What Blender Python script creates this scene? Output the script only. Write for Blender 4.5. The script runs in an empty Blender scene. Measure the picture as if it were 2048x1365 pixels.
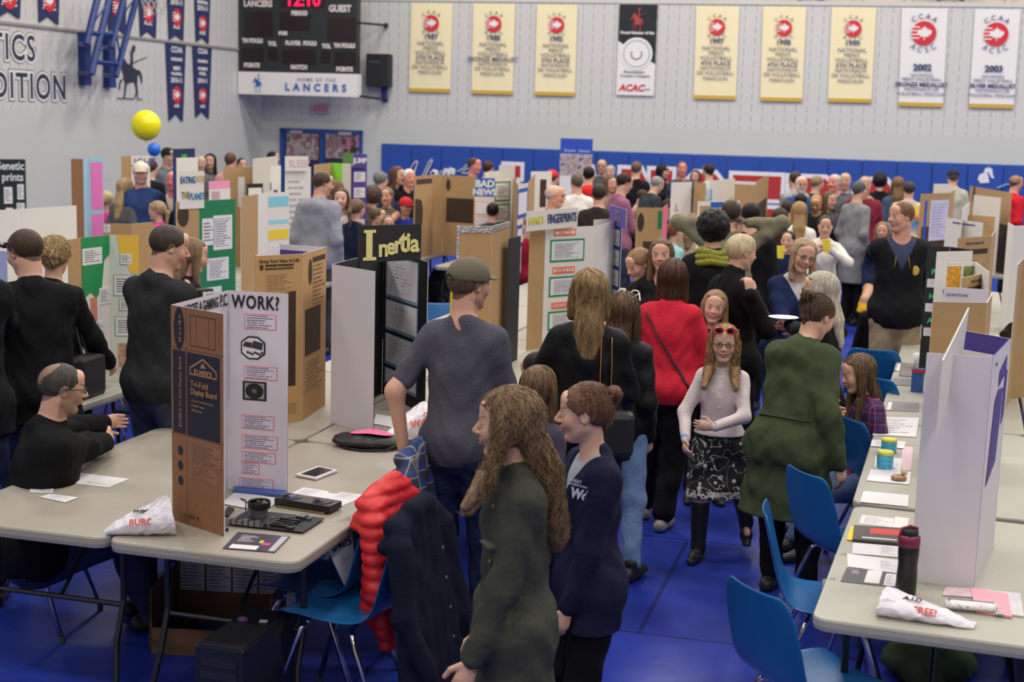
import bpy, math, random
import numpy as np
from math import sin, cos, pi, radians as R
random.seed(7); RNG = np.random.RandomState(11)
SC = bpy.context.scene; COL = SC.collection
# ---------------------------------------------------------------- camera
F, CH, HY, SLOPE = 2844.0, 2.4, 235.0, 0.029      # focal length in pixels of the 2048 frame, eye height, horizon row, roll
roll = math.atan(SLOPE); pitch = math.atan((682.5 - HY) * cos(roll) / F)
FW = np.array([0, cos(pitch), -sin(pitch)]); _rt = np.array([1, 0, 0.]); _dn = -np.array([0, sin(pitch), cos(pitch)])
IX = _rt * cos(roll) - _dn * sin(roll); IY = _rt * sin(roll) + _dn * cos(roll)
EYE = np.array([0, 0, CH])
def ray(x, y): return F * FW + (x - 1024) * IX + (y - 682.5) * IY
def at_z(x, y, z):
    r = ray(x, y); return EYE + r * ((z - CH) / r[2])
def at_plane(x, y, p0, n):
    r = ray(x, y); return EYE + r * (np.dot(np.array(p0) - EYE, n) / np.dot(r, n))
def proj(P):
    v = np.array(P) - EYE; d = v @ FW
    return 1024 + F * (v @ IX) / d, 682.5 + F * (v @ IY) / d
cd = bpy.data.cameras.new('camera'); co = bpy.data.objects.new('camera', cd); COL.objects.link(co)
from mathutils import Matrix, Vector
co.matrix_world = Matrix([[IX[0], -IY[0], -FW[0], 0], [IX[1], -IY[1], -FW[1], 0], [IX[2], -IY[2], -FW[2], CH], [0, 0, 0, 1]])
cd.sensor_width = 36; cd.lens = F / 2048 * 36; cd.clip_end = 200
cd.dof.use_dof = True; cd.dof.focus_distance = 6.7; cd.dof.aperture_fstop = 3.4
SC.camera = co
# ---------------------------------------------------------------- light
SC.view_settings.view_transform = 'Standard'; SC.view_settings.look = 'None'
SC.view_settings.gamma = 1; SC.view_settings.exposure = 0.0
w = bpy.data.worlds.new('gym_air'); SC.world = w; w.use_nodes = True
w.node_tree.nodes['Background'].inputs[0].default_value = (1.0, 0.97, 0.97, 1); w.node_tree.nodes['Background'].inputs[1].default_value = 0.25
# rows of gym lamps high above the hall: hall axes, depth direction HV, across direction HU
HV = np.array([sin(R(15)), cos(R(15)), 0]); HU = np.array([cos(R(15)), -sin(R(15)), 0])
def lamp(u, v, power):
    l = bpy.data.lights.new('gym_lamp', 'AREA'); l.shape = 'RECTANGLE'; l.size = 1.6; l.size_y = 1.0; l.energy = power; l.color = (1, .95, .88)
    o = bpy.data.objects.new('gym_lamp', l); COL.objects.link(o); p = HU * u + HV * v; o.location = (p[0], p[1], 8.6); o.rotation_euler = (0, 0, R(-15))
for v_ in (-5, 1, 7, 13, 18.5, 23):
    for u_ in (-8, -2.5, 3, 8.5): lamp(u_, v_, (215 if v_ > 10 else 180 if v_ > 4 else 145))
# ---------------------------------------------------------------- materials
def lin(c):
    return tuple(((v / 255) / 12.92 if v / 255 <= .04045 else ((v / 255 + .055) / 1.055) ** 2.4) for v in c[:3]) + (1,)
_M = {}
def mat(name, c=(128, 128, 128), rough=.6, metal=0, bump=0, bscale=40, var=0, emit=None, attr=False, spec=.5, sheen=0, trans=0, alpha=1, weave=0):
    key = (name, tuple(c), rough, metal, bump, bscale, var, attr)
    if key in _M: return _M[key]
    m = bpy.data.materials.new(name); m.use_nodes = True; nt = m.node_tree; b = nt.nodes['Principled BSDF']; _M[key] = m
    b.inputs['Base Color'].default_value = lin(c); b.inputs['Roughness'].default_value = rough; b.inputs['Metallic'].default_value = metal
    b.inputs['Specular IOR Level'].default_value = spec; m.diffuse_color = lin(c)
    if trans: b.inputs['Transmission Weight'].default_value = trans
    if alpha < 1: b.inputs['Alpha'].default_value = alpha
    if emit: b.inputs['Emission Color'].default_value = lin(c); b.inputs['Emission Strength'].default_value = emit
    if sheen: b.inputs['Sheen Weight'].default_value = sheen
    N = nt.nodes.new; L = nt.links.new
    tc = N('ShaderNodeTexCoord')
    if bump or var:
        n = N('ShaderNodeTexNoise'); n.inputs['Scale'].default_value = bscale; n.inputs['Detail'].default_value = 4; L(tc.outputs['Object'], n.inputs['Vector'])
        if bump:
            bp = N('ShaderNodeBump'); bp.inputs['Strength'].default_value = bump; bp.inputs['Distance'].default_value = .01
            L(n.outputs['Fac'], bp.inputs['Height']); L(bp.outputs['Normal'], b.inputs['Normal'])
        if var:
            r = N('ShaderNodeMapRange'); r.inputs['To Min'].default_value = 1 - var; r.inputs['To Max'].default_value = 1 + var; L(n.outputs['Fac'], r.inputs['Value'])
            r.inputs['From Min'].default_value = .3; r.inputs['From Max'].default_value = .7
            mx = N('ShaderNodeVectorMath'); mx.operation = 'SCALE'; mx.inputs[0].default_value = lin(c)[:3]; L(r.outputs[0], mx.inputs['Scale']); L(mx.outputs[0], b.inputs['Base Color'])
    if attr:
        a = N('ShaderNodeAttribute'); a.attribute_name = 'Col'; L(a.outputs['Color'], b.inputs['Base Color'])
    return m
def lines_mat(name, paper=(222, 220, 224), ink=(90, 90, 96), rows=14, margin=.1, ragged=.35, dens=.75, gap=.0, title=False):
    """a sheet printed with rows of small illegible type, laid out in its own UV"""
    key = (name, paper, ink, rows, margin, title)
    if key in _M: return _M[key]
    m = bpy.data.materials.new(name); m.use_nodes = True; nt = m.node_tree; b = nt.nodes['Principled BSDF']; _M[key] = m
    b.inputs['Roughness'].default_value = .7; N = nt.nodes.new; L = nt.links.new
    def mth(op, a, bb=None, c=None):
        n = N('ShaderNodeMath'); n.operation = op
        for i, v in enumerate((a, bb, c)):
            if v is None: continue
            if isinstance(v, (int, float)): n.inputs[i].default_value = v
            else: L(v, n.inputs[i])
        return n.outputs[0]
    uv = N('ShaderNodeTexCoord'); sp = N('ShaderNodeSeparateXYZ'); L(uv.outputs['UV'], sp.inputs[0]); u, v = sp.outputs[0], sp.outputs[1]
    vr = mth('MULTIPLY', v, float(rows)); fr = mth('FRACT', vr); row = mth('FLOOR', vr)
    inrow = mth('MULTIPLY', mth('GREATER_THAN', fr, .3), mth('LESS_THAN', fr, .72))
    wn = N('ShaderNodeTexWhiteNoise'); wn.noise_dimensions = '1D'; L(row, wn.inputs['W'])
    end = mth('SUBTRACT', 1 - margin, mth('MULTIPLY', wn.outputs['Value'], ragged))
    cx = N('ShaderNodeCombineXYZ'); L(mth('MULTIPLY', u, rows * 3.2), cx.inputs[0]); L(mth('MULTIPLY', row, 7.3), cx.inputs[1])
    nz = N('ShaderNodeTexNoise'); nz.inputs['Scale'].default_value = 1.0; nz.inputs['Detail'].default_value = 2; L(cx.outputs[0], nz.inputs['Vector'])
    word = mth('GREATER_THAN', nz.outputs['Fac'], 1 - dens + .15)
    inu = mth('MULTIPLY', mth('GREATER_THAN', u, margin), mth('LESS_THAN', u, end)); inv = mth('MULTIPLY', mth('GREATER_THAN', v, margin), mth('LESS_THAN', v, 1 - margin))
    f = mth('MULTIPLY', mth('MULTIPLY', inrow, word), mth('MULTIPLY', inu, inv))
    mx = N('ShaderNodeMix'); mx.data_type = 'RGBA'; L(f, mx.inputs[0]); mx.inputs[6].default_value = lin(paper); mx.inputs[7].default_value = lin(ink); L(mx.outputs[2], b.inputs['Base Color'])
    return m
# ---------------------------------------------------------------- mesh helpers
class MB:
    def __init__(s): s.v = []; s.f = []; s.m = []; s.uv = []
    def face(s, idx, mi=0, uv=None): s.f.append(tuple(idx)); s.m.append(mi); s.uv.append(uv)
    def add(s, vs): n = len(s.v); s.v.extend([tuple(map(float, p)) for p in vs]); return n
    def quad(s, pts, mi=0, uv=((0, 0), (1, 0), (1, 1), (0, 1))): n = s.add(pts); s.face(range(n, n + len(pts)), mi, uv if len(pts) == 4 else None)
    def hexa(s, b, t, mi=0):   # b, t: four points each, counter-clockwise seen from above
        n = s.add(list(b) + list(t)); k = len(b)
        s.face([n + i for i in reversed(range(k))], mi); s.face([n + k + i for i in range(k)], mi, ((0, 0), (1, 0), (1, 1), (0, 1)) if k == 4 else None)
        for i in range(k): j = (i + 1) % k; s.face((n + i, n + j, n + k + j, n + k + i), mi, ((0, 0), (1, 0), (1, 1), (0, 1)))
    def box(s, c, d, mi=0, rz=0, M=None):
        x, y, z = d[0] / 2, d[1] / 2, d[2] / 2; ca, sa = cos(rz), sin(rz)
        P = []
        for dz in (-z, z):
            for dx, dy in ((-x, -y), (x, -y), (x, y), (-x, y)):
                q = np.array((dx * ca - dy * sa, dx * sa + dy * ca, dz))
                if M is not None: q = M @ q
                P.append(np.array(c) + q)
        s.hexa(P[:4], P[4:], mi)
    def prism(s, pts, d, mi=0):   # polygon (3D points) pushed along vector d
        d = np.array(d); s.hexa([np.array(p) for p in pts], [np.array(p) + d for p in pts], mi)
    def tube(s, path, r, n=8, mi=0, cap=True, flat=1.0):
        P = [np.array(p, float) for p in path]; rs = r if hasattr(r, '__len__') else [r] * len(P); rings = []
        up = None
        for i, p in enumerate(P):
            t = (P[min(i + 1, len(P) - 1)] - P[max(i - 1, 0)]); t /= (np.linalg.norm(t) + 1e-9)
            if up is None: up = np.array((0, 0, 1.)) if abs(t[2]) < .9 else np.array((1., 0, 0))
            a = np.cross(t, up); a /= (np.linalg.norm(a) + 1e-9); b = np.cross(a, t); up = b
            rings.append(s.add([p + rs[i] * (cos(2 * pi * k / n) * a + sin(2 * pi * k / n) * b * flat) for k in range(n)]))
        for i in range(len(P) - 1):
            for k in range(n): s.face((rings[i] + k, rings[i] + (k + 1) % n, rings[i + 1] + (k + 1) % n, rings[i + 1] + k), mi)
        if cap: s.face([rings[0] + k for k in reversed(range(n))], mi); s.face([rings[-1] + k for k in range(n)], mi)
    def lathe(s, prof, c=(0, 0, 0), n=20, mi=0, M=None):
        c = np.array(c); rings = []
        for r, z in prof:
            pts = [np.array((r * cos(2 * pi * k / n), r * sin(2 * pi * k / n), z)) for k in range(n)]
            rings.append(s.add([c + (M @ q if M is not None else q) for q in pts]))
        for i in range(len(prof) - 1):
            for k in range(n): s.face((rings[i] + k, rings[i] + (k + 1) % n, rings[i + 1] + (k + 1) % n, rings[i + 1] + k), mi)
        s.face([rings[0] + k for k in reversed(range(n))], mi); s.face([rings[-1] + k for k in range(n)], mi)
    def disc(s, c, a, b, r, n=24, mi=0, r2=None):
        c, a, b = map(np.array, (c, a, b)); r2 = r2 or r
        k0 = s.add([c + a * r * cos(2 * pi * k / n) + b * r2 * sin(2 * pi * k / n) for k in range(n)]); s.face(range(k0, k0 + n), mi)
    def ell(s, c, r, n=14, mi=0):
        prof = [(max(1e-4, sin(pi * i / (n // 2))), -cos(pi * i / (n // 2))) for i in range(n // 2 + 1)]
        s.lathe(prof, c, n, mi, np.diag(r))
    def build(s, name, mats, parent=None, smooth=False, bevel=0):
        me = bpy.data.meshes.new(name); me.from_pydata(s.v, [], s.f)
        for m in (mats if isinstance(mats, (list, tuple)) else [mats]): me.materials.append(m)
        me.polygons.foreach_set('material_index', s.m)
        if smooth: me.polygons.foreach_set('use_smooth', [True] * len(s.f))
        uvl = me.uv_layers.new(name='UVMap'); k = 0; data = []
        for f, uv in zip(s.f, s.uv):
            for i in range(len(f)): data.extend(uv[i] if uv and i < len(uv) else (0.0, 0.0))
        uvl.data.foreach_set('uv', data)
        me.update(); o = bpy.data.objects.new(name, me); COL.objects.link(o)
        if parent is not None: o.parent = parent
        if bevel:
            b = o.modifiers.new('bevel', 'BEVEL'); b.width = bevel; b.segments = 2; b.limit_method = 'ANGLE'
        return o
def tag(o, label=None, cat=None, group=None, kind=None):
    if label: o['label'] = label
    if cat: o['category'] = cat
    if group: o['group'] = group
    if kind: o['kind'] = kind
    return o
def empty(name, loc, rz=0, label=None, cat=None, group=None):
    o = bpy.data.objects.new(name, None); COL.objects.link(o); o.location = tuple(map(float, loc)); o.rotation_euler = (0, 0, rz); o.empty_display_size = .1
    return tag(o, label, cat, group)
def children(o): return [c for c in bpy.data.objects if c.parent == o]
def copy_tree(o, loc=None, rz=None, parent=None, label=None):
    c = o.copy(); COL.objects.link(c); c.parent = parent
    if loc is not None: c.location = tuple(map(float, loc))
    if rz is not None: c.rotation_euler = (0, 0, rz)
    if label: c['label'] = label
    for ch in children(o): copy_tree(ch, parent=c)
    return c
def text(body, size, m, name='lettering', parent=None, M=None, ext=.0006, align='CENTER', sx=1.0, shear=0, bold=0, spacing=1.0, cy='CENTER'):
    """real lettering, turned into a mesh; M is a 4x4 placing local x right, y up, z out"""
    c = bpy.data.curves.new(name, 'FONT'); c.body = body; c.size = size; c.align_x = align; c.align_y = cy; c.extrude = ext; c.offset = bold; c.shear = shear; c.space_character = spacing; c.resolution_u = 3
    o = bpy.data.objects.new(name, c); COL.objects.link(o); dg = bpy.context.evaluated_depsgraph_get(); dg.update()
    me = bpy.data.meshes.new_from_object(o.evaluated_get(dg)); bpy.data.objects.remove(o); bpy.data.curves.remove(c)
    me.materials.clear(); me.materials.append(m); me.name = name
    n = len(me.vertices); a = np.empty(n * 3); me.vertices.foreach_get('co', a); a = a.reshape(-1, 3); a[:, 0] *= sx
    if M is not None: a = a @ np.array(M)[:3, :3].T + np.array(M)[:3, 3]
    me.vertices.foreach_set('co', a.ravel()); me.update()
    q = bpy.data.objects.new(name, me); COL.objects.link(q)
    if parent is not None: q.parent = parent
    return q
def frame(o, x, y):
    """4x4 with origin o, local x along x, y along y, z = x cross y"""
    x = np.array(x, float); y = np.array(y, float); x /= np.linalg.norm(x); y /= np.linalg.norm(y); z = np.cross(x, y)
    M = np.eye(4); M[:3, 0] = x; M[:3, 1] = y; M[:3, 2] = z; M[:3, 3] = o; return M
UP = np.array((0, 0, 1.))
# ---------------------------------------------------------------- people: distance-field bodies meshed by surface nets
def smin(a, b, k):
    h = np.clip(.5 + .5 * (b - a) / k, 0, 1); return b + (a - b) * h - k * h * (1 - h)
def U(v):
    v = np.array(v, float); return v / (np.linalg.norm(v) + 1e-12)
class Field:
    """list of smooth primitives; op 0 joins, op 1 carves"""
    def __init__(s): s.p = []
    def cap(s, a, b, ra, rb=None, k=.02, n=None, q=1.0, op=0): s.p.append(('c', np.array(a, float), np.array(b, float), ra, ra if rb is None else rb, k, None if n is None else U(n), q, op)); return s
    def ell(s, c, r, fr=None, k=.02, op=0): s.p.append(('e', np.array(c, float), np.array(r, float), np.eye(3) if fr is None else fr, 0, k, None, 1, op)); return s
    def bounds(s):
        lo = np.full(3, 1e9); hi = -lo
        for p in s.p:
            if p[8]: continue
            if p[0] == 'c':
                r = max(p[3], p[4]); r = r * max(1, 1 / p[7]) ; l = np.minimum(p[1], p[2]) - r; h = np.maximum(p[1], p[2]) + r
            else: r = max(p[2]); l = p[1] - r; h = p[1] + r
            lo = np.minimum(lo, l); hi = np.maximum(hi, h)
        return lo, hi
    def grid(s, vox, fine=None, disp=None, cut=None):
        lo, hi = s.bounds(); pad = .02 + vox * 2; lo = lo - pad; hi = hi + pad
        def axis(i):
            if fine is None or fine[0][i] is None: return np.arange(lo[i], hi[i] + vox, vox)
            a, b, fv = fine[0][i], fine[1][i], fine[2]; out = [lo[i]]
            while out[-1] < hi[i]:
                t = out[-1]; out.append(t + (fv if a - vox < t < b + vox else vox))
            return np.array(out)
        X, Y, Z = axis(0), axis(1), axis(2)
        G = np.full((len(X), len(Y), len(Z)), .2, np.float32)
        for kind, a, b, c, d, k, n, q, op in s.p:
            if kind == 'c': r = max(c, d) * max(1, 1 / q); l = np.minimum(a, b) - r; h = np.maximum(a, b) + r
            else: r = max(b); l = a - r; h = a + r
            m = k + .03
            i0, i1 = np.searchsorted(X, l[0] - m), np.searchsorted(X, h[0] + m); j0, j1 = np.searchsorted(Y, l[1] - m), np.searchsorted(Y, h[1] + m); k0, k1 = np.searchsorted(Z, l[2] - m), np.searchsorted(Z, h[2] + m)
            if i1 <= i0 or j1 <= j0 or k1 <= k0: continue
            x = X[i0:i1, None, None].astype(np.float32); y = Y[None, j0:j1, None].astype(np.float32); z = Z[None, None, k0:k1].astype(np.float32)
            if kind == 'c':
                ab = (b - a); L2 = max(ab @ ab, 1e-10); px, py, pz = x - a[0], y - a[1], z - a[2]
                t = np.clip((px * ab[0] + py * ab[1] + pz * ab[2]) / L2, 0, 1)
                dx, dy, dz = px - t * ab[0], py - t * ab[1], pz - t * ab[2]; d2 = dx * dx + dy * dy + dz * dz
                if n is not None: dn = dx * n[0] + dy * n[1] + dz * n[2]; d2 = d2 + dn * dn * (q * q - 1)
                D = np.sqrt(np.maximum(d2, 0)) - (c + (d - c) * t)
            else:
                px, py, pz = x - a[0], y - a[1], z - a[2]; e = c
                l0 = (px * e[0, 0] + py * e[1, 0] + pz * e[2, 0]) / b[0]; l1 = (px * e[0, 1] + py * e[1, 1] + pz * e[2, 1]) / b[1]; l2 = (px * e[0, 2] + py * e[1, 2] + pz * e[2, 2]) / b[2]
                k_0 = np.sqrt(l0 * l0 + l1 * l1 + l2 * l2); k_1 = np.sqrt((l0 / b[0]) ** 2 + (l1 / b[1]) ** 2 + (l2 / b[2]) ** 2) + 1e-6
                D = k_0 * (k_0 - 1) / k_1
            g = G[i0:i1, j0:j1, k0:k1]
            G[i0:i1, j0:j1, k0:k1] = smin(g, D, k) if op == 0 else -smin(-g, D, k)
        if disp is not None or cut is not None:
            x = X[:, None, None].astype(np.float32); y = Y[None, :, None].astype(np.float32); z = Z[None, None, :].astype(np.float32)
            if disp is not None: G = G + disp(x, y, z).astype(np.float32)
            if cut is not None: G = np.maximum(G, cut(x, y, z).astype(np.float32))
        for ax in range(3):
            sl = [slice(None)] * 3; sl[ax] = 0; G[tuple(sl)] = .1; sl[ax] = -1; G[tuple(sl)] = .1
        return G, X, Y, Z
_CO = [(a, b, c) for a in (0, 1) for b in (0, 1) for c in (0, 1)]
_ED = [(p, q) for p in range(8) for q in range(p + 1, 8) if sum(abs(x - y) for x, y in zip(_CO[p], _CO[q])) == 1]
def snets(G, X, Y, Z):
    S = G < 0; n = np.zeros(tuple(d - 1 for d in G.shape), np.int8)
    for a, b, c in _CO: n += S[a:S.shape[0] - 1 + a, b:S.shape[1] - 1 + b, c:S.shape[2] - 1 + c]
    act = (n > 0) & (n < 8); I, J, K = np.nonzero(act); idx = np.full(act.shape, -1, np.int64); idx[I, J, K] = np.arange(len(I))
    V = np.zeros((len(I), 3)); C = np.zeros(len(I)); vals = [G[I + a, J + b, K + c] for a, b, c in _CO]
    pts = [np.stack([X[I + a], Y[J + b], Z[K + c]], 1) for a, b, c in _CO]
    for p, q in _ED:
        va, vb = vals[p], vals[q]; m = (va < 0) != (vb < 0); t = np.where(m, va / np.where(m, va - vb, 1), 0)
        V += np.where(m[:, None], pts[p] + t[:, None] * (pts[q] - pts[p]), 0); C += m
    V /= C[:, None]; Q = []
    for ax in range(3):
        o1, o2 = [(1, 2), (2, 0), (0, 1)][ax]
        sa = [slice(1, -1)] * 3; sb = [slice(1, -1)] * 3; sa[ax] = slice(0, -1); sb[ax] = slice(1, None)
        A, B = S[tuple(sa)], S[tuple(sb)]; e = np.stack(np.nonzero(A != B), 1)
        if not len(e): continue
        base = e.copy()
        for a2 in range(3):
            if a2 != ax: base[:, a2] += 1
        ins = A[e[:, 0], e[:, 1], e[:, 2]]
        def cell(d1, d2):
            c = base.copy(); c[:, o1] -= d1; c[:, o2] -= d2; return idx[c[:, 0], c[:, 1], c[:, 2]]
        q = np.stack([cell(1, 1), cell(0, 1), cell(0, 0), cell(1, 0)], 1); q[~ins] = q[~ins][:, ::-1]; Q.append(q)
    Q = np.concatenate(Q) if Q else np.zeros((0, 4), int)
    return V, Q[(Q >= 0).all(1)]
def np_mesh(name, V, Q, mats, parent=None, col=None, mi=None):
    me = bpy.data.meshes.new(name); me.vertices.add(len(V)); me.vertices.foreach_set('co', V.astype(np.float32).ravel())
    k = Q.shape[1]; me.loops.add(Q.size); me.loops.foreach_set('vertex_index', Q.astype(np.int32).ravel())
    me.polygons.add(len(Q)); me.polygons.foreach_set('loop_start', np.arange(0, Q.size, k, dtype=np.int32)); me.polygons.foreach_set('use_smooth', np.ones(len(Q), bool))
    if mi is not None: me.polygons.foreach_set('material_index', mi.astype(np.int32))
    me.update(calc_edges=True)
    for m in (mats if isinstance(mats, (list, tuple)) else [mats]): me.materials.append(m)
    if col is not None:
        a = me.color_attributes.new('Col', 'FLOAT_COLOR', 'POINT'); a.data.foreach_set('color', np.concatenate([col, np.ones((len(V), 1))], 1).astype(np.float32).ravel())
    o = bpy.data.objects.new(name, me); COL.objects.link(o)
    if parent is not None: o.parent = parent
    return o
def ik(a, b, l1, l2, pole):
    a, b = np.array(a, float), np.array(b, float); d = b - a; L = np.linalg.norm(d); 
    if L > (l1 + l2) * .998: d = d / L * (l1 + l2) * .998; b = a + d; L = (l1 + l2) * .998
    L = max(L, abs(l1 - l2) + .01); x = (l1 * l1 - l2 * l2 + L * L) / (2 * L); y = math.sqrt(max(l1 * l1 - x * x, 0)); u = U(d); p = np.array(pole, float); p = U(p - u * (p @ u))
    return a + u * x + p * y, b
def rotx(a): c, s = cos(a), sin(a); return np.array([[1, 0, 0], [0, c, -s], [0, s, c]])
def roty(a): c, s = cos(a), sin(a); return np.array([[c, 0, s], [0, 1, 0], [-s, 0, c]])
def rotz(a): c, s = cos(a), sin(a); return np.array([[c, -s, 0], [s, c, 0], [0, 0, 1]])
SKIN = (205, 160, 138)
def folds(h, amp, seed=0, fx=1.0):
    r = np.random.RandomState(seed); ph = r.rand(8) * 6.3
    def f(x, y, z):
        a = np.sin(13 * fx * x + 9 * y + 4 * np.sin(9 * z + ph[0]) + ph[1]) * np.sin(11 * y - 7 * x + 6 * z + ph[2])
        b = np.sin(31 * z + 22 * x * fx + 3 * np.sin(17 * y + ph[3]) + ph[4]) * np.sin(15 * x - 19 * y + ph[5])
        c = np.sin(50 * z - 28 * y + 4 * np.sin(20 * x + ph[6]))
        return -amp * (a + .7 * b + .4 * c)
    return f
NP = 0
def person(label, px, py, h, face, hair=('short', (60, 45, 35)), top=None, bottom=None, shoes=(35, 32, 32), pose=None, vox=.012, skin=SKIN, build=1.0, fem=False,
           beard=None, glasses=None, group=None, loc=None, strands=0, extra=None, hat=None, lower=True, name='person'):
    """px,py: where the crown is; h: height of the crown above the floor as posed; face: heading, 0 away from the camera, 90 to the right"""
    global NP; NP += 1
    ps = dict(pose or {}); H = ps.get('stature', h)                  # stature differs from h when bent or seated
    if loc is None:
        p = at_z(px, py, h); loc = (p[0], p[1])
    lean = R(ps.get('lean', 0)); side = R(ps.get('side', 0)); seat = ps.get('seat')
    root = empty(name, (loc[0], loc[1], 0), -R(face), label, 'person', group)
    S = H; hh = .125 + .062 * H
    if 'headk' in ps: hh *= ps['headk']
    B = rotx(-lean) @ roty(side); up = B @ UP; rt = B @ np.array((1., 0, 0)); fw = B @ np.array((0, 1., 0))
    # crown stands over the root: set pelvis back when leaning
    hy, hp, ht = R(ps.get('yaw', 0)), R(ps.get('pitch', 0)), R(ps.get('tilt', 0))
    HB = B @ rotx(lean * .75) @ rotz(-hy) @ rotx(-hp) @ roty(ht)
    tor = .315 * S; neck = up * .034 * S + (B @ rotx(lean * .4)) @ UP * .01 * S + fw * .012 * S
    pel_z = seat + .02 if seat else .515 * S
    top_off = up * tor + neck + HB @ np.array((0, .08, .95)) * hh
    if not seat and lean and 'stature' in ps: pass
    P = np.array((0, 0, pel_z)); 
    if not ps.get('rooted'): P[:2] = -top_off[:2]
    P[2] = h - top_off[2]
    if not seat: P[2] = min(P[2], .515 * S)
    def w2l(t): q_ = (at_z(*t) if len(t) == 3 else np.array(t[:3])) - np.array((loc[0], loc[1], 0)); a_ = R(face); return np.array((q_[0] * cos(a_) - q_[1] * sin(a_), q_[0] * sin(a_) + q_[1] * cos(a_), q_[2]))
    sh = P + up * .285 * S; shw = (.079 if fem else .088) * S * (.93 + .07 * build)
    nb = P + up * .3 * S; hc = P + up * tor + neck + HB @ np.array((0, .08, .45)) * hh
    g = build; skinF = Field(); hipw = (.052 if fem else .048) * S
    def A(v): return hc + HB @ (np.array(v) * hh)
    # limbs
    tw = R(ps.get('twist', 0)); 
    hands = {}; arms = {}
    for sd, key in ((-1, 'lh'), (1, 'rh')):
        s0 = sh + rt * sd * shw; t = ps.get(key)
        t = w2l(ps[key + 'w']) if key + 'w' in ps else np.array(t, float) * S if t is not None else s0 + np.array((sd * .03, .02, -.30)) * S + fw * .01
        pole = ps.get('lp' if sd < 0 else 'rp', (sd * .5, -1, -.2))
        e, wr = ik(s0, t, .172 * S, .148 * S, pole); arms[sd] = (s0, e, wr)
    feet = {}; legs = {}
    for sd, key in ((-1, 'lf'), (1, 'rf')):
        hj = P + rt * sd * hipw - UP * .01 * S
        f = ps.get(key)
        if f is None: f = (sd * .062, .33 if seat else 0.0, 0)
        if key + 'w' in ps: an = w2l(ps[key + 'w'])
        elif seat: an = np.array((f[0] * S, P[1] + f[1] * S * .85, .05 * S + (f[2] if len(f) > 2 else 0) * S))
        else: an = np.array((f[0] * S + (P[0] if len(f) < 4 else 0), f[1] * S + (P[1] * .6 if len(f) < 4 else 0), .045 * S + (f[2] if len(f) > 2 else 0) * S))
        sg = .2315 * S if seat else min(.2315 * S, max(.19 * S, np.linalg.norm(an - hj) * .504)); kn, an = ik(hj, an, sg, sg, (sd * .15, 1, .25)); legs[sd] = (hj, kn, an)
    kk = .035 * S
    def torso(Fd, inf=0.0, gg=1.0, wk=1.0, chest=True):
        Fd.ell(P + up * .005 * S, np.array(((.103 if fem and H > 1.55 else .094) * g * gg, .072 * g * gg, .08)) * S + inf, B, kk)
        Fd.ell(P + up * .105 * S, np.array(((.074 if fem else .084) * g * gg * wk, .056 * g * gg * wk, .1)) * S + inf, B, kk)
        Fd.ell(P + up * .215 * S + fw * .004 * S, np.array(((.082 if fem else .092) * (.4 + .6 * g), .064 * (.4 + .6 * g), .095)) * S + inf, B, kk)
        if fem and H > 1.58:
            for sd in (-1, 1): Fd.ell(P + up * .2 * S + fw * .05 * S + rt * sd * .043 * S, np.array((.04, .034, .04)) * S * g + inf, B, .02 * S)
        Fd.cap(sh + rt * shw * .85 - up * .012 * S, sh - rt * shw * .85 - up * .012 * S, .030 * S + inf, k=kk)
        for sd in (-1, 1): Fd.cap(sh + rt * sd * shw * .8, nb + up * .022 * S + rt * sd * .018 * S - fw * .012 * S, .022 * S + inf * .6, .022 * S + inf * .5, k=.035 * S)
    def arm(Fd, sd, inf, t0=0, t1=2.0, k=None):
        s0, e, w_ = arms[sd]; gA = .6 + .4 * g; k = k or .02 * S
        r = [.0275 * gA, .0235 * gA, .0155]
        r = [v * S + inf for v in r]
        if t1 > 1: Fd.cap(s0, e, r[0], r[1], k=.025 * S); en = e + (w_ - e) * (t1 - 1); Fd.cap(e, en, r[1], r[1] + (r[2] - r[1]) * (t1 - 1), k=k)
        else: Fd.cap(s0, s0 + (e - s0) * t1, r[0], r[0] + (r[1] - r[0]) * t1, k=.025 * S)
    def leg(Fd, sd, inf, t1=2.0, flare=0.0):
        hj, kn, an = legs[sd]; gl = .5 + .5 * g; r = [.058 * gl * S + inf, .037 * gl * S + inf, .024 * S + inf + flare]
        Fd.cap(hj, kn, r[0], r[1], k=.025 * S)
        if t1 > 1: Fd.cap(kn, kn + (an - kn) * (t1 - 1), r[1], r[1] + (r[2] - r[1]) * (t1 - 1), k=.02 * S)
    torso(skinF, -.006)
    skinF.cap(nb - up * .02 * S, A((0, -.1, -.22)), .031 * S * (.75 + .25 * g) * (1 if fem else 1.15), .029 * S * (1 if fem else 1.15), k=.02 * S)
    for sd in (-1, 1): arm(skinF, sd, 0); leg(skinF, sd, -.010 if (bottom or {}).get('kind', 'trousers') == 'trousers' else -.003)
    # hands: palm, four fingers, thumb
    hk = S * (1.0 if H > 1.4 else 1.03)
    for sd in (-1, 1):
        s0, e, w_ = arms[sd]; d = U(ps.get('ld' if sd < 0 else 'rd', w_ - e)); pn = np.array(ps.get('ln' if sd < 0 else 'rn', (-sd, .15, 0)), float); pn = U(pn - d * (pn @ d)); wd = np.cross(pn, d) * -sd
        # pn: palm normal; wd points to the thumb side
        if wd @ fw < 0 and ps.get('flip' + str(sd)) is None and abs(pn[0]) > .5: wd = -wd
        curl = ps.get('lc' if sd < 0 else 'rc', .5)
        skinF.cap(w_, w_ + d * .045 * hk, .0155 * hk, .021 * hk, k=.008, n=pn, q=1.55)
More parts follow.
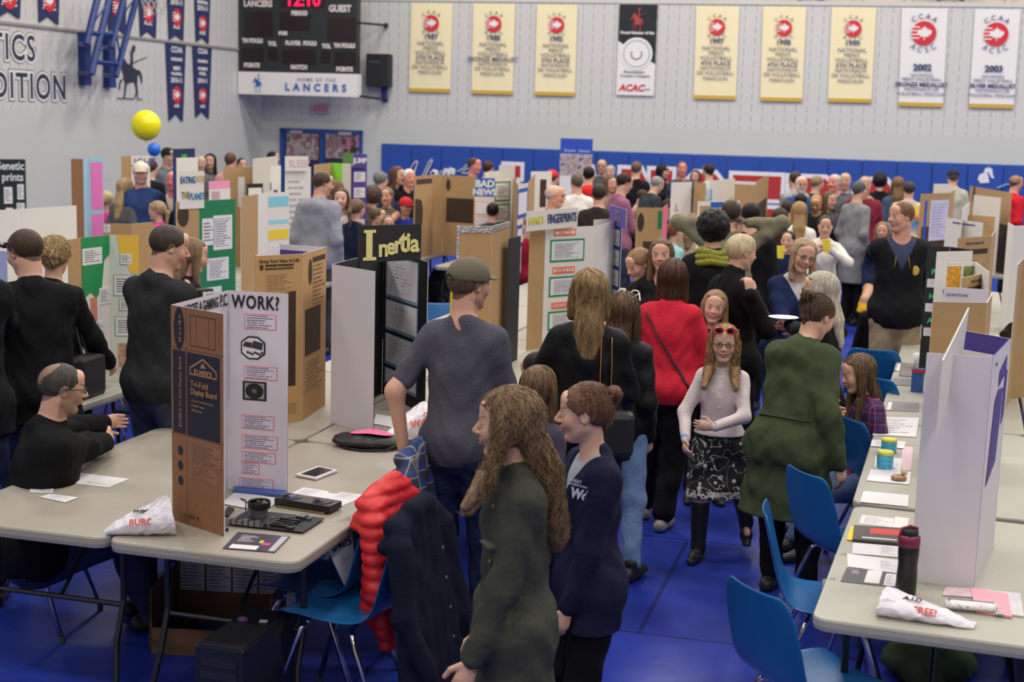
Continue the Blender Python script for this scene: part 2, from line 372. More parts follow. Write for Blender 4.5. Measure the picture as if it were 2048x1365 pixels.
        for i, (off, ln) in enumerate(((.0165, .040), (.0055, .045), (-.0055, .042), (-.016, .033))):
            b0 = w_ + d * .05 * hk + wd * off * hk; ln *= hk * 1.0; a1 = curl * .7; a2 = curl * 1.7
            d1 = d * cos(a1) + pn * sin(a1); d2 = d * cos(a2) + pn * sin(a2)
            m1 = b0 + d1 * ln * .52; skinF.cap(b0 - d * .01, m1, .0052 * hk, .005 * hk, k=.004); skinF.cap(m1, m1 + d2 * ln * .55, .0049 * hk, .004 * hk, k=.003)
        tb = w_ + d * .018 * hk + wd * .014 * hk; t1 = tb + U(d * .75 + wd * .7 + pn * .35) * .026 * hk
        skinF.cap(tb, t1, .0075 * hk, .0062 * hk, k=.006); skinF.cap(t1, t1 + U(d + wd * .15 + pn * .4) * .022 * hk, .0058 * hk, .0048 * hk, k=.003)
    # feet under the shoes
    for sd in (-1, 1):
        an = legs[sd][2]; fo = ps.get('toeL' if sd < 0 else 'toeR', sd * 10); fd = np.array((sin(R(fo)), cos(R(fo)), 0)); skinF.cap(an - fd * .01 - UP * .025 * S, an + fd * .075 * S - UP * .03 * S, .016 * S, .014 * S, k=.012)
    # head
    fr = HB
    def hcap(a, b, ra, rb=None, k=.05, op=0, **kw): skinF.cap(A(a), A(b), ra * hh, (rb if rb is not None else ra) * hh, k=k * hh, op=op, **kw)
    def hell(c, r, k=.05, op=0): skinF.ell(A(c), np.array(r) * hh, fr, k * hh, op)
    hell((0, -.07, .13), (.325, .405, .355)); jw = .9 if fem or H < 1.5 else 1.0
    hell((0, .07, -.08), (.262, .30, .36), .08)
    for sd in (-1, 1): hcap((sd * .2 * jw, -.02, -.2), (sd * .06 * jw, .19, -.375), .085, .085, .1); hell((sd * .15, .24, -.09), (.105, .1, .12), .07)
    hell((0, .24, -.385), (.1, .09, .075), .06)
    hcap((-.13, .325, .115), (.13, .325, .115), .045, k=.06); hell((0, .27, .25), (.2, .1, .14), .08)
    fine_face = vox < .009
    for sd in (-1, 1):
        hell((sd * .135, .405, .035), (.078, .06, .05), .05, 1); hell((sd * .135, .295, .03), (.075, .07, .062), .015)
    nk = .85 if H < 1.45 else 1
    hcap((0, .36, .07), (0, .45 * nk + .065 * (1 - nk), -.085), .026, .047, .035)
    for sd in (-1, 1): hell((sd * .05, .395, -.105), (.034, .04, .03), .025)
    hcap((-.07, .345, -.195), (.07, .345, -.195), .026, k=.02); hell((0, .375, -.195), (.05, .035, .025), .02); hell((0, .365, -.25), (.065, .04, .03), .02)
    hell((0, .335, -.3), (.09, .05, .02), .03, 1) if fine_face else None
    for sd in (-1, 1): hell((sd * .325, -.03, -.0), (.03, .075, .12), .02); hell((sd * .345, -.01, .0), (.02, .035, .07), .012, 1)
    zt = A((0, 0, .5))[2]; hxy = hc[:2]
    fine = ((None, None, hc[2] - .62 * hh), (None, None, hc[2] + .6 * hh), vox * .72)
    G, X, Y, Z = skinF.grid(vox, fine); V, Q = snets(G, X, Y, Z)
    # paint
    q = ((V - hc) @ HB) / hh; sk = np.array(lin(skin)[:3]); C = np.tile(sk, (len(V), 1)); ax = np.abs(q[:, 0]); inh = (np.abs(q[:, 2]) < .6) & (np.abs(q[:, 1]) < .6)
    def blend(m, c, a=1.0):
        m = (np.clip(m, 0, 1) * a * inh)[:, None]; C[:] = C * (1 - m) + np.array(c) * m
    frt = q[:, 1] > .2
    blend(frt * np.exp(-(((ax - .17) / .09) ** 2 + ((q[:, 2] + .09) / .09) ** 2)), sk * (1.05, .72, .68), .55)
    blend(frt * np.exp(-((ax / .06) ** 2 + ((q[:, 2] + .1) / .05) ** 2)), sk * (1.0, .78, .74), .4)
    lips = frt * (np.clip(1.4 - ((ax / .1) ** 2 + ((q[:, 2] + .222) / .042) ** 2), 0, 1)); blend(lips, sk * (.85, .45, .45), .85)
    blend(frt * np.clip(1.3 - ((ax / .085) ** 2 + ((q[:, 2] + .222) / .009) ** 2), 0, 1), sk * .25, .7)
    hcol = np.array(lin(hair[1])[:3])
    blend(frt * np.clip(1.4 - (((ax - .14) / .075) ** 2 + ((q[:, 2] - .125 - .02 * (ax > .14)) / .02) ** 2), 0, 1), hcol * .7, .75)
    ey = ((ax - .135) / .058) ** 2 + ((q[:, 2] - .03) / .027) ** 2
    blend(frt * np.clip(1.6 - ((ax - .135) / .07) ** 2 - ((q[:, 2] - .045) / .036) ** 2, 0, 1), sk * .32, .8)
    if vox < .011: blend(frt * np.clip((1.15 - ey) * 4, 0, 1), (.62, .6, .58), 1)
    blend(frt * np.clip((1.2 - ((ax - .135) / .027) ** 2 - ((q[:, 2] - .03) / .027) ** 2) * 4, 0, 1), (.03, .025, .02), 1)
    if beard:
        bc = np.array(lin(beard[0])[:3]); m = (q[:, 2] < -.12 + .25 * (ax > .17)) * (q[:, 2] < .06) * (q[:, 1] > -.08) * (1 - np.clip(lips * 3, 0, 1)) * (q[:, 2] > -.52); blend(m.astype(float), bc, beard[1])
    sc_ = hair[0]
    if sc_ in ('short', 'balding'):   # close-cropped sides fade into the skin
        m = (q[:, 2] > .81 * q[:, 1] + .03) & (q[:, 1] < .15) & (q[:, 2] > -.28); blend(m.astype(float), hcol, .92 if sc_ == 'short' else .7)
    body = np_mesh('body', V, Q, mat('skin', skin, .5, attr=True, spec=.35), root, C)
    # ---- clothes
    def cloth(name, build_fn, m, amp=.003, cut=None, vx=None, seed=None, label=None, parent=None):
        Fd = Field(); build_fn(Fd); G, X, Y, Z = Fd.grid(vx or vox, None, folds(S, amp, NP * 7 + len(name)), cut); v, q_ = snets(G, X, Y, Z)
        if not len(q_): return None
        o = np_mesh(name, v, q_, m, parent or root)
        if label: o['label'] = label
        return o
    if bottom:
        b = dict(bottom); kind = b.get('kind', 'trousers'); bm = b.get('mat') or mat('trouser_cloth', b['c'], .85, spec=.12, bump=.35, bscale=60, var=.12)
        if kind == 'trousers':
            t1 = b.get('len', 1.93)
            def bf(Fd):
                Fd.ell(P + up * .0 * S, np.array((.106 * g if fem else .1 * g, .077 * g, .085)) * S + .004, B, kk); Fd.ell(P + up * .06 * S, np.array((.088, .068, .05)) * S * g + .004, B, kk)
                for sd in (-1, 1): leg(Fd, sd, b.get('inf', .007), t1, b.get('flare', .006))
            thz = P[2] - (top or {}).get('hem', 0) * S + .10 * S; cloth('trousers', bf, bm, b.get('amp', .004), lambda x, y, z: (z - thz) + 0 * x + 0 * y)
        else:
            hz = P[2] - b.get('len', .24) * S; fl = b.get('flare', .12) * S
            def bf(Fd):
                Fd.cap(P + up * .09 * S, P + up * .05 * S, .07 * S, .08 * S, k=.02, n=fw, q=1.3)
                Fd.cap(P + up * .05 * S, np.array((P[0] * .5 + .5 * (legs[1][1][0] + legs[-1][1][0]) * .5, P[1], hz)), .088 * S, fl, k=.02, n=fw, q=1.2)
                for sd in (-1, 1): hj, kn, an = legs[sd]; e_ = kn + (an - kn) * max(0, (kn[2] - hz)) / max(kn[2] - an[2], .01); Fd.cap(hj, e_, .062 * S, .066 * S, k=.04 * S)
            cloth('skirt', bf, bm, .006, lambda x, y, z: (hz + .012 * np.sin(x * 60) * np.sin(y * 47) - z) + 0 * x)
            if b.get('tights'):
                def tf(Fd):
                    for sd in (-1, 1): leg(Fd, sd, .002, 1.95, 0)
                cloth('leggings', tf, mat('legging_knit', b['tights'], .8), .0)
    if top:
        t = dict(top); tm = t.get('mat') or mat('cloth_top', t['c'], t.get('rough', .85), spec=.12, bump=.35, bscale=t.get('bs', 45), var=t.get('var', .1), sheen=t.get('sheen', 0))
        inf = t.get('inf', .012); hem = t.get('hem', .0); slv = t.get('sleeve', 2.0)   # hem: how far the hem hangs below the hip joint, in statures
        hz = P[2] - hem * S
        def tf(Fd):
            torso(Fd, inf, 1.0, t.get('waist', 1.08)); Fd.ell(P + up * .02 * S, np.array((.106 * g, .08 * g, .07)) * S + inf + .004, B, kk)
            if hem > .05:
                if seat: pass
                else:
                    for sd in (-1, 1): hj, kn, an = legs[sd]; Fd.cap(hj, hj + (kn - hj) * min(1, (hem + .02) * S / max(hj[2] - kn[2], .05)), .056 * (.5 + .5 * g) * S + inf + .004, k=.05)
                if seat: pass
                else: Fd.cap(P + up * .04 * S, P - UP * (hem - .0) * S + fw * .005, .086 * S * g + inf, (.092 + t.get('flare', .02)) * S * g + inf, k=.03, n=fw, q=1.32)
            if slv > 0:
                for sd in (-1, 1): arm(Fd, sd, t.get('sinf', inf * .85), t1=slv)
            if t.get('collar', 1) > 0: Fd.cap(nb - up * .012 * S, nb + up * .022 * S * t.get('collar', 1) + fw * .004 * S, .036 * S + inf * .5, .033 * S + inf * .5, k=.015)
            if t.get('hood'): Fd.ell(nb - fw * .045 * S - up * .01 * S, np.array((.07, .035, .05)) * S, B, .02); Fd.cap(nb - fw * .02 * S + rt * .05 * S, nb + fw * .03 * S + rt * .035 * S - up * .02 * S, .017 * S, k=.02); Fd.cap(nb - fw * .02 * S - rt * .05 * S, nb + fw * .03 * S - rt * .035 * S - up * .02 * S, .017 * S, k=.02)
            Fd.cap(nb + up * .03 * S, A((0, -.08, -.3)), .029 * S, .028 * S, k=.004, op=1)
        low = hz if not seat else P[2] - .05 * S
        vnk = t.get('vneck')
        def tcut(x, y, z):
            c = (low + .004 * np.sin(x * 40 + y * 30) - z) + 0 * x + 0 * y
            return c
        # only the trunk is cut at the hem, arms hang lower: cut where near the body axis
        def tcut2(x, y, z):
            c = (low - z)
            am = np.full(np.broadcast(x, y, z).shape, 9., np.float32)
            for sd in (-1, 1):
                s0, e, w_ = arms[sd]
                for a_, b_ in ((s0, e), (e, w_)):
                    ab = b_ - a_; tt = np.clip(((x - a_[0]) * ab[0] + (y - a_[1]) * ab[1] + (z - a_[2]) * ab[2]) / (ab @ ab), 0, 1)
                    am = np.minimum(am, np.sqrt((x - a_[0] - tt * ab[0]) ** 2 + (y - a_[1] - tt * ab[1]) ** 2 + (z - a_[2] - tt * ab[2]) ** 2))
            c2 = np.minimum(c + 0 * am, am - (.05 * S + inf))
            if vnk:
                zc = nb[2] - vnk * S; d_ = (x - nb[0]) * fw[0] + (y - nb[1]) * fw[1]; sx = (x - nb[0]) * rt[0] + (y - nb[1]) * rt[1]
                c2 = np.maximum(c2, np.minimum(np.minimum(.5 * (z - zc) - np.abs(sx), d_ - .0 * S), .02 + 0 * am))
            return c2
        cloth(t.get('name', 'shirt'), tf, tm, t.get('amp', .0045 if vox < .01 else .004), tcut2, label=t.get('label'))
        if vnk and t.get('under'):
            cloth('undershirt', lambda Fd: torso(Fd, inf * .45, 1, 1.0), mat('under_cloth', t['under'], .85), .001, lambda x, y, z: (P[2] - z) + 0 * x)
    if shoes is not None and lower:
        sm = mat('shoe_leather', shoes, .5, bump=.2)
        boot = ps.get('boot', 0)
        for sd in (-1, 1):
            an = legs[sd][2]; fo = ps.get('toeL' if sd < 0 else 'toeR', sd * 10); fd = np.array((sin(R(fo)), cos(R(fo)), 0)); Fd = Field(); tl = ps.get('toepitchL' if sd < 0 else 'toepitchR', 0); fd = U(fd - UP * sin(R(tl)))
            so = an - UP * .028 * S
            Fd.cap(so - fd * .028 * S, so + fd * .04 * S, .024 * S, .025 * S, k=.015); Fd.cap(so + fd * .04 * S, so + fd * .095 * S - UP * .006 * S, .025 * S, .018 * S, k=.02); Fd.cap(an, an + UP * .01 * S, .027 * S, .028 * S, k=.015)
            if boot: kn = legs[sd][1]; Fd.cap(an, an + (kn - an) * boot, .03 * S, .04 * S, k=.02)
            G_, X_, Y_, Z_ = Fd.grid(max(vox * .8, .005), None, None, lambda x, y, z: (an[2] - .045 * S + .001 - z - (0 if not tl else .05)) + 0 * x + 0 * y); v, q_ = snets(G_, X_, Y_, Z_)
            np_mesh('boot' if boot else 'shoe', v, q_, sm, root)
    # ---- hair
    style, hc_ = hair[0], hair[1]; hl = hair[2] if len(hair) > 2 else 1.0
    hm = mat('hair', hc_, .45, bump=.0, var=0, spec=.4); hm = hair_mat(hc_)
    if style != 'none':
        Fd = Field(); th = {'short': .013, 'balding': .010, 'crop': .03, 'curly': .16, 'bob': .06, 'long': .055, 'bun': .035, 'pony': .035, 'wavy': .06, 'updo': .06}.get(style, .04)
        Fd.ell(A((0, -.075, .135)), np.array((.325 + th, .405 + th, .355 + th)) * hh, fr, .02)
        if style == 'crop': Fd.ell(A((0, .0, .3)), np.array((.3, .36, .24)) * hh, fr, .06 * hh)
        dn = -UP
        if style in ('long', 'wavy', 'bob'):
            for sd in (-1, 1):
                a_ = A((sd * .29, -.02, .05)); L_ = (.62 if style == 'bob' else .85 * hl) * hh; b_ = a_ + (rt * sd * .05 - fw * (.02 if style == 'bob' else -.02 if style == 'long' else -.26)) * hh * 1.0 + dn * L_; Fd.cap(a_, b_, .12 * hh, .1 * hh, k=.07 * hh)
                if hair[0] == 'wavy': Fd.cap(b_, b_ + (rt * sd * .08 + fw * .26) * hh + dn * .45 * hl * hh, .12 * hh, .07 * hh, k=.06 * hh)
            if style == 'bob': Fd.cap(A((0, -.2, .05)), A((0, -.2, .05)) + dn * .55 * hh, .3 * hh, .27 * hh, k=.08 * hh, n=fw, q=1.3)
            else:
                a_ = A((0, -.25, .0)); b_ = a_ + dn * .72 * hh - fw * (.34 if style == 'wavy' else .24) * hh; c_ = b_ + dn * .9 * hl * hh - fw * .14 * hh
                Fd.cap(a_, b_, .28 * hh, .3 * hh, k=.08 * hh, n=fw, q=1.5); Fd.cap(b_, c_, .3 * hh, .17 * hh * (1.6 if style == 'wavy' else 1), k=.06 * hh, n=fw, q=1.9)
        if style == 'bun': Fd.ell(A((0, -.5, .30)), np.array((.16, .13, .15)) * hh, fr, .03 * hh); Fd.cap(A((0, -.36, -.15)), A((0, -.3, -.32)), .1 * hh, .02 * hh, k=.05 * hh)
        if style == 'lowbun': Fd.ell(A((0, -.5, -.02)), np.array((.17, .13, .17)) * hh, fr, .04 * hh)
        if style == 'updo': Fd.ell(A((0, -.42, -.0)), np.array((.26, .17, .28)) * hh, fr, .06 * hh)
        if style == 'pony':
            a_ = A((0, -.48, .12)); m_ = A((0, -.62, -.1)); Fd.cap(a_, m_, .09 * hh, .12 * hh, k=.04 * hh); Fd.cap(m_, m_ + dn * .7 * hl * hh + fw * .08 * hh, .12 * hh, .04 * hh, k=.04 * hh)
        if style == 'short' and hl > 1: Fd.ell(A((0, .1, .42)), np.array((.2, .2, .1)) * hh, fr, .06 * hh)
        hln = {'bob': .33, 'long': .33, 'wavy': .34, 'curly': .33}.get(style, .30)
        def hcut(x, y, z):
            dx, dy, dz = (x - hc[0]) / hh, (y - hc[1]) / hh, (z - hc[2]) / hh
            lx = dx * HB[0, 0] + dy * HB[1, 0] + dz * HB[2, 0]; ly = dx * HB[0, 1] + dy * HB[1, 1] + dz * HB[2, 1]; lz = dx * HB[0, 2] + dy * HB[1, 2] + dz * HB[2, 2]
            if style in ('long', 'bob', 'wavy', 'curly'):
                # carve the face window: an elliptic opening in front
                w_ = 1 - np.sqrt((lx / .255) ** 2 + ((lz + .18) / .50) ** 2); c = np.maximum(np.minimum(w_ * .3, (ly - .0)), np.minimum(np.minimum(ly - .15, lz + .55), (.34 - lz) * .8)) * hh
                return c
            c = ((.76 * ly + hln - .3) - lz + .03 * np.cos(lx * 9)) * hh * .8
            c = np.maximum(c, (-.24 - lz) * hh) if style not in ('pony', 'bun', 'lowbun', 'updo') else np.maximum(np.minimum(c, (ly + .34) * hh + 0 * c), np.minimum((ly + .2), .3) * hh * (lz < -.26) + -1 * (lz >= -.26)) if False else c if style == 'x' else np.where(ly < -.33, np.minimum(c, -.01), c)
            ear = (.1 - np.sqrt((ly + .03) ** 2 + (lz + .03) ** 2)) * hh + 0 * lx
            c = np.maximum(c, np.minimum(ear, (np.abs(lx) - .2) * hh))
            if style == 'balding': c = np.maximum(c, ((.40 if vox > .0075 else .20) - np.sqrt(lx ** 2 + (ly + (.05 if vox > .0075 else .30)) ** 2)) * hh * (lz > .1) + -1 * (lz <= .1))
            return c
        fq = 26 if vox < .009 else 14; am_ = (.011 if vox < .009 else .012) * hh * (2.5 if style in ('curly', 'updo') else .35 if style in ('short', 'balding', 'crop') else 1)
        def hdisp(x, y, z):
            th_ = np.arctan2((x - hc[0]), -(y - hc[1]) + 1e-6); wv = 2.6 * np.sin((z - hc[2]) * 40 + 2 * th_) if style in ('wavy', 'updo') else .8 * np.sin((z - hc[2]) * 12)
            if style in ('curly',): return am_ * np.sin(70 * x + 3) * np.sin(66 * y) * np.sin(74 * z)
            return am_ * (np.sin(fq * th_ + wv) + .5 * np.sin(fq * 2.3 * th_ - wv * 1.7 + 1))
        G, X, Y, Z = Fd.grid(vox * .8, None, hdisp, hcut); v, q_ = snets(G, X, Y, Z)
        if len(q_):
            if strands: v, q_ = add_strands(v, q_, G, X, Y, Z, strands, hc, HB, hh, style, hl)
            np_mesh('hair', v, q_, hm, root)
    if hat:
        Fd = Field(); Fd.ell(A((0, -.06, .17)), np.array((.36, .44, .36)) * hh, fr, .02)
        if hat[0] == 'cap': 
            Fd.ell(A((0, .0, .2)), np.array((.33, .40, .33)) * hh, fr, .03)
        G, X, Y, Z = Fd.grid(min(vox, .009), None, None, lambda x, y, z: (.10 * hh - ((x - hc[0]) * HB[0, 2] + (y - hc[1]) * HB[1, 2] + (z - hc[2]) * HB[2, 2]) - .1 * ((x - hc[0]) * HB[0, 1] + (y - hc[1]) * HB[1, 1])))
        v, q_ = snets(G, X, Y, Z); ho = np_mesh('cap' if hat[0] == 'cap' else 'hat', v, q_, mat('cap_cloth', hat[1], .85, bump=.3), root)
        if hat[0] == 'cap':
            mb = MB(); n = 10; T = []; sg = hat[2] if len(hat) > 2 else 1
            for i in range(n + 1):
                a_ = pi * i / n; T.append((.27 * cos(a_), sg * (.33 + .30 * sin(a_)), .17 - .05 * sin(a_) - .05 * abs(cos(a_))))
            for th_, mi in ((0, 0),): mb.prism([A(p_) for p_ in T], HB @ np.array((0, 0, .03)) * hh)
            mb2 = MB(); polyf2 = [A((.13 * cos(t_), -.06 - .445 * math.sqrt(max(0, 1 - (.13 * cos(t_) / .36) ** 2)) * .995 - .012, .13 + .13 * sin(t_))) for t_ in np.linspace(0, pi, 12)]; k0 = mb2.add(polyf2); mb2.face(range(k0, k0 + 12)); mb2.build('cap_opening', mat('cap_gap', tuple(int(v * .55) for v in hair[1]), .9), ho); mb2 = MB(); mb2.ell(A((0, -.06, .535)), (.007, .007, .004), 8); mb2.build('cap_button', mat('cap_button', (190, 184, 170), .5), ho)
            mb.build('visor', mat('cap_cloth', hat[1], .85, bump=.3), ho)
    if glasses is not None:
        mb = MB()
        for sd in (-1, 1):
            cpt = np.array((sd * .14, .41, .03)); ring = [A(cpt + np.array((.085 * cos(t_), -.02 * abs(cos(t_)) * (1 if True else 0), .06 * sin(t_)))) for t_ in np.linspace(0, 2 * pi, 17)]
            mb.tube(ring, .0022 * (1.0 if vox < .009 else 1.3), 5, cap=False); mb.tube([A((sd * .225, .38, .05)), A((sd * .33, .2, .06)), A((sd * .35, -.02, .04))], .002, 5)
        mb.tube([A((-.055, .42, .05)), A((0, .44, .06)), A((.055, .42, .05))], .002, 5)
        mb.build('glasses', mat('frame_plastic', glasses, .3), root)
    info = dict(root=root, w2l=w2l, objs={c.name.split('.')[0]: c for c in children(root)}, A=A, hh=hh, P=P, sh=sh, nb=nb, rt=rt, fw=fw, up=up, arms=arms, legs=legs, S=S, B=B, HB=HB, hc=hc, shw=shw)
    if extra: extra(info)
    return info
def hair_mat(c):
    key = ('hairmat', tuple(c))
    if key in _M: return _M[key]
    m = bpy.data.materials.new('hair'); m.use_nodes = True; nt = m.node_tree; b = nt.nodes['Principled BSDF']; N = nt.nodes.new; L = nt.links.new; _M[key] = m
    b.inputs['Roughness'].default_value = .5; b.inputs['Specular IOR Level'].default_value = .2; g_ = sum(c) / 3; c = tuple(v * .78 + g_ * .22 for v in c)
    tc = N('ShaderNodeTexCoord'); mp = N('ShaderNodeMapping'); mp.inputs['Scale'].default_value = (90, 90, 7); L(tc.outputs['Object'], mp.inputs[0]); n = N('ShaderNodeTexNoise'); n.inputs['Scale'].default_value = 1; n.inputs['Detail'].default_value = 3; n.inputs['Distortion'].default_value = .6; L(mp.outputs[0], n.inputs['Vector'])
    cr = N('ShaderNodeValToRGB'); e = cr.color_ramp.elements; a = np.array(lin(c)[:3]); e[0].position = .32; e[0].color = tuple(a * .62) + (1,); e[1].position = .7; e[1].color = tuple(np.minimum(a * 1.3, 1)) + (1,)
    L(n.outputs['Fac'], cr.inputs[0]); L(cr.outputs[0], b.inputs['Base Color']); bp = N('ShaderNodeBump'); bp.inputs['Strength'].default_value = .5; bp.inputs['Distance'].default_value = .004; L(n.outputs['Fac'], bp.inputs['Height']); L(bp.outputs[0], b.inputs['Normal'])
    return m
def tri_sample(G, X, Y, Z, P):
    def loc(A_, v): i = np.clip(np.searchsorted(A_, v) - 1, 0, len(A_) - 2); return i, np.clip((v - A_[i]) / (A_[i + 1] - A_[i]), 0, 1)
    i, a = loc(X, P[:, 0]); j, b = loc(Y, P[:, 1]); k, c = loc(Z, P[:, 2]); r = 0
    for di, wi in ((0, 1 - a), (1, a)):
        for dj, wj in ((0, 1 - b), (1, b)):
            for dk, wk in ((0, 1 - c), (1, c)): r = r + G[i + di, j + dj, k + dk] * wi * wj * wk
    return r
def add_strands(v, q, G, X, Y, Z, n, hc, HB, hh, style, hl):
    """locks of hair traced over the hair's own surface, downwards or towards the bun"""
    r = np.random.RandomState(n + len(v)); lyv = ((v - hc) @ HB)[:, 1] / hh; ok = np.nonzero(lyv < .08)[0]; seeds = v[r.choice(ok, n)]; P = seeds.copy(); steps = 16; st = (.10 if style in ('long', 'wavy') else .045) * hh; e = .003; path = []
    bun = hc + HB @ (np.array({'bun': (0, -.5, .3), 'lowbun': (0, -.5, 0), 'pony': (0, -.5, .1), 'updo': (0, -.45, 0)}.get(style, (0, 0, 0))) * hh); ph = r.rand(n) * 6.3; D = None
    wob = .9 if style in ('wavy', 'updo') else .15
    lift = (r.rand(n)[:, None] * .012 + .001) * hh * (5 if style in ('wavy', 'updo') else 2.5 if style == 'long' else 1.0)
    for s_ in range(steps):
        g = np.stack([tri_sample(G, X, Y, Z, P + d) - tri_sample(G, X, Y, Z, P - d) for d in np.eye(3) * e], 1); g /= np.linalg.norm(g, axis=1, keepdims=True) + 1e-9
        t = np.tile(-UP, (n, 1)) if style not in ('bun', 'lowbun', 'pony', 'updo') else bun - P
        if style in ('bun', 'pony', 'lowbun', 'updo'): t[(P[:, 2] < hc[2] - .3 * hh)] = -UP
        t = t / (np.linalg.norm(t, axis=1, keepdims=True) + 1e-9); t = t - g * (t * g).sum(1, keepdims=True); t /= np.linalg.norm(t, axis=1, keepdims=True) + 1e-6
        sd = np.cross(t, g); t = t + sd * (np.sin(ph + s_ * .9) * wob)[:, None]
        val = tri_sample(G, X, Y, Z, P)[:, None]; lost = (val > .012) | (((P - hc) @ HB)[:, 1:2] > .3 * hh) & (P[:, 2:3] > hc[2] - .55 * hh); path.append(P - g * np.clip(val, -.02, .02) + g * lift * (.3 + s_ / steps))
        P = P + np.where(lost, 1e-5, 1.0) * t * st - g * np.clip(val, -.02, .02) * .8
    W = np.array(path); rad = .0015 * np.linspace(1.0, .15, steps) * (1.5 if style in ('wavy', 'long', 'updo') else 1); V2 = []; Q2 = []; base = len(v)
    T = np.gradient(W, axis=0); T /= np.linalg.norm(T, axis=2, keepdims=True) + 1e-9; a = np.cross(T, UP + np.array((.1, .2, 0))); a /= np.linalg.norm(a, axis=2, keepdims=True) + 1e-9; b = np.cross(T, a)
    rings = np.stack([W + rad[:, None, None] * (a * cos(2 * pi * k / 3) + b * sin(2 * pi * k / 3)) for k in range(3)], 2)   # steps,n,3,3
    V2 = rings.reshape(-1, 3); s_i, n_i, k_i = np.meshgrid(np.arange(steps - 1), np.arange(n), np.arange(3), indexing='ij'); idf = lambda s, m, k: base + (s * n + m) * 3 + k % 3
    Q2 = np.stack([idf(s_i, n_i, k_i), idf(s_i, n_i, k_i + 1), idf(s_i + 1, n_i, k_i + 1), idf(s_i + 1, n_i, k_i)], -1).reshape(-1, 4)
    return np.concatenate([v, V2]), np.concatenate([q, Q2])
# ---------------------------------------------------------------- the hall
class Wall:
    def __init__(s, p0, du): s.p0 = np.array(p0, float); s.p0[2] = 0; s.du = np.array(du); s.n = np.cross(s.du, UP)
    def pt(s, u, z, off=0): return s.p0 + s.du * u + UP * z + s.n * off
    def px(s, x, y, off=0):
        P = at_plane(x, y, s.p0 + s.n * off, s.n); return (P - s.p0) @ s.du, P[2]
    def P(s, x, y, off=0): return s.pt(*s.px(x, y, off), off)
BW = Wall(at_z(1400, 308, 1.83), (cos(R(13)), -sin(R(13)), 0))
_c = BW.P(525, 200); LW = Wall(_c, (sin(R(16.2)), cos(R(16.2)), 0))
def slot_mat(name, c, dark, uo, upper):
    m = bpy.data.materials.new(name); m.use_nodes = True; nt = m.node_tree; b = nt.nodes['Principled BSDF']; N = nt.nodes.new; L = nt.links.new
    b.inputs['Roughness'].default_value = .55
    uv = N('ShaderNodeTexCoord'); sp = N('ShaderNodeSeparateXYZ'); L(uv.outputs['UV'], sp.inputs[0])
    def mth(op, a, bb=None):
        n = N('ShaderNodeMath'); n.operation = op
        for i, v in enumerate((a, bb)):
            if v is None: continue
            if isinstance(v, (int, float)): n.inputs[i].default_value = v
            else: L(v, n.inputs[i])
        return n.outputs[0]
    u, z = sp.outputs[0], sp.outputs[1]
    fu = mth('FRACT', mth('MULTIPLY', u, 1 / .2)); fz = mth('FRACT', mth('MULTIPLY', z, 1 / .2))
    bu = mth('FRACT', mth('ADD', mth('MULTIPLY', u, 1 / .4), mth('MULTIPLY', mth('GREATER_THAN', mth('FRACT', mth('MULTIPLY', z, 1 / .4)), .5), .5)))
    slot = mth('MULTIPLY', mth('LESS_THAN', mth('ABSOLUTE', mth('SUBTRACT', fu, .5)), .045), mth('LESS_THAN', mth('ABSOLUTE', mth('SUBTRACT', fz, .5)), .33)) if upper else mth('MULTIPLY', u, 0.0)
    joint = mth('MAXIMUM', mth('LESS_THAN', fz, .04), mth('LESS_THAN', bu, .02))
    f = mth('MINIMUM', mth('ADD', mth('MULTIPLY', slot, .62), mth('MULTIPLY', joint, .13)), 1.0)
    nz = N('ShaderNodeTexNoise'); nz.inputs['Scale'].default_value = 1.3; L(uv.outputs['Object'], nz.inputs['Vector'])
    mx = N('ShaderNodeMix'); mx.data_type = 'RGBA'; L(f, mx.inputs[0]); mx.inputs[6].default_value = lin(c); mx.inputs[7].default_value = lin(dark)
    mr = N('ShaderNodeMapRange'); mr.inputs['To Min'].default_value = .95; mr.inputs['To Max'].default_value = 1.05; L(nz.outputs['Fac'], mr.inputs['Value'])
    sc = N('ShaderNodeVectorMath'); sc.operation = 'SCALE'; L(mx.outputs[2], sc.inputs[0]); L(mr.outputs[0], sc.inputs['Scale']); L(sc.outputs[0], b.inputs['Base Color'])
    bp = N('ShaderNodeBump'); bp.inputs['Strength'].default_value = .5; bp.inputs['Distance'].default_value = .01; bp.invert = True; L(f, bp.inputs['Height']); L(bp.outputs[0], b.inputs['Normal'])
    return m
m_wu = slot_mat('slotted_block', (200, 199, 196), (138, 137, 136), 0, True); m_wl = slot_mat('painted_block', (194, 196, 190), (164, 165, 163), 0, False)
def wall_slab(mb, W, u0, u1, z0, z1, mi, th=.2):
    q = [W.pt(u0, z0), W.pt(u1, z0), W.pt(u1, z1), W.pt(u0, z1)]; mb.quad(q, mi, ((u0, z0), (u1, z0), (u1, z1), (u0, z1)))
    b = [p - W.n * th for p in q]; mb.quad(b[::-1], mi); mb.quad([q[3], q[2], b[2], b[3]], mi)
zled = BW.px(1400, 5)[1]; uc = BW.px(525, 200)[0]
mb = MB(); wall_slab(mb, BW, uc, 16, 0, 2.3, 1); wall_slab(mb, BW, uc, 16, 2.3, zled, 0); tag(mb.build('wall_back', [m_wu, m_wl]), kind='structure')
mb = MB(); mb.prism([BW.pt(uc, zled + .02, -.6), BW.pt(16, zled + .02, -.6), BW.pt(16, 9, -.6), BW.pt(uc, 9, -.6)], BW.n * -.1); tag(mb.build('wall_gallery', mat('gallery_paint', (205, 190, 178), .7)), kind='structure')
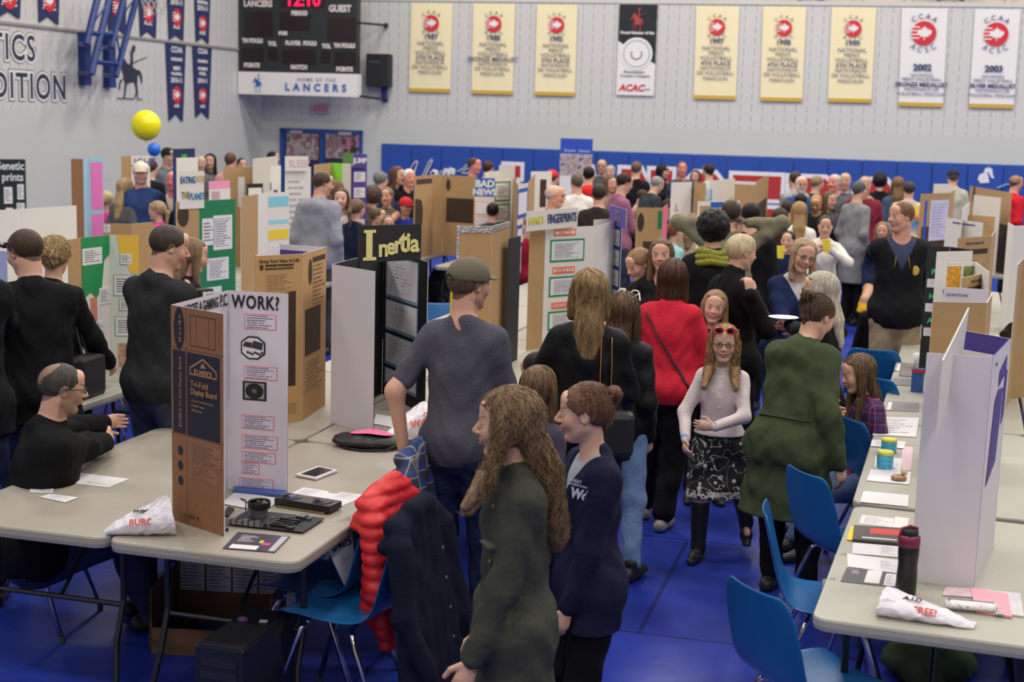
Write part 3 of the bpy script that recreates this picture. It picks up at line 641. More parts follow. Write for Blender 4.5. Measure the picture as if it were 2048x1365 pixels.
mb = MB(); mb.prism([BW.pt(uc, zled - .03, .02), BW.pt(16, zled - .03, .02), BW.pt(16, zled + .05, .02), BW.pt(uc, zled + .05, .02)], BW.n * -.7); tag(mb.build('trim_1', mat('ledge_paint', (200, 198, 192), .6)), kind='structure')
mb = MB()
for x_ in range(700, 2400, 100):
    if 1180 < x_: u_, z_ = BW.px(x_ + 15, 0, -.3); mb.prism([BW.pt(u_, zled + .06, -.45), BW.pt(u_ + .06, zled + .06, -.45), BW.pt(u_ + .06, zled + 1.4, -.45), BW.pt(u_, zled + 1.4, -.45)], BW.n * -.05)
tag(mb.build('trim_2', mat('ledge_paint', (200, 198, 192), .6)), kind='structure')
mb = MB(); wall_slab(mb, LW, -22, 0, 0, 2.3, 1); wall_slab(mb, LW, -22, 0, 2.3, 9, 0); tag(mb.build('wall_left', [m_wu, m_wl]), kind='structure')
# thin conduit line along the left wall
zl = LW.px(250, 73)[1]; mb = MB(); mb.prism([LW.pt(-20, zl - .02, .03), LW.pt(0, zl - .02, .03), LW.pt(0, zl + .02, .03), LW.pt(-20, zl + .02, .03)], -LW.n * .03); tag(mb.build('trim_3', mat('rail_paint', (150, 145, 142), .6)), kind='structure')
# floor: blue protective sheets taped over the boards
fm = bpy.data.materials.new('blue_floor_cover'); fm.use_nodes = True; nt = fm.node_tree; b = nt.nodes['Principled BSDF']; N = nt.nodes.new; L = nt.links.new
b.inputs['Roughness'].default_value = .33; b.inputs['Specular IOR Level'].default_value = .55
tc = N('ShaderNodeTexCoord'); mp = N('ShaderNodeMapping'); mp.inputs['Rotation'].default_value = (0, 0, R(15)); L(tc.outputs['Object'], mp.inputs[0])
br = N('ShaderNodeTexBrick'); br.inputs['Scale'].default_value = 1; br.inputs['Brick Width'].default_value = 2.1; br.inputs['Row Height'].default_value = 1.6; br.inputs['Mortar Size'].default_value = .012; br.inputs['Color1'].default_value = lin((34, 56, 160)); br.inputs['Color2'].default_value = lin((30, 50, 148)); br.inputs['Mortar'].default_value = lin((20, 34, 108)); L(mp.outputs[0], br.inputs['Vector'])
nz = N('ShaderNodeTexNoise'); nz.inputs['Scale'].default_value = 2.2; nz.inputs['Detail'].default_value = 5; L(tc.outputs['Object'], nz.inputs['Vector'])
mx = N('ShaderNodeMix'); mx.data_type = 'RGBA'; mx.blend_type = 'MULTIPLY'; mx.inputs[0].default_value = .5; L(br.outputs['Color'], mx.inputs[6]); L(nz.outputs['Color'], mx.inputs[7]); 
L(br.outputs['Color'], b.inputs['Base Color'])
bp = N('ShaderNodeBump'); bp.inputs['Strength'].default_value = .25; bp.inputs['Distance'].default_value = .03; L(nz.outputs['Fac'], bp.inputs['Height']); L(bp.outputs[0], b.inputs['Normal'])
mr = N('ShaderNodeMapRange'); mr.inputs['To Min'].default_value = .24; mr.inputs['To Max'].default_value = .5; L(nz.outputs['Fac'], mr.inputs['Value']); L(mr.outputs[0], b.inputs['Roughness'])
mb = MB(); f0 = LW.pt(-22, 0); f1 = LW.pt(0, 0); f2 = BW.pt(16, 0); f3 = BW.pt(16, 0) - LW.du * 28
mb.quad([p - UP * 0 for p in (f0, f3, f2, f1)]); mb.prism([p - UP * .1 for p in (f0, f3, f2, f1)], -UP * .1); tag(mb.build('floor', fm), kind='structure')
# ---- marks shared by banners: a maple leaf ball and a mounted lancer
LEAF = [(0, 1), (.18, .62), (.42, .72), (.34, .3), (.62, .55), (.72, .38), (1, .34), (.86, .12), (.96, -.02), (.5, -.34), (.56, -.5), (.08, -.42), (.06, -.9), (-.06, -.9), (-.08, -.42), (-.56, -.5), (-.5, -.34), (-.96, -.02), (-.86, .12), (-1, .34), (-.72, .38), (-.62, .55), (-.34, .3), (-.42, .72), (-.18, .62)]
def polyf(mb, M, pts, s, off, mi):
    M = np.array(M); n = mb.add([M[:3, 3] + M[:3, 0] * x * s + M[:3, 1] * y * s + M[:3, 2] * off for x, y in pts]); mb.face(range(n, n + len(pts)), mi)
def ball(name, M, r, parent, red, white, cm=(.0, .0)):
    mb = MB(); circ = [(cos(2 * pi * k / 28), sin(2 * pi * k / 28)) for k in range(28)]; polyf(mb, M, circ, r, 0, 0); polyf(mb, M, [(x * .62 + .05, y * .62) for x, y in LEAF], r, .002, 1)
    for k in range(4): y = .45 - .3 * k; polyf(mb, M, [(-1.02, y), (-.35, y), (-.35, y + .1), (-1.0, y + .1)], r, .0015, 1)
    return mb.build(name, [red, white], parent)
KN = [  # horse, rider, lance, legs and ground line, y down, drawn once and reused at every size
 [(565, 690), (590, 665), (625, 670), (650, 720), (690, 740), (720, 765), (770, 800), (790, 795), (805, 820), (820, 870), (825, 930), (815, 960), (800, 880), (785, 850), (770, 860), (768, 930), (745, 945), (730, 930), (710, 945), (695, 930), (670, 955), (650, 935), (625, 930), (610, 900), (612, 850), (600, 830), (590, 780), (575, 770), (560, 800), (530, 810), (510, 830), (490, 800), (520, 790), (545, 760)],
 [(660, 745), (690, 720), (695, 650), (690, 600), (700, 570), (715, 520), (735, 510), (745, 540), (735, 590), (720, 600), (718, 700), (715, 770), (690, 770)], [(715, 712), (875, 645), (878, 653), (716, 724)],
 [(580, 900), (600, 905), (575, 960), (572, 1020), (560, 1020), (562, 950)], [(630, 930), (655, 935), (640, 1020), (627, 1115), (615, 1115), (625, 1020)], [(735, 935), (765, 930), (772, 1030), (748, 1110), (735, 1112), (758, 1030)], [(766, 1030), (776, 1030), (780, 1120), (771, 1120)],
 [(540, 1110), (740, 1120), (740, 1131), (540, 1122)], [(765, 1124), (825, 1126), (825, 1135), (765, 1134)]]
def lancer(name, M, s, m, parent=None, wall=None):
    mb = MB()
    for k, poly in enumerate(KN):
        if wall: n = mb.add([wall.P(140 + x / 5.686, y / 5.686, .012 + .001 * k) for x, y in poly]); mb.face(range(n, n + len(poly)))
        else: polyf(mb, M, [((x - 690) / 300, -(y - 830) / 300) for x, y in poly], s, .0006 * k, 0)
    return mb.build(name, m, parent)
m_navy = mat('banner_navy', (34, 46, 92), .8); m_red = mat('banner_red', (205, 38, 52), .7); m_white = mat('banner_white', (226, 224, 222), .75)
m_cream = mat('cream_cloth', (236, 224, 182), .85, bump=.1, bscale=8); m_gold = mat('gold_fringe', (205, 170, 70), .8, bump=.6, bscale=200); m_ink = mat('banner_ink', (90, 96, 125), .8); m_ink2 = mat('navy_ink', (52, 62, 108), .8)
# ---- tall volleyball banners on the back wall
def banner(xl, yl, xr, yr, ybot, tilt, lines, white, year, label):
    u0, z1 = BW.px(xl, yl); u1, _ = BW.px(xr, yr); ul, z0 = BW.px(xl - tilt, ybot); ur = u1 + (ul - u0) * .6
    root = empty('championship_banner', BW.pt((u0 + u1) / 2, z0, .03), 0, label, 'banner', 'banners along the back wall'); inv = -np.array(root.location)
    def P(a, b, off=0): return BW.pt((u0 * (1 - a) + u1 * a) * b + (ul * (1 - a) + ur * a) * (1 - b), z0 + (z1 - z0) * b, .03 + off + .005 * sin(a * 17) * (1 - b * .5)) + inv
    mb = MB(); nx, ny = 12, 10; g = [[mb.add([P(i / nx, j / ny)]) for i in range(nx + 1)] for j in range(ny + 1)]
    for j in range(ny):
        for i in range(nx): mb.face((g[j][i], g[j][i + 1], g[j + 1][i + 1], g[j + 1][i]))
    bk = [[mb.add([P(i / nx, j / ny, -.006)]) for i in range(nx + 1)] for j in range(ny + 1)]
    for j in range(ny):
        for i in range(nx): mb.face((bk[j][i], bk[j + 1][i], bk[j + 1][i + 1], bk[j][i + 1]))
    mb.build('cloth', m_white if white else m_cream, root, smooth=True)
    mb = MB(); mb.hexa([P(0, -.0), P(1, -.0), P(1, 0, .012), P(0, 0, .012)][::-1], [P(0, -.045), P(1, -.045), P(1, -.045, .012), P(0, -.045, .012)][::-1]); mb.build('fringe', m_gold, root)
    w_ = u1 - u0; Hh = z1 - z0; ink = m_ink2 if white else m_ink
    def at(b): return frame(P(.5, b, .02), BW.du, U(P(.5, 1) - P(.5, 0)))
    r = .27 * w_ if white else .19 * w_; cb = .765 if not white else .735
    ball('emblem', at(cb), r, root, m_red, m_white)
    for word, sg in (('CCAA', 1), ('ACSC', -1)):
        for k, ch in enumerate(word):
            a_ = R(90 - (k - 1.5) * (24 if white else 28)) if sg > 0 else R(-90 + (k - 1.5) * (24 if white else 28)); M = at(cb).copy(); M[:3, 3] += M[:3, 0] * cos(a_) * r * 1.38 + M[:3, 1] * sin(a_) * r * 1.38; rot = a_ - R(90) if sg > 0 else a_ + R(90)
            X_, Y_ = M[:3, 0] * cos(rot) + M[:3, 1] * sin(rot), -M[:3, 0] * sin(rot) + M[:3, 1] * cos(rot); M[:3, 0] = X_; M[:3, 1] = Y_; text(ch, r * .62, ink, 'lettering', root, M)
    for b_, sz, s_, bo in lines: text(s_, sz * w_, ink, 'lettering', root, at(b_), bold=bo)
def cream(year, place): return [(.605, .17, year, .004), (.53, .13, 'NATIONAL', 0), (.475, .13, "MEN'S", 0), (.42, .13, 'VOLLEYBALL', 0), (.36, .14, place, .002), (.305, .12, 'NATIONAUX', 0), (.25, .12, 'DE VOLLEYBALL', 0), (.19, .12, 'MASCULIN', 0)]
def whiteb(year, place): return [(.37, .2, year, .006), (.29, .1, 'NATIONAL', 0), (.245, .1, "MEN'S VOLLEYBALL", 0), (.19, .125, place, .003), (.14, .1, 'NATIONAUX DE', 0), (.09, .1, 'VOLLEYBALL MASCULIN', 0)]
for a in ((824, 6, 906, 8, 176, 5, cream('1987', '5TH PLACE'), 0, '1987'), (948, 7, 1031, 9, 180, 4, cream('1988', 'BRONZE MEDALIST'), 0, '1988'), (1075, 9, 1156, 10, 183, 5, cream('1995', '5TH PLACE'), 0, '1995'),
          (1393, 12, 1479, 14, 190, 5, cream('1997', '4TH PLACE'), 0, '1997'), (1527, 13, 1613, 15, 194, 6, cream('1998', '4TH PLACE'), 0, '1998'), (1664, 14, 1753, 16, 196, 8, cream('1999', '5TH PLACE'), 0, '1999'),
          (1804, 16, 1896, 18, 204, 7, whiteb('2002', 'BRONZE MEDALLIST'), 1, '2002'), (1950, 18, 2041, 20, 207, 12, whiteb('2003', 'SILVER MEDALLIST'), 1, '2003')):
    banner(*a, ('white' if a[7] else 'cream') + ' volleyball banner dated ' + a[8] + ' with gold fringe on the back wall')
# ---- the black and white exclusive-supplier style banner
u0, z1 = BW.px(1240, 9); u1, _ = BW.px(1316, 11); _, z0 = BW.px(1235, 190); root = empty('sponsor_banner', BW.pt((u0 + u1) / 2, z0, .03), 0, 'black and white banner with a red mounted knight on the back wall', 'banner', 'banners along the back wall'); inv = -np.array(root.location)
w_, h_ = u1 - u0, z1 - z0; B0 = frame(BW.pt(u0, z0, .03) + inv, BW.du, UP)
mb = MB(); mb.prism([BW.pt(u0, z0, .03) + inv, BW.pt(u1, z0, .03) + inv, BW.pt(u1, z1, .03) + inv, BW.pt(u0, z1, .03) + inv], BW.n * .01); mb.build('cloth', m_white, root)
m_blk = mat('banner_black', (32, 36, 42), .8); mb = MB(); polyf(mb, B0, [(0, 1), (0, .60), (w_ / h_ * .5, .47), (w_ / h_, .35), (w_ / h_, 1)], h_, .013, 0); mb.build('black_field', m_blk, root)
def BM(a, b, off=.02): M = B0.copy(); M[:3, 3] = B0[:3, 3] + B0[:3, 0] * a * w_ + B0[:3, 1] * b * h_ + B0[:3, 2] * off; return M
lancer('knight_emblem', BM(.5, .83), .22, mat('brick_red', (170, 70, 66), .8), root)
mb = MB(); circ = [(cos(2 * pi * k / 32), sin(2 * pi * k / 32)) for k in range(32)]; polyf(mb, BM(.5, .46), circ, .42 * w_, -.002, 0); mb.build('round_seal', m_white, root)
mb = MB(); mb.tube([BM(.5, .46)[:3, 3] + B0[:3, 0] * x * .34 * w_ + B0[:3, 1] * y * .34 * w_ for x, y in circ + circ[:1]], .006, 4, cap=False); mb.tube([BM(.5, .46)[:3, 3] + B0[:3, 0] * cos(a) * .14 * w_ + B0[:3, 1] * sin(a) * .14 * w_ for a in np.linspace(-3.6, .5, 12)], .012, 4); mb.build('seal_ring', mat('seal_grey', (120, 124, 130), .8), root)
text('Proud Member of the', .10 * w_ * 1.0, m_white, 'lettering', root, BM(.5, .69), bold=.003); text('Association', .085, mat('ink_black', (50, 54, 62), .8), 'lettering', root, BM(.45, .26)); text('Canadian Collegiate', .07, mat('ink_black', (50, 54, 62), .8), 'lettering', root, BM(.48, .215))
text('ACAC', .17, m_red, 'lettering', root, BM(.4, .08), bold=.006, shear=.25); text('.com', .07, mat('ink_black', (50, 54, 62), .8), 'lettering', root, BM(.8, .07))
# ---- navy pennants on the wall at the side
def pennant(pts, logo, lr, words, label):
    V = [LW.px(*p) for p in pts]; cx = LW.px(*pts[2]); root = empty('pennant_banner', LW.pt(cx[0], cx[1], .02), 0, label, 'pennant', 'navy swallowtail pennants'); inv = -np.array(root.location)
    mb = MB(); mb.prism([LW.pt(u, z, .02) + inv for u, z in V], LW.n * .01); mb.build('cloth', m_navy, root)
    if logo: c = LW.px(*logo); ball('emblem', frame(LW.pt(c[0], c[1], .04) + inv, LW.du, UP), lr, root, m_red, m_white)
    for s_, x, y, sz in words: c = LW.px(x, y); text(s_, sz, m_white, 'lettering', root, frame(LW.pt(c[0], c[1], .035) + inv, LW.du, UP), bold=.004)
PN = 'swallowtail navy pennant with red ball emblem, '
pennant([(-14, -70), (-8, 36), (15, 22), (37, 38), (40, -66)], (14, -6), .17, [('ACSC', 15, 5, .14)], PN + 'high above the wall lettering ICS')
pennant([(72, -66), (76, 45), (94, 32), (114, 50), (117, -60)], (94, 2), .16, [('ACSC', 95, 14, .13)], PN + 'above the letter S of the wall lettering')
pennant([(210, -60), (215, 62), (235, 57), (248, 69), (252, -55)], (232, 16), .16, [], PN + 'behind the blue basketball hoop frame')
pennant([(273, -55), (279, 74), (293, 62), (309, 77), (313, -50)], (293, 26), .16, [('ACSC', 293, 46, .1)], PN + 'under the hanging basketball net')
pennant([(331, -50), (336, 80), (350, 70), (364, 82), (368, -46)], (350, 35), .15, [('2010-11', 350, 5, .13), ('ACSC', 350, 54, .09)], PN + 'above the taller men\'s volleyball pennant')
pennant([(386, -46), (390, 84), (402, 75), (415, 88), (419, -42)], (402, 47), .14, [('2010-11', 402, 17, .12), ('BASKETBALL', 402, 5, .07), ('ACSC', 402, 66, .09)], PN + 'above the women\'s pennant beside the scoreboard')
pennant([(329, 85), (336, 242), (350, 227), (363, 244), (369, 91)], (350, 190), .15, [('CCAA', 350, 100, .14), ('EXCELLENCE', 350, 119, .065), ("MEN'S", 350, 137, .09), ('VOLLEYBALL', 350, 148, .065), ('2010-11', 350, 161, .12), ('ACSC', 350, 212, .07)], PN + 'lower row, hanging beside the wall lancer')
pennant([(383, 92), (389, 235), (402, 223), (415, 238), (421, 97)], (402, 191), .14, [('CCAA', 402, 103, .13), ('CHAMPION', 402, 123, .07), ("WOMEN'S", 402, 138, .075), ('FUTSAL', 402, 148, .075), ('2010-11', 402, 162, .11), ('ACSC', 402, 213, .07)], PN + 'lower row, closest to the scoreboard')
# ---- lettering and mounted lancer painted on the side wall
root = empty('wall_lettering', LW.P(60, 150), 0, 'navy block words ending TICS and DITION on the side wall', 'lettering'); inv = -np.array(root.location)
for word, xr, yb, yt, sx in (('ATHLETICS', 70, 122, 72, .90), ('TRADITION', 132, 199, 151, .90)):
    ur, zb = LW.px(xr, yb); _, zt = LW.px(xr, yt); hgt = zt - zb
    for off, bo, m_ in ((.004, .055, mat('outline_navy', (70, 74, 88), .8)), (.008, .042, m_white), (.012, .008, mat('wall_navy', (42, 48, 70), .8))):
        text(word, hgt / .7, m_, 'lettering', root, frame(LW.pt(ur, zb, off) + inv, LW.du, UP), align='RIGHT', cy='BOTTOM_BASELINE', sx=sx, bold=bo, spacing=1.16)
tag(lancer('wall_lancer', None, 1, mat('wall_navy', (42, 48, 70), .8), wall=LW), 'dark silhouette of a mounted lancer painted on the side wall', 'mural')
# ---- basketball hoop frame swung up against the wall
mfb = mat('hoop_frame_blue', (24, 52, 120), .45); g = lambda x, y: (140 + x / 5.686, y / 5.686)
root = empty('basketball_hoop_frame', LW.P(180, 120), 0, 'blue steel basketball hoop frame folded up on the side wall', 'hoop frame'); inv = -np.array(root.location)
for x0, x1, y0, y1 in ((155, 168, 64, 170), (205, 218, 70, 175)):
    ua, za = LW.px(x0, y0); ub, _ = LW.px(x1, y0); _, zb = LW.px(x0, y1); mb = MB(); mb.prism([LW.pt(ua, zb, .0) + inv, LW.pt(ub, zb, .0) + inv, LW.pt(ub, za, .0) + inv, LW.pt(ua, za, .0) + inv], LW.n * .12); mb.build('wall_post', mfb, root)
for nm, r_, segs in (('beam', .055, ([(185, 505), (330, -90)], [(240, 845), (465, -90)], [(465, 540), (625, -90)], [(520, 870), (775, -90)])), ('cross_bar', .04, ([(215, 375), (500, 395)], [(280, 705), (545, 730)])), ('brace_rod', .015, ([(260, 270), (420, 50)], [(630, 130), (715, 10)], [(320, 600), (380, 540)], [(525, 380), (565, 610)]))):
    for sgm in segs: mb = MB(); mb.tube([LW.P(*g(*q), .55) + inv for q in sgm], r_, 6); mb.build(nm, mfb, root)
for a_, b_ in (((110, 500), (190, 505)), ((400, 545), (470, 535)), ((110, 830), (245, 838)), ((400, 858), (525, 862))): mb = MB(); mb.tube([LW.P(*g(*a_), .1) + inv, LW.P(*g(*b_), .55) + inv], .04, 6); mb.build('hinge_arm', mfb, root)
mb = MB(); c_ = LW.P(308, 3, .9)
for k in range(12):
    for sg in (1, -1): mb.tube([c_ + inv + np.array((.23 * (1 - .35 * t) * cos(k * pi / 6 + sg * t * 1.2), .23 * (1 - .35 * t) * sin(k * pi / 6 + sg * t * 1.2), .22 - .42 * t)) for t in np.linspace(0, 1, 6)], .006, 3)
mb.build('net', mat('net_cord', (200, 198, 190), .9), root)
# ---- scoreboard
SB = Wall(BW.pt(0, 0, 1.05), BW.du); SB.n = BW.n; x0, x1 = 477, 715
root = empty('scoreboard', SB.P(596, 193), 0, 'black scoreboard with white lettering and red clock digits over the double doors', 'scoreboard'); inv = -np.array(root.location)
ul, zb = SB.px(478, 143); ur, _ = SB.px(714, 160); _, zt = SB.px(478, -45); _, zs = SB.px(478, 188); zs2 = zs
def SP(x, y, off=.0): return SB.P(x, y, 0) + inv + SB.n * off
def slabp(name, x0, y0, x1, y1, off, th, m, par=root):
    (a, z0_), (b_, z1_) = SB.px(x0, y1), SB.px(x1, y0 + (x1 - x0) * .034); z1_ = SB.px(x0, y0)[1]; mb = MB(); mb.prism([SB.pt(a, z0_, 0) + inv + SB.n * off, SB.pt(b_, z0_, 0) + inv + SB.n * off, SB.pt(b_, z1_, 0) + inv + SB.n * off, SB.pt(a, z1_, 0) + inv + SB.n * off], SB.n * th); return mb.build(name, m, par)
slabp('cabinet', 478, -45, 715, 143, -.2, .2, mat('scoreboard_black', (38, 42, 43), .5)); slabp('sponsor_panel', 477, 143, 716, 188, -.2, .22, mat('panel_white', (232, 228, 224), .5))
dm = mat('digit_window', (34, 22, 25), .3)
for a in ((488, 22, 545, 72), (560, 24, 620, 60), (655, 35, 712, 80), (485, 95, 528, 122), (536, 97, 555, 120), (564, 99, 632, 128), (642, 103, 661, 126), (669, 104, 712, 130), (560, -14, 650, 14)): slabp('digit_window', a[0], a[1], a[2], a[3], .0, .008, dm)
cl = bpy.data.materials.new('clock_led'); cl.use_nodes = True; bb = cl.node_tree.nodes['Principled BSDF']; bb.inputs['Base Color'].default_value = lin((255, 20, 70)); bb.inputs['Emission Color'].default_value = lin((255, 20, 80)); bb.inputs['Emission Strength'].default_value = 1.6
def stext(s_, x, y, sz, m_, bo=.004, sx=1, sp=1.0): text(s_, sz, m_, 'lettering', root, frame(SP(x, y, .03), SB.du, UP), bold=bo, sx=sx, spacing=sp)
m_sw = mat('board_lettering', (215, 205, 202), .6)
for s_, x, y, sz in (('LANCERS', 517, 8, .16), ('GUEST', 681, 18, .17), ('PERIOD', 600, 27, .11), ('POSS', 567, 67, .09), ('TM FOULS', 506, 82, .105), ('TOL', 546, 88, .105), ('PLAYER  FOULS', 603, 87, .105), ('TOL', 654, 93, .105), ('TM FOULS', 690, 92, .105), ('POINTS', 505, 131, .11), ('MATCH', 599, 135, .11), ('POINTS', 690, 139, .11)): stext(s_, x, y, sz, m_sw, .008, .86)
stext('12:10', 607, 2, .30, cl, .006, 1.05)
m_bl = mat('lancer_blue', (36, 92, 170), .6); stext('LANCERS', 632, 176, .19, m_bl, .006, 1.0, 1.75); stext('HOME OF THE', 634, 160, .09, mat('soft_blue', (110, 125, 160), .6), .001, 1, 1.4); lancer('lancer_emblem', frame(SP(517, 166, .03), SB.du, UP), .17, m_bl, root)
for a, b_ in (((478, 30), (462, 28)), ((478, 183), (447, 190)), ((715, 45), (738, 43)), ((715, 192), (738, 198))): mb = MB(); mb.tube([SP(*a, -.1), SP(*b_, -1.03)], .025, 6); mb.ell(SP(*b_, -1.0), (.05, .05, .05), 8); mb.build('support_arm', mat('arm_black', (30, 34, 36), .5), root)
# ---- loudspeaker, exit sign
S2 = Wall(BW.pt(0, 0, .3), BW.du); root = empty('loudspeaker', S2.P(755, 150), 0, 'black loudspeaker on a blue bracket beside the scoreboard', 'speaker'); inv = -np.array(root.location)
def on(Wl, x0, y0, x1, y1): a, z0_ = Wl.px(x0, y1); b_, _ = Wl.px(x1, y1); z1_ = Wl.px(x0, y0)[1]; return [Wl.pt(a, z0_), Wl.pt(b_, z0_), Wl.pt(b_, z1_), Wl.pt(a, z1_)]
mb = MB(); mb.prism([p + inv for p in on(S2, 731, 107, 777, 173)], -S2.n * .25); mb.build('cabinet', mat('speaker_black', (26, 28, 30), .6, bump=.3, bscale=200), root, bevel=.02)
mb = MB(); mb.prism([p + inv for p in on(Wall(BW.pt(0, 0, .1), BW.du), 762, 165, 772, 202)], -S2.n * .1); mb.build('bracket', mfb, root); mb = MB(); mb.prism([p + inv - S2.n * -.002 for p in on(S2, 737, 122, 760, 124)], S2.n * .003); mb.build('badge', mat('badge_grey', (90, 90, 110), .4), root)
E2 = Wall(BW.pt(0, 0, .05), BW.du); root = empty('exit_sign', E2.P(641, 218), 0, 'pale grey exit sign with faint red letters under the scoreboard', 'sign'); inv = -np.array(root.location)
mb = MB(); mb.prism([p + inv for p in on(E2, 629, 207, 655, 228)], -E2.n * .05); mb.build('housing', mat('exit_grey', (168, 160, 170), .6), root); text('EXIT', .155, mat('exit_red', (232, 96, 120), .6), 'lettering', root, frame(E2.P(641.5, 218) + inv + E2.n * .006, E2.du, UP), bold=.004)
# ---- double door with photo posters behind it
root = tag(empty('door_1', BW.P(642, 400)), kind='structure'); root.location[2] = 0; inv = -np.array(root.location)
ua, zt = BW.px(562, 256); ub, _ = BW.px(726, 262); m_df = mat('door_frame_blue', (28, 66, 140), .5); m_dp = mat('door_leaf', (30, 40, 78), .4)
def bslab(name, a, b_, z0_, z1_, o0, th, m, par): mb = MB(); mb.prism([BW.pt(a, z0_, o0) + inv, BW.pt(b_, z0_, o0) + inv, BW.pt(b_, z1_, o0) + inv, BW.pt(a, z1_, o0) + inv], BW.n * th); return mb.build(name, m, par)
um = (ua + ub) / 2; bslab('frame_side', ua, ua + .1, 0, zt, 0, .06, m_df, root); bslab('frame_side', ub - .06, ub, 0, zt, 0, .06, m_df, root); bslab('frame_head', ua, ub, zt - .08, zt, 0, .06, m_df, root); bslab('door_leaf', ua + .1, um - .02, 0, zt - .08, 0, .03, m_dp, root); bslab('door_leaf', um + .02, ub - .06, 0, zt - .08, 0, .03, m_dp, root); bslab('mullion', um - .02, um + .08, 0, zt - .08, 0, .055, m_df, root)
for xq in (595, 692): q = BW.px(xq, 263); bslab('door_closer', q[0] - .13, q[0] + .13, zt - .1, zt - .04, .06, .03, mat('closer_grey', (165, 165, 165), .5), root)
def blotch(name, cols, sc=6, rough=.4, seed=0):
    m = bpy.data.materials.new(name); m.use_nodes = True; nt = m.node_tree; b = nt.nodes['Principled BSDF']; b.inputs['Roughness'].default_value = rough; N = nt.nodes.new; L = nt.links.new
    tc = N('ShaderNodeTexCoord'); mp = N('ShaderNodeMapping'); mp.inputs['Location'].default_value = (seed, seed * 2.3, 0); L(tc.outputs['Object'], mp.inputs[0]); n = N('ShaderNodeTexNoise'); n.inputs['Scale'].default_value = sc; n.inputs['Detail'].default_value = 3; L(mp.outputs[0], n.inputs['Vector'])
    cr = N('ShaderNodeValToRGB'); cr.color_ramp.interpolation = 'LINEAR'
    while len(cr.color_ramp.elements) < len(cols): cr.color_ramp.elements.new(.5)
    for i, c in enumerate(cols): e = cr.color_ramp.elements[i]; e.position = .3 + .4 * i / (len(cols) - 1); e.color = lin(c)
    L(n.outputs['Fac'], cr.inputs[0]); L(cr.outputs[0], b.inputs['Base Color']); return m
for x0_, y0_, x1_, y1_, cols, lb in ((573, 266, 637, 318, [(60, 45, 45), (165, 160, 158), (130, 60, 62), (175, 172, 170)], 'team photo poster of players on the door leaf under the exit sign'), (651, 266, 685, 316, [(60, 50, 55), (170, 165, 165), (130, 80, 85), (150, 150, 150)], 'pale sports photo poster on the middle of the double doors'), (685, 266, 722, 330, [(30, 34, 34), (36, 42, 40), (180, 120, 140), (40, 46, 42)], 'dark sports action photo poster above the green grass')):
    p = on(Wall(BW.pt(0, 0, .045), BW.du), x0_, y0_, x1_, y1_); r_ = empty('photo_poster', p[0], 0, lb, 'poster'); mb = MB(); mb.prism([q - p[0] for q in p], BW.n * .008); mb.build('print', blotch('poster_print', cols, 5, .5, x0_), r_)
p = on(Wall(BW.pt(0, 0, .056), BW.du), 686, 306, 722, 330); mb = MB(); mb.prism(p, BW.n * .004); tag(mb.build('grass_strip', mat('grass_print', (105, 150, 70), .6)), 'green grass strip at the foot of the dark action poster', 'poster')
# ---- wall pads and their lettering
up0 = BW.px(764, 300)[0]; W_ = .61; pads = []; k = 0; m_pad = mat('pad_vinyl', (30, 72, 158), .45, bump=.15, bscale=3)
root = None
while up0 + k * W_ < 15:
    if k == 0:
        root = empty('wall_pad', BW.pt(up0, 0, .0), -R(13), 'blue vinyl wall pad, run along the foot of the back wall', 'wall pad', 'blue pads along the back wall')
        mb = MB(); mb.box((W_ / 2, -.03, .95), (W_ - .008, .05, 1.75)); mb.build('vinyl_cover', m_pad, root, bevel=.015)
    else: copy_tree(root, BW.pt(up0 + k * W_, 0, 0))
    k += 1
_, zL = BW.px(1400, 345); SLc = [('L', 1010, 1062, 331), ('A', 1130, 1205, 335), ('N', 1243, 1345, 338), ('C', 1376, 1445, 346), ('E', 1466, 1563, 350), ('R', 1580, 1668, 355), ('S', 1712, 1788, 361)]
root = empty('pad_lettering', BW.P(1400, 345), 0, 'red block letters outlined in white reading LANCERS on the blue pads', 'lettering'); inv = -np.array(root.location)
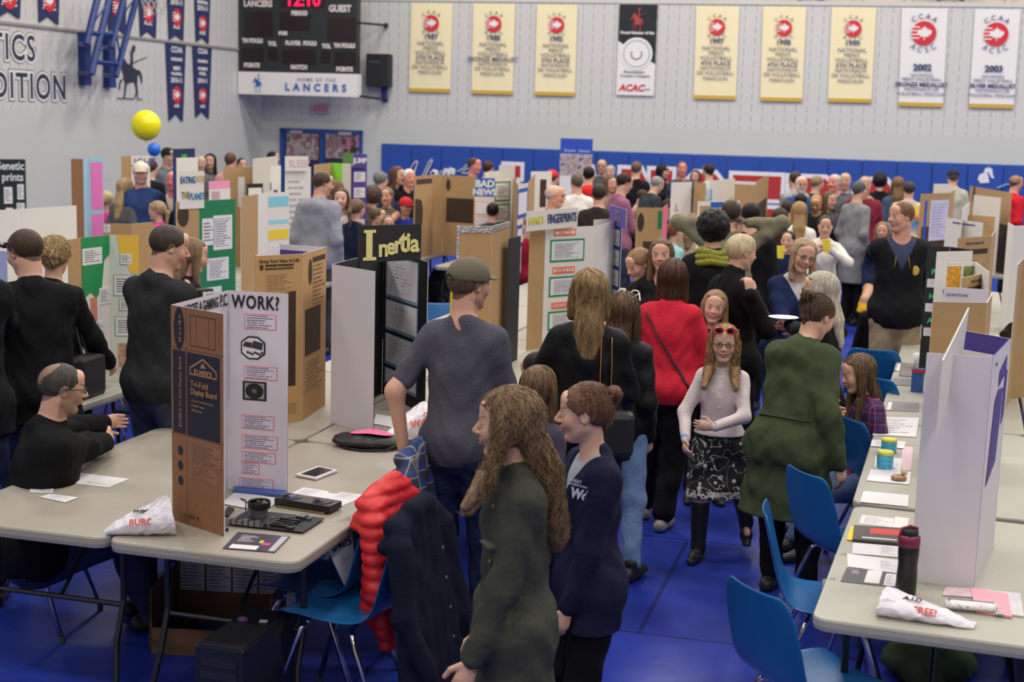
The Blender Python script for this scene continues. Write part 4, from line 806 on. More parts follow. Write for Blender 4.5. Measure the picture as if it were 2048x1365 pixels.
SLAB = {'L': [(0, 1), (.6, 1), (.6, .78), (.45, .78), (.45, .25), (.72, .25), (.72, .45), (1, .45), (1, 0), (0, 0), (0, .22), (.12, .22), (.12, .78), (0, .78)],
 'A': [(.3, 1), (.7, 1), (.95, .22), (1, .22), (1, 0), (.55, 0), (.55, .22), (.62, .22), (.6, .32), (.4, .32), (.38, .22), (.45, .22), (.45, 0), (0, 0), (0, .22), (.05, .22)],
 'N': [(0, 1), (.38, 1), (.68, .5), (.68, .8), (.58, .8), (.58, 1), (1, 1), (1, .8), (.9, .8), (.9, 0), (.68, 0), (.32, .56), (.32, .2), (.42, .2), (.42, 0), (0, 0), (0, .2), (.1, .2), (.1, .8), (0, .8)],
 'C': [(.22, 1), (.78, 1), (1, .84), (1, .6), (.68, .6), (.68, .76), (.32, .76), (.32, .24), (.68, .24), (.68, .4), (1, .4), (1, .16), (.78, 0), (.22, 0), (0, .16), (0, .84)],
 'E': [(0, 1), (1, 1), (1, .58), (.74, .58), (.74, .78), (.4, .78), (.4, .62), (.6, .62), (.6, .4), (.4, .4), (.4, .22), (.74, .22), (.74, .4), (1, .4), (1, 0), (0, 0), (0, .2), (.1, .2), (.1, .8), (0, .8)],
 'R': [(0, 1), (.8, 1), (1, .85), (1, .55), (.84, .42), (.95, .2), (1, .2), (1, 0), (.7, 0), (.55, .38), (.4, .38), (.4, .2), (.5, .2), (.5, 0), (0, 0), (0, .2), (.1, .2), (.1, .8), (0, .8)],
 'S': [(.22, 1), (.8, 1), (1, .84), (1, .66), (.68, .66), (.68, .78), (.3, .78), (.3, .62), (.8, .6), (1, .46), (1, .16), (.8, 0), (.22, 0), (0, .16), (0, .36), (.32, .36), (.32, .22), (.7, .22), (.7, .38), (.2, .42), (0, .56), (0, .84)]}
def inset(P_, d):   # push a polygon outwards by d
    P_ = np.array(P_); n = len(P_); ar = sum(P_[i][0] * P_[(i + 1) % n][1] - P_[(i + 1) % n][0] * P_[i][1] for i in range(n)); out = []
    for i in range(n):
        a, b, c = P_[i - 1], P_[i], P_[(i + 1) % n]; e1 = (b - a) / np.linalg.norm(b - a); e2 = (c - b) / np.linalg.norm(c - b); s_ = 1 if ar < 0 else -1
        n1 = np.array((-e1[1], e1[0])) * s_; n2 = np.array((-e2[1], e2[0])) * s_; v = (n1 + n2); v = v / max(v @ v / 2, .3); out.append(b + v * d)
    return out
m_lr = mat('letter_red', (176, 34, 38), .6); m_lw = mat('letter_white', (222, 222, 224), .6)
for ch, xa, xb, yt_ in SLc:
    a, zt_ = BW.px(xa, yt_, .06); b_, _ = BW.px(xb, yt_, .06); ww = b_ - a; hh_ = 1.0; pp = [(x * ww, y * hh_) for x, y in SLAB[ch]]; M = frame(BW.pt(a, zt_ - hh_, .062) + inv, BW.du, UP)
    mb = MB(); polyf(mb, M, inset(pp, .075), 1, 0, 0); lt = mb.build('letter', [m_lw], root); mb = MB(); polyf(mb, M, pp, 1, .004, 0); mb.build('letter_face', [m_lr], lt)
root = empty('script_lettering', BW.P(870, 345), 0, 'white handwritten word Home on the blue wall pads', 'lettering'); inv = -np.array(root.location)
HP = lambda x, y: BW.P(740 + x / 3.938, 270 + y / 3.938, .07) + inv
for nm, pth in (('letter_h', [(250, 420), (300, 300), (340, 230), (365, 205), (375, 215), (350, 290), (320, 380), (300, 430)]), ('letter_h_stem', [(380, 400), (420, 310), (460, 220), (485, 190), (490, 205), (450, 290), (400, 400)]), ('letter_o', [(480, 330), (475, 300), (500, 278), (525, 290), (520, 320), (490, 335)]), ('letter_m', [(540, 330), (560, 285), (575, 280), (572, 320), (600, 275), (615, 278), (612, 315), (640, 268), (655, 275), (650, 310)]), ('letter_e', [(690, 290), (730, 270), (760, 240), (790, 232), (785, 255), (750, 275), (720, 300), (760, 305), (800, 290)])):
    mb = MB(); mb.tube([HP(*q) for q in pth], .045, 6, flat=.3); mb.build(nm, m_lw, root)
u_, z_ = BW.px(1976, 378, .06); M = frame(BW.pt(u_, z_, .065), BW.du, UP)
mb = MB(); mb_s = 1 / 118.; HK = [(1585, 290), (1600, 250), (1640, 230), (1680, 235), (1690, 260), (1700, 330), (1605, 335), (1600, 310), (1585, 305)]; PL = [(1645, 215), (1660, 185), (1700, 175), (1730, 195), (1735, 250), (1750, 285), (1725, 285), (1700, 245), (1690, 220), (1660, 240)]
for poly in (HK, PL): n = mb.add([BW.P(1640 + x / 5.02, 300 + y / 5.02, .07) for x, y in poly]); mb.face(range(n, n + len(poly)))
tag(mb.build('knight_helmet_emblem', m_lw), 'white plumed knight helmet emblem on the blue wall pad', 'emblem')
mb = MB(); mb.tube([BW.P(1994, 377, .08), BW.P(2012, 370, .08), BW.P(2045, 366, .08)], .02, 5); tag(mb.build('lance_stroke', mat('lance_blue', (110, 150, 200), .6)), 'pale blue lance stroke beneath the white knight helmet emblem', 'emblem')
# small navy pennants over the ledge
for x_, lb in ((1618, 'before the last cream banner'), (1898, 'over the first white banner')):
    p = on(Wall(BW.pt(0, 0, -.1), BW.du), x_ - 24, -60, x_ + 30, 3); p = [p[0], (p[0] + p[1]) / 2 + UP * .06, p[1], p[2], p[3]]; mb = MB(); mb.prism(p, -BW.n * .01); tag(mb.build('ledge_pennant', m_navy), 'small navy pennant high on the ledge ' + lb, 'pennant')
# ---- balloons
for px_, py_, s_, r_, c_, lb in ((292, 250, 150, 29.5, (245, 232, 20), 'big round yellow balloon floating before the side wall'), (308, 299, 138, 13.2, (38, 108, 220), 'small round blue balloon under the yellow one')):
    d = 2844 / s_; P = EYE + ray(px_, py_) / F * d; r = r_ / s_; root = empty('balloon', (P[0], P[1], P[2] - r * 1.12), 0, lb, 'balloon'); mb = MB()
    mb.lathe([(max(.001, r * sin(pi * i / 16) * (1 if i > 7 else 1)), -r * cos(pi * i / 16) * (1.06 if i < 8 else 1) + r * 1.12) for i in range(17)], n=32); mb.build('skin', mat('latex', c_, .3, spec=.5), root, smooth=True)
    mb = MB(); mb.lathe([(.02 * r, .14 * r), (.07 * r, -.0)], n=8); mb.build('knot', mat('latex', c_, .3, spec=.5), root); mb = MB(); mb.tube([(0, 0, 0), (.02, 0, -.6), (-.01, .02, -1.3)], .003, 4); mb.build('string', m_white, root)
# ---------------------------------------------------------------- tables
TZ = .74; V2 = lambda a: np.array((sin(R(a)), cos(R(a)), 0)); C2 = lambda a: np.array((cos(R(a)), -sin(R(a)), 0))
m_tabg = mat('table_plastic_grey', (160, 153, 141), .42, bump=.06, bscale=60, var=.03); m_tabw = mat('table_plastic_pale', (168, 165, 153), .42, bump=.06, bscale=60, var=.03); m_tubk = mat('table_leg_black', (22, 24, 30), .4)
def make_table(w, l, m):
    root = empty('folding_table', (0, 0, 0)); r = .06
    def rr(ins, z):
        out = []
        for cx, cy, a0 in ((w - r, r, -90), (w - r, l - r, 0), (r, l - r, 90), (r, r, 180)):
            for k in range(7): a = R(a0 + 15 * k); out.append((cx + (r - ins) * cos(a), cy + (r - ins) * sin(a), z))
        return out
    mb = MB(); ks = [mb.add(rr(i, z)) for i, z in ((.03, TZ - .05), (.004, TZ - .045), (0, TZ - .03), (0, TZ - .008), (.004, TZ - .001), (.01, TZ))]
    for a, b in zip(ks, ks[1:]):
        for i in range(28): j = (i + 1) % 28; mb.face((a + i, a + j, b + j, b + i))
    mb.face([ks[-1] + i for i in range(28)]); mb.face([ks[0] + i for i in reversed(range(28))]); mb.build('tabletop', m, root)
    for sg in (0, 1):
        y0 = .3 if sg == 0 else l - .3; dy = -.12 if sg == 0 else .12
        for x0 in (.1, w - .1): mb = MB(); mb.tube([(x0, y0, TZ - .05), (x0, y0, .38), (x0 + (0), y0 + dy * .5, .22), (x0 + (-.03 if x0 < w / 2 else .03), y0 + dy, .0)], .014, 8); mb.build('leg', m_tubk, root)
        
        for z_ in (.36, TZ - .06): mb = MB(); mb.tube([(.1, y0, z_), (w - .1, y0, z_)], .011, 6); mb.build('leg_brace', m_tubk, root)
        mb = MB(); mb.tube([(w / 2, y0, .36), (w / 2, l / 2 + (y0 - l / 2) * .35, TZ - .06)], .009, 6); mb.build('folding_stay', m_tubk, root)
    return root
def in_fp(q, m=0.0):
    for p, v, c in FP:
        d = q - p; a, b = d @ c, d @ v
        if -m < a < .8 + m and -m < b < 1.83 + m: return True
    return False
tg = make_table(.8, 1.83, m_tabg); tw = make_table(.8, 1.83, m_tabw); used = {}
FP = []
def table(p, yaw, kind, label, group):
    FP.append((np.array((p[0], p[1], 0)), V2(yaw), C2(yaw)))
    src = tg if kind == 'g' else tw
    if kind not in used: used[kind] = 1; src.location = (p[0], p[1], 0); src.rotation_euler = (0, 0, -R(yaw)); t = tag(src, label, 'table', group)
    else: t = copy_tree(src, (p[0], p[1], 0), -R(yaw), label=label); t['group'] = group; t['category'] = 'table'
    return t
YW = 15.5; vL, cL = V2(YW), C2(YW)
A0 = np.array((-1.549, 5.30, 0)); A1 = A0 - cL * .815 + vL * .02
where = ['carrying the dismantled computer and cardboard board', 'under the tall white Inertia board', 'beyond the Inertia board, carrying the fingerprints board', 'behind the fingerprints board', 'far end of the middle table row']
for k in range(5): table(A0 + vL * 1.86 * k, YW, 'g' if k < 2 else 'w', 'grey folding table ' * (k < 2) + 'pale folding table ' * (k >= 2) + where[k], 'tables of the middle row')
where = ['with three loose papers beside the seated balding man', 'behind the tall brown display box', 'under the foil-edged brown board', 'behind the foil-edged brown board', 'far end of the middle row, on its window side']
for k in range(5): table(A1 + vL * 1.86 * k, YW, 'g' if k < 2 else 'w', ('grey folding table ' if k < 2 else 'pale folding table ') + where[k], 'tables of the middle row')
aR = at_z(1622, 1236, TZ); bR = at_z(1708, 1010, TZ); yR = math.degrees(math.atan2(bR[0] - aR[0], bR[1] - aR[1])); lR = np.linalg.norm(bR - aR); vR, cR = V2(yR), C2(yR)
FP.append((np.array((aR[0], aR[1], 0)), vR, cR)); FP.append((np.array((aR[0], aR[1], 0)) + cR * .815, vR, cR)); tr = make_table(.8, lR - .01, m_tabw); tr.location = (aR[0], aR[1], 0); tr.rotation_euler = (0, 0, -R(yR)); tag(tr, 'pale folding table with the black bottle and crumpled carrier bag', 'table', 'tables of the aisle-side row')
tr2 = copy_tree(tr, tuple(aR - UP * aR[2] + cR * .815), -R(yR), label='pale folding table behind the tall white board beside the bottle')
b2 = at_z(1704, 1004, TZ); b2[2] = 0; e2 = at_z(1800, 700, TZ); yR2 = math.degrees(math.atan2(e2[0] - b2[0], e2[1] - b2[1])); v2, c2 = V2(yR2), C2(yR2)
wh = ['with the blue jars and loose worksheets', 'with grey leaflets and the small blue box', 'with the black-jacketed chair drawn up to it', 'under the brown board with a blue frame', 'at the far end beside the man in red']
for k in range(5): table(b2 + v2 * 1.86 * k, yR2, 'w', 'pale folding table ' + wh[k], 'tables of the aisle-side row'); table(b2 + v2 * 1.86 * k + c2 * .815, yR2, 'w', 'pale folding table at the back of the aisle-side row, ' + ['nearest', 'second', 'third', 'fourth', 'farthest'][k] + ' from the bottle', 'tables of the aisle-side row')
b3 = at_z(238, 676, TZ); b3[2] = 0
for k in range(5): table(b3 - cL * .8 + vL * 1.86 * k, YW, 'w', 'pale folding table ' + ['under the green tree poster board', 'beside the man in black with jeans', 'behind the green science board', 'beyond the white board with teal shapes', 'near the double doors'][k], 'tables of the side row'); table(b3 - cL * 1.62 + vL * 1.86 * k, YW, 'w', 'pale folding table in the wall-side column, ' + ['nearest', 'second', 'third', 'fourth', 'farthest'][k] + ' from the blonde woman', 'tables of the side row')
# ---------------------------------------------------------------- chairs
m_shell = mat('chair_blue_plastic', (24, 96, 158), .32, var=.04, bscale=6); m_chrome = mat('chrome_tube', (200, 200, 205), .12, metal=1); m_foot = mat('rubber_foot', (60, 60, 62), .7)
def make_chair():
    root = empty('stacking_chair', (0, 0, 0)); prof = [(.225, .425), (.21, .445), (.16, .452), (.05, .442), (-.06, .434), (-.14, .44), (-.19, .462), (-.222, .51), (-.242, .58), (-.262, .66), (-.282, .74), (-.298, .80), (-.306, .825)]
    wid = [.17, .2, .212, .22, .222, .218, .212, .21, .212, .21, .2, .18, .14]; nt_ = 10
    mb = MB(); top = []; bot = []
    for i, ((y, z), w_) in enumerate(zip(prof, wid)):
        j = max(0, i - 1); k = min(len(prof) - 1, i + 1); t = U((0, prof[k][0] - prof[j][0], prof[k][1] - prof[j][1])); n_ = np.cross(t, (1, 0, 0)); n_ = n_ if n_[2] > -.2 else -n_
        n_ = np.array((0, -t[2], t[1])); n_ = -n_ if n_[2] < 0 or (abs(n_[2]) < .3 and n_[1] < 0) else n_
        A_, B_ = [], []
        for q in range(nt_ + 1):
            s_ = q / nt_ * 2 - 1; c_ = .018 * s_ * s_ - .0; p = np.array((w_ * s_, y, z)) + n_ * c_; A_.append(mb.add([p])); B_.append(mb.add([p - n_ * .007]))
        top.append(A_); bot.append(B_)
    for i in range(len(prof) - 1):
        for q in range(nt_): mb.face((top[i][q], top[i][q + 1], top[i + 1][q + 1], top[i + 1][q])); mb.face((bot[i][q], bot[i + 1][q], bot[i + 1][q + 1], bot[i][q + 1]))
        mb.face((top[i][0], top[i + 1][0], bot[i + 1][0], bot[i][0])); mb.face((top[i][-1], bot[i][-1], bot[i + 1][-1], top[i + 1][-1]))
    for q in range(nt_): mb.face((top[0][q], bot[0][q], bot[0][q + 1], top[0][q + 1])); mb.face((top[-1][q], top[-1][q + 1], bot[-1][q + 1], bot[-1][q]))
    o = mb.build('seat_shell', m_shell, root, smooth=True); sb = o.modifiers.new('s', 'SUBSURF'); sb.levels = 1; sb.render_levels = 1
    for sy, yl, yt in ((1, .24, .10), (-1, -.27, -.10)):
        mb = MB(); mb.tube([(-.16, yt, .405), (-.13, yt, .418), (.13, yt, .418), (.16, yt, .405)], .0115, 8); mb.build('seat_bar', m_chrome, root, smooth=True)
        for sx in (-1, 1):
            mb = MB(); mb.tube([(sx * .155, yt, .41), (sx * .178, yt + sy * .012, .39), (sx * .19, yt + sy * .03, .34), (sx * .225, yl, .012)], .0115, 8); lg = mb.build('leg', m_chrome, root, smooth=True)
            mb = MB(); mb.tube([(sx * .2245, yl, .03), (sx * .2255, yl, .0)], .014, 8); mb.build('foot_cap', m_foot, lg)
    return root
ch0 = make_chair(); ch_used = []
def chair(x, y, z, face, label, group='blue stacking chairs'):
    """x,y: pixel of the middle of the seat (z .45) or of the back's top edge (z .82)"""
    p = at_z(x, y, z); fd = np.array((sin(R(face)), cos(R(face)), 0))
    if z > .6: p = p + fd * .29
    if not ch_used: ch_used.append(1); ch0.location = (p[0], p[1], 0); ch0.rotation_euler = (0, 0, -R(face)); tag(ch0, label, 'chair', group); return ch0
    c = copy_tree(ch0, (p[0], p[1], 0), -R(face), label=label); return c
cA = chair(830, 1048, .82, -70, 'blue plastic chair with a navy denim jacket on its back')
cB = chair(772, 1003, .82, -72, 'blue plastic chair with the red puffer jacket, behind the numbered card')
cC = chair(835, 935, .82, -72, 'blue plastic chair draped with a plaid shirt by the man in a cap')
chair(60, 1060, .45, 95, 'blue plastic chair under the grey table, chrome legs showing, beside loose papers')
cD = chair(95, 930, .45, 78, 'blue plastic chair the balding man in black sits on')
chair(247, 684, .82, -70, 'blue plastic chair with chrome legs turned towards the blonde woman')
chair(287, 650, .82, -70, 'blue plastic chair tucked behind the one by the blonde woman')
chair(1512, 1178, .82, 62, 'dark blue chair with its back turned, beside the carrier bag table corner')
chair(1534, 1016, .82, 100, 'blue chair with a glossy seat, between two others at the aisle table')
chair(1612, 945, .82, 68, 'dark blue chair behind the skirted girl, beside the green coat')
chair(1702, 838, .82, 75, 'blue chair the girl in plaid sits on')
chair(1748, 700, .82, 20, 'wide blue chair back behind the girl in plaid')
chair(1752, 756, .82, 60, 'small blue chair back just behind the girl in plaid')
cM = chair(1778, 642, .82, 30, 'blue chair completely draped with a black jacket')
chair(1804, 612, .82, 60, 'far blue chair peeking out between khaki trousers and black jacket')
chair(885, 608, .82, 170, 'blue chair back showing beside the olive cap')
chair(1738, 552, .45, 150, 'blue chair under the girl in the yellow skirt')
chair(735, 520, .45, 60, 'blue chair in the gap beside the Inertia board')
# ---------------------------------------------------------------- tri-fold boards
m_kraft = mat('kraft_cardboard', (142, 98, 68), .8, bump=.08, bscale=30, var=.05); m_kraft2 = mat('pale_kraft', (176, 142, 98), .8, bump=.08, bscale=30, var=.04); m_wb = mat('board_white', (214, 208, 216), .6); m_wb2 = mat('board_white_warm', (222, 218, 212), .6)
m_bb = mat('board_black', (24, 26, 30), .6); m_brn = mat('board_brown_print', (62, 44, 34), .8); m_knavy = mat('kraft_navy_print', (34, 34, 48), .75); m_green = mat('poster_green', (12, 122, 78), .7); m_pur = mat('poster_purple', (78, 62, 140), .65); m_yel = mat('poster_yellow', (236, 204, 30), .6); m_kink = mat('kraft_ink', (70, 48, 36), .8)
m_txt = lines_mat('typed_sheet'); m_txt2 = lines_mat('typed_sheet_large', rows=8); m_pink = mat('pink_marker', (226, 108, 128), .6); m_paper = mat('paper_white', (226, 224, 226), .6); m_bt = mat('black_type', (24, 24, 26), .6); m_orange = mat('orange_frame', (232, 130, 96), .6)
BOARDS = []
class Board:
    def __init__(s, name, label, cat, pts, zt=1.62, zb=TZ, vis=None, back=None, group='tri-fold display boards', world=None):
        W_ = [np.array(p, float) for p in world] if world is not None else [at_z(p[0], p[1], zt) for p in pts]
        for p in W_: p[2] = 0
        s.W = W_; s.zt, s.zb = zt, zb; c = sum(W_) / len(W_); s.root = empty(name, (c[0], c[1], zb), 0, label, cat, group); s.o = np.array((c[0], c[1], zb)); s.panels = []
        BOARDS.append(s); n = len(W_) - 1; vis = vis or [m_wb] * n; back = back or m_wb
        for i in range(n):
            a, b = W_[i], W_[i + 1]; d = U(b - a); nn = np.cross(d, UP); f = 1 if nn @ (-(a + b) / 2) > 0 else -1
            mb = MB(); th = .004; A_ = [a + d * .001, b - d * .001, b - d * .001 - nn * f * th, a + d * .001 - nn * f * th]
            if f < 0: A_ = [A_[1], A_[0], A_[3], A_[2]]
            k = mb.add([p + UP * zb - s.o for p in A_] + [p + UP * zt - s.o for p in A_])
            mb.face((k, k + 1, k + 5, k + 4), 0, ((0, 0), (1, 0), (1, 1), (0, 1))); mb.face((k + 2, k + 3, k + 7, k + 6), 1, ((0, 0), (1, 0), (1, 1), (0, 1)))
            for q in ((1, 2, 6, 5), (3, 0, 4, 7), (4, 5, 6, 7), (3, 2, 1, 0)): mb.face([k + t for t in q], 1)
            o = mb.build('panel', [vis[i], back if not isinstance(back, list) else back[i]], s.root)
            if f > 0: s.panels.append((a, d, nn, np.linalg.norm(b - a), o))
            else: s.panels.append((b, -d, -nn, np.linalg.norm(b - a), o))
    def M(s, i, u, v, off=.002):
        a, d, nn, L_, o = s.panels[i]; return frame(a + d * u * L_ + UP * (s.zb + (s.zt - s.zb) * v) + nn * off - s.o, d, UP)
    def rect(s, i, u0, v0, u1, v1, m, name='sheet', off=.002, par=None):
        a, d, nn, L_, o = s.panels[i]; H_ = s.zt - s.zb; mb = MB(); P_ = [a + d * L_ * u + UP * (s.zb + H_ * v) - s.o for u, v in ((u0, v0), (u1, v0), (u1, v1), (u0, v1))]
        k = mb.add([p for p in P_] + [p + nn * off for p in P_]); mb.face((k + 4, k + 5, k + 6, k + 7), 0, ((0, 0), (1, 0), (1, 1), (0, 1)))
        for q in range(4): mb.face((k + q, k + (q + 1) % 4, k + 4 + (q + 1) % 4, k + 4 + q))
        return mb.build(name, m, par or s.root)
    def framed(s, i, u0, v0, u1, v1, mf, mi, bd=.06, name='sheet'):
        f = s.rect(i, u0, v0, u1, v1, mf, 'frame_card', .0015); r = s.panels[i][3] / (s.zt - s.zb); s.rect(i, u0 + bd, v0 + bd * r, u1 - bd, v1 - bd * r, mi, name, .003, f)
    def poly(s, i, pts, m, name='cutout', off=.0025):
        a, d, nn, L_, o = s.panels[i]; H_ = s.zt - s.zb; mb = MB(); n = mb.add([a + d * L_ * u + UP * (s.zb + H_ * v) + nn * off - s.o for u, v in pts]); mb.face(range(n, n + len(pts))); return mb.build(name, m, s.root)
    def txt(s, i, u, v, body, size, m, off=.004, **k): return text(body, size, m, 'lettering', s.root, s.M(i, u, v, off), **k)
# 1 the cardboard-backed board about how a gaming computer works
b = Board('display_board', 'tri-fold board with kraft cardboard wing and white panel reading WORK?', 'display board', [(447, 628), (343, 610), (457, 581), (577, 588)], 1.625, vis=[m_kraft, m_wb, m_wb], back=[m_wb, m_kraft, m_kraft])
b.rect(0, .30, .42, .93, .80, m_knavy, 'printed_block', .0008); b.rect(0, .02, .42, .27, .80, m_knavy, 'printed_block', .0008)
mb = MB(); M = b.M(0, .15, .90, .0012); polyf(mb, M, [(cos(a) * .034, sin(a) * .085) for a in np.linspace(0, 2 * pi, 25)[:-1]], 1, 0, 0); mb.build('printed_oval', m_knavy, b.root)
for vv in (.34, .27, .2): mb = MB(); polyf(mb, b.M(0, .16, vv, .0012), [(cos(a) * .016, sin(a) * .02) for a in np.linspace(0, 2 * pi, 17)[:-1]], 1, 0, 0); mb.build('printed_dot', m_knavy, b.root)
for x0, y0, x1, y1 in ((.36, .83, .37, .97), (.84, .83, .85, .97), (.36, .83, .85, .834), (.36, .966, .85, .97), (.48, .83, .485, .97), (.72, .83, .725, .97), (.285, .0, .29, 1.0), (0, .81, 1, .812), (0, .415, 1, .417), (.92, .84, .925, .96)): b.rect(0, x0, y0, x1, y1, m_kink, 'printed_line', .0006)
mk = mat('kraft_letter', (168, 126, 90), .8); b.poly(0, [(.36, .70), (.88, .70), (.88, .735), (.62, .785), (.36, .735)], mk, 'roof_logo'); b.poly(0, [(.38, .708), (.86, .708), (.86, .73), (.62, .775), (.38, .73)], m_knavy, 'roof_logo', .003); b.poly(0, [(.56, .74), (.68, .74), (.62, .765)], mk, 'roof_logo', .0035)
b.txt(0, .62, .716, "ELMER'S", .030, mk, bold=.0008, sx=1.05); b.txt(0, .38, .66, 'Tri-Fold', .034, mk, align='LEFT', bold=.0005); b.txt(0, .38, .625, 'Display Board', .034, mk, align='LEFT', sx=.86, bold=.0005)
for k_, s_ in enumerate(('Great for school projects', 'Durable design', 'Self Standing')): b.txt(0, .38, .585 - .022 * k_, '- ' + s_, .013, mk, align='LEFT')
klines = lines_mat('kraft_small_print', (152, 108, 76), (84, 58, 44), 9, .04); b.rect(0, .34, .30, .95, .39, klines, 'small_print', .0008); b.rect(0, .34, .22, .85, .285, klines, 'small_print', .0008); b.txt(0, .38, .045, '1 - 36 in - P', .022, m_kink, sx=.9)
Mv = lambda i, u, v: (lambda M: np.column_stack([M[:, 1], -M[:, 0], M[:, 2], M[:, 3]]))(b.M(i, u, v, .002))
text('36 in x 48 in', .022, mk, 'lettering', b.root, Mv(0, .17, .90)); text("ELMER'S Tri-Fold Display Board", .022, mk, 'lettering', b.root, Mv(0, .17, .61))
b.txt(1, .05, .955, 'HOW DOES A GAMING', .062, m_bt, align='LEFT', bold=.001, sx=.60); b.txt(1, .90, .955, 'P.C.', .075, m_bt, bold=.001, sx=.6)
b.txt(2, .06, .945, 'WORK?', .080, m_bt, align='LEFT', bold=.0016, sx=.74, spacing=1.12)
for u0, v0, u1, v1 in ((.27, .815, .80, .892), (.26, .565, .82, .632), (.22, .315, .77, .385), (.22, .215, .83, .285), (.22, .145, .80, .20), (.22, .085, .52, .145), (.18, .015, .76, .065)):
    b.framed(2, u0, v0, u1, v1, m_pink, lines_mat('typed_note', (214, 208, 220), (96, 88, 110), 6, .05), .012, 'note')
oc = [(.30, 1), (.70, 1), (1, .75), (1, .25), (.70, 0), (.30, 0), (0, .25), (0, .75)]; b.poly(2, [(.21 + .41 * x, .665 + .115 * y) for x, y in oc], m_bt, 'photo_frame', .002); b.poly(2, [(.235 + .36 * x, .673 + .099 * y) for x, y in oc], m_paper, 'photo', .0035)
mb = MB(); M = b.M(2, .46, .735, .004); polyf(mb, M, [(-.02, -.01), (.03, -.02), (.035, .012), (-.01, .022)], 1, 0, 0); polyf(mb, M, [(-.06, -.005), (-.02, -.012), (-.015, .012), (-.05, .016)], 1, 0, 0)
for k_ in range(7): M = b.M(2, .33 + .04 * k_, .700 - .004 * (k_ % 3), .004); polyf(mb, M, [(-.006, -.006), (.006, -.004), (.004, .006), (-.005, .005)], 1, 0, 0)
mb.build('power_supply_picture', mat('picture_dark', (52, 52, 58), .5), b.root)
b.rect(2, .24, .46, .64, .555, m_bt, 'photo_frame', .002); b.rect(2, .275, .47, .605, .547, mat('fan_photo_grey', (150, 150, 148), .5), 'photo', .003)
mb = MB(); M = b.M(2, .44, .508, .0042); polyf(mb, M, [(cos(a) * .042, sin(a) * .034) for a in np.linspace(0, 2 * pi, 25)[:-1]], 1, 0, 0); polyf(mb, M, [(cos(a) * .012, sin(a) * .01) for a in np.linspace(0, 2 * pi, 15)[:-1]], 1, .001, 1); mb.build('fan_picture', [m_bt, mat('fan_hub', (100, 100, 100), .5)], b.root)
# 2 Elmer's box board behind it
m_kbox = mat('box_kraft', (190, 152, 102), .8, bump=.08, bscale=30, var=.04)
b = Board('display_board', 'tall closed kraft board standing on end reading Bring Your Ideas to Life', 'display board', [(560, 490), (511, 512), (606, 508), (653, 494)], 1.65, vis=[m_wb, m_kbox, m_kbox], back=[m_kbox, m_wb, m_wb])
b.txt(1, .5, .965, 'Bring Your Ideas to Life', .026, m_kink, sx=.95, bold=.0003); b.rect(1, .20, .915, .80, .945, m_brn, 'printed_bar', .001); b.txt(1, .5, .93, 'www.elmers.com', .024, m_kbox, off=.003, bold=.0004); b.rect(1, .09, .915, .16, .945, m_brn, 'printed_bar', .001)
kb = lines_mat('box_small_print', (190, 152, 102), (110, 80, 52), 10, .04); b.rect(1, .2, .79, .8, .89, kb, 'small_print', .001); mb = MB(); polyf(mb, b.M(1, .85, .62, .0012), [(cos(a) * .16, sin(a) * .15) for a in np.linspace(pi / 2, 3 * pi / 2, 17)], 1, 0, 0); mb.build('printed_oval', m_brn, b.root)
b.rect(1, .62, .22, .85, .46, m_brn, 'printed_block', .001); b.rect(1, .66, .05, .95, .12, kb, 'barcode', .001)
mb = MB(); polyf(mb, b.M(2, .3, .88, .0012), [(cos(a) * .035, sin(a) * .07) for a in np.linspace(0, 2 * pi, 25)[:-1]], 1, 0, 0); mb.build('printed_oval', m_brn, b.root)
b.rect(2, .40, .93, .95, .96, m_brn, 'printed_bar', .001); b.rect(2, .40, .66, .95, .92, kb, 'small_print', .001); b.rect(2, .1, .38, .75, .66, m_brn, 'printed_block', .001); b.rect(2, .1, .15, .9, .35, kb, 'small_print', .001)
b = Board('display_board', 'white inner board with a purple stripe standing inside the tall kraft board', 'display board', [(557, 488), (646, 495)], 1.64, vis=[m_wb]); b.rect(0, 0, .93, 1, .965, m_pur, 'stripe')
# 3 Inertia
b = Board('display_board', 'white and black tri-fold board headed by the Inertia sign', 'display board', [(751, 543), (665, 529), (768, 502), (856, 524)], 1.60, vis=[m_wb, m_bb, m_bb], back=[m_bb, m_wb, m_wb])
bluec = mat('sheet_backing_blue', (128, 152, 178), .6)
ty = lines_mat('typed_sheet_spaced', (222, 216, 226), (130, 128, 138), 11, .14, dens=.62); pn_ = 2
for v0, v1 in ((.70, .97), (.475, .67), (.235, .435), (.095, .195)): f = b.rect(pn_, .06, v0 - .01, .80, v1 + .008, bluec, 'backing_card', .0015); b.rect(pn_, .09, v0 + .012, .78, v1, ty, 'sheet', .003, f)
p0 = at_z(715, 541, 1.56); p1 = at_z(842, 520, 1.60); p0[2] = p1[2] = 0; b2_ = Board('header_sign', 'black sign with cream hand-cut word Inertia on top of a board', 'sign', None, 1.80, 1.60, world=[p0, p1], vis=[mat('sign_black', (38, 36, 38), .7)], back=m_bb, group='header signs on boards'); M = b2_.M(0, .5, .46, .004)
mcr = mat('cutout_cream', (236, 226, 150), .7); text('I', .20, mcr, 'letter', b2_.root, b2_.M(0, .17, .46, .004), bold=.007, sx=1.2); b2_.rect(0, .09, .80, .27, .88, mcr, 'letter', .004); b2_.rect(0, .08, .05, .28, .14, mcr, 'letter', .004)
for ch_, u_, v_, sz in (('n', .39, .36, .135), ('e', .51, .40, .13), ('r', .62, .44, .135), ('t', .71, .52, .175), ('i', .785, .50, .14), ('a', .89, .46, .14)): text(ch_, sz, mcr, 'letter', b2_.root, b2_.M(0, u_, v_, .004), bold=.004)
b2_.rect(0, .0, -.28, .028, 0.02, mat('sign_black', (38, 36, 38), .7), 'slot_tab', -.004)
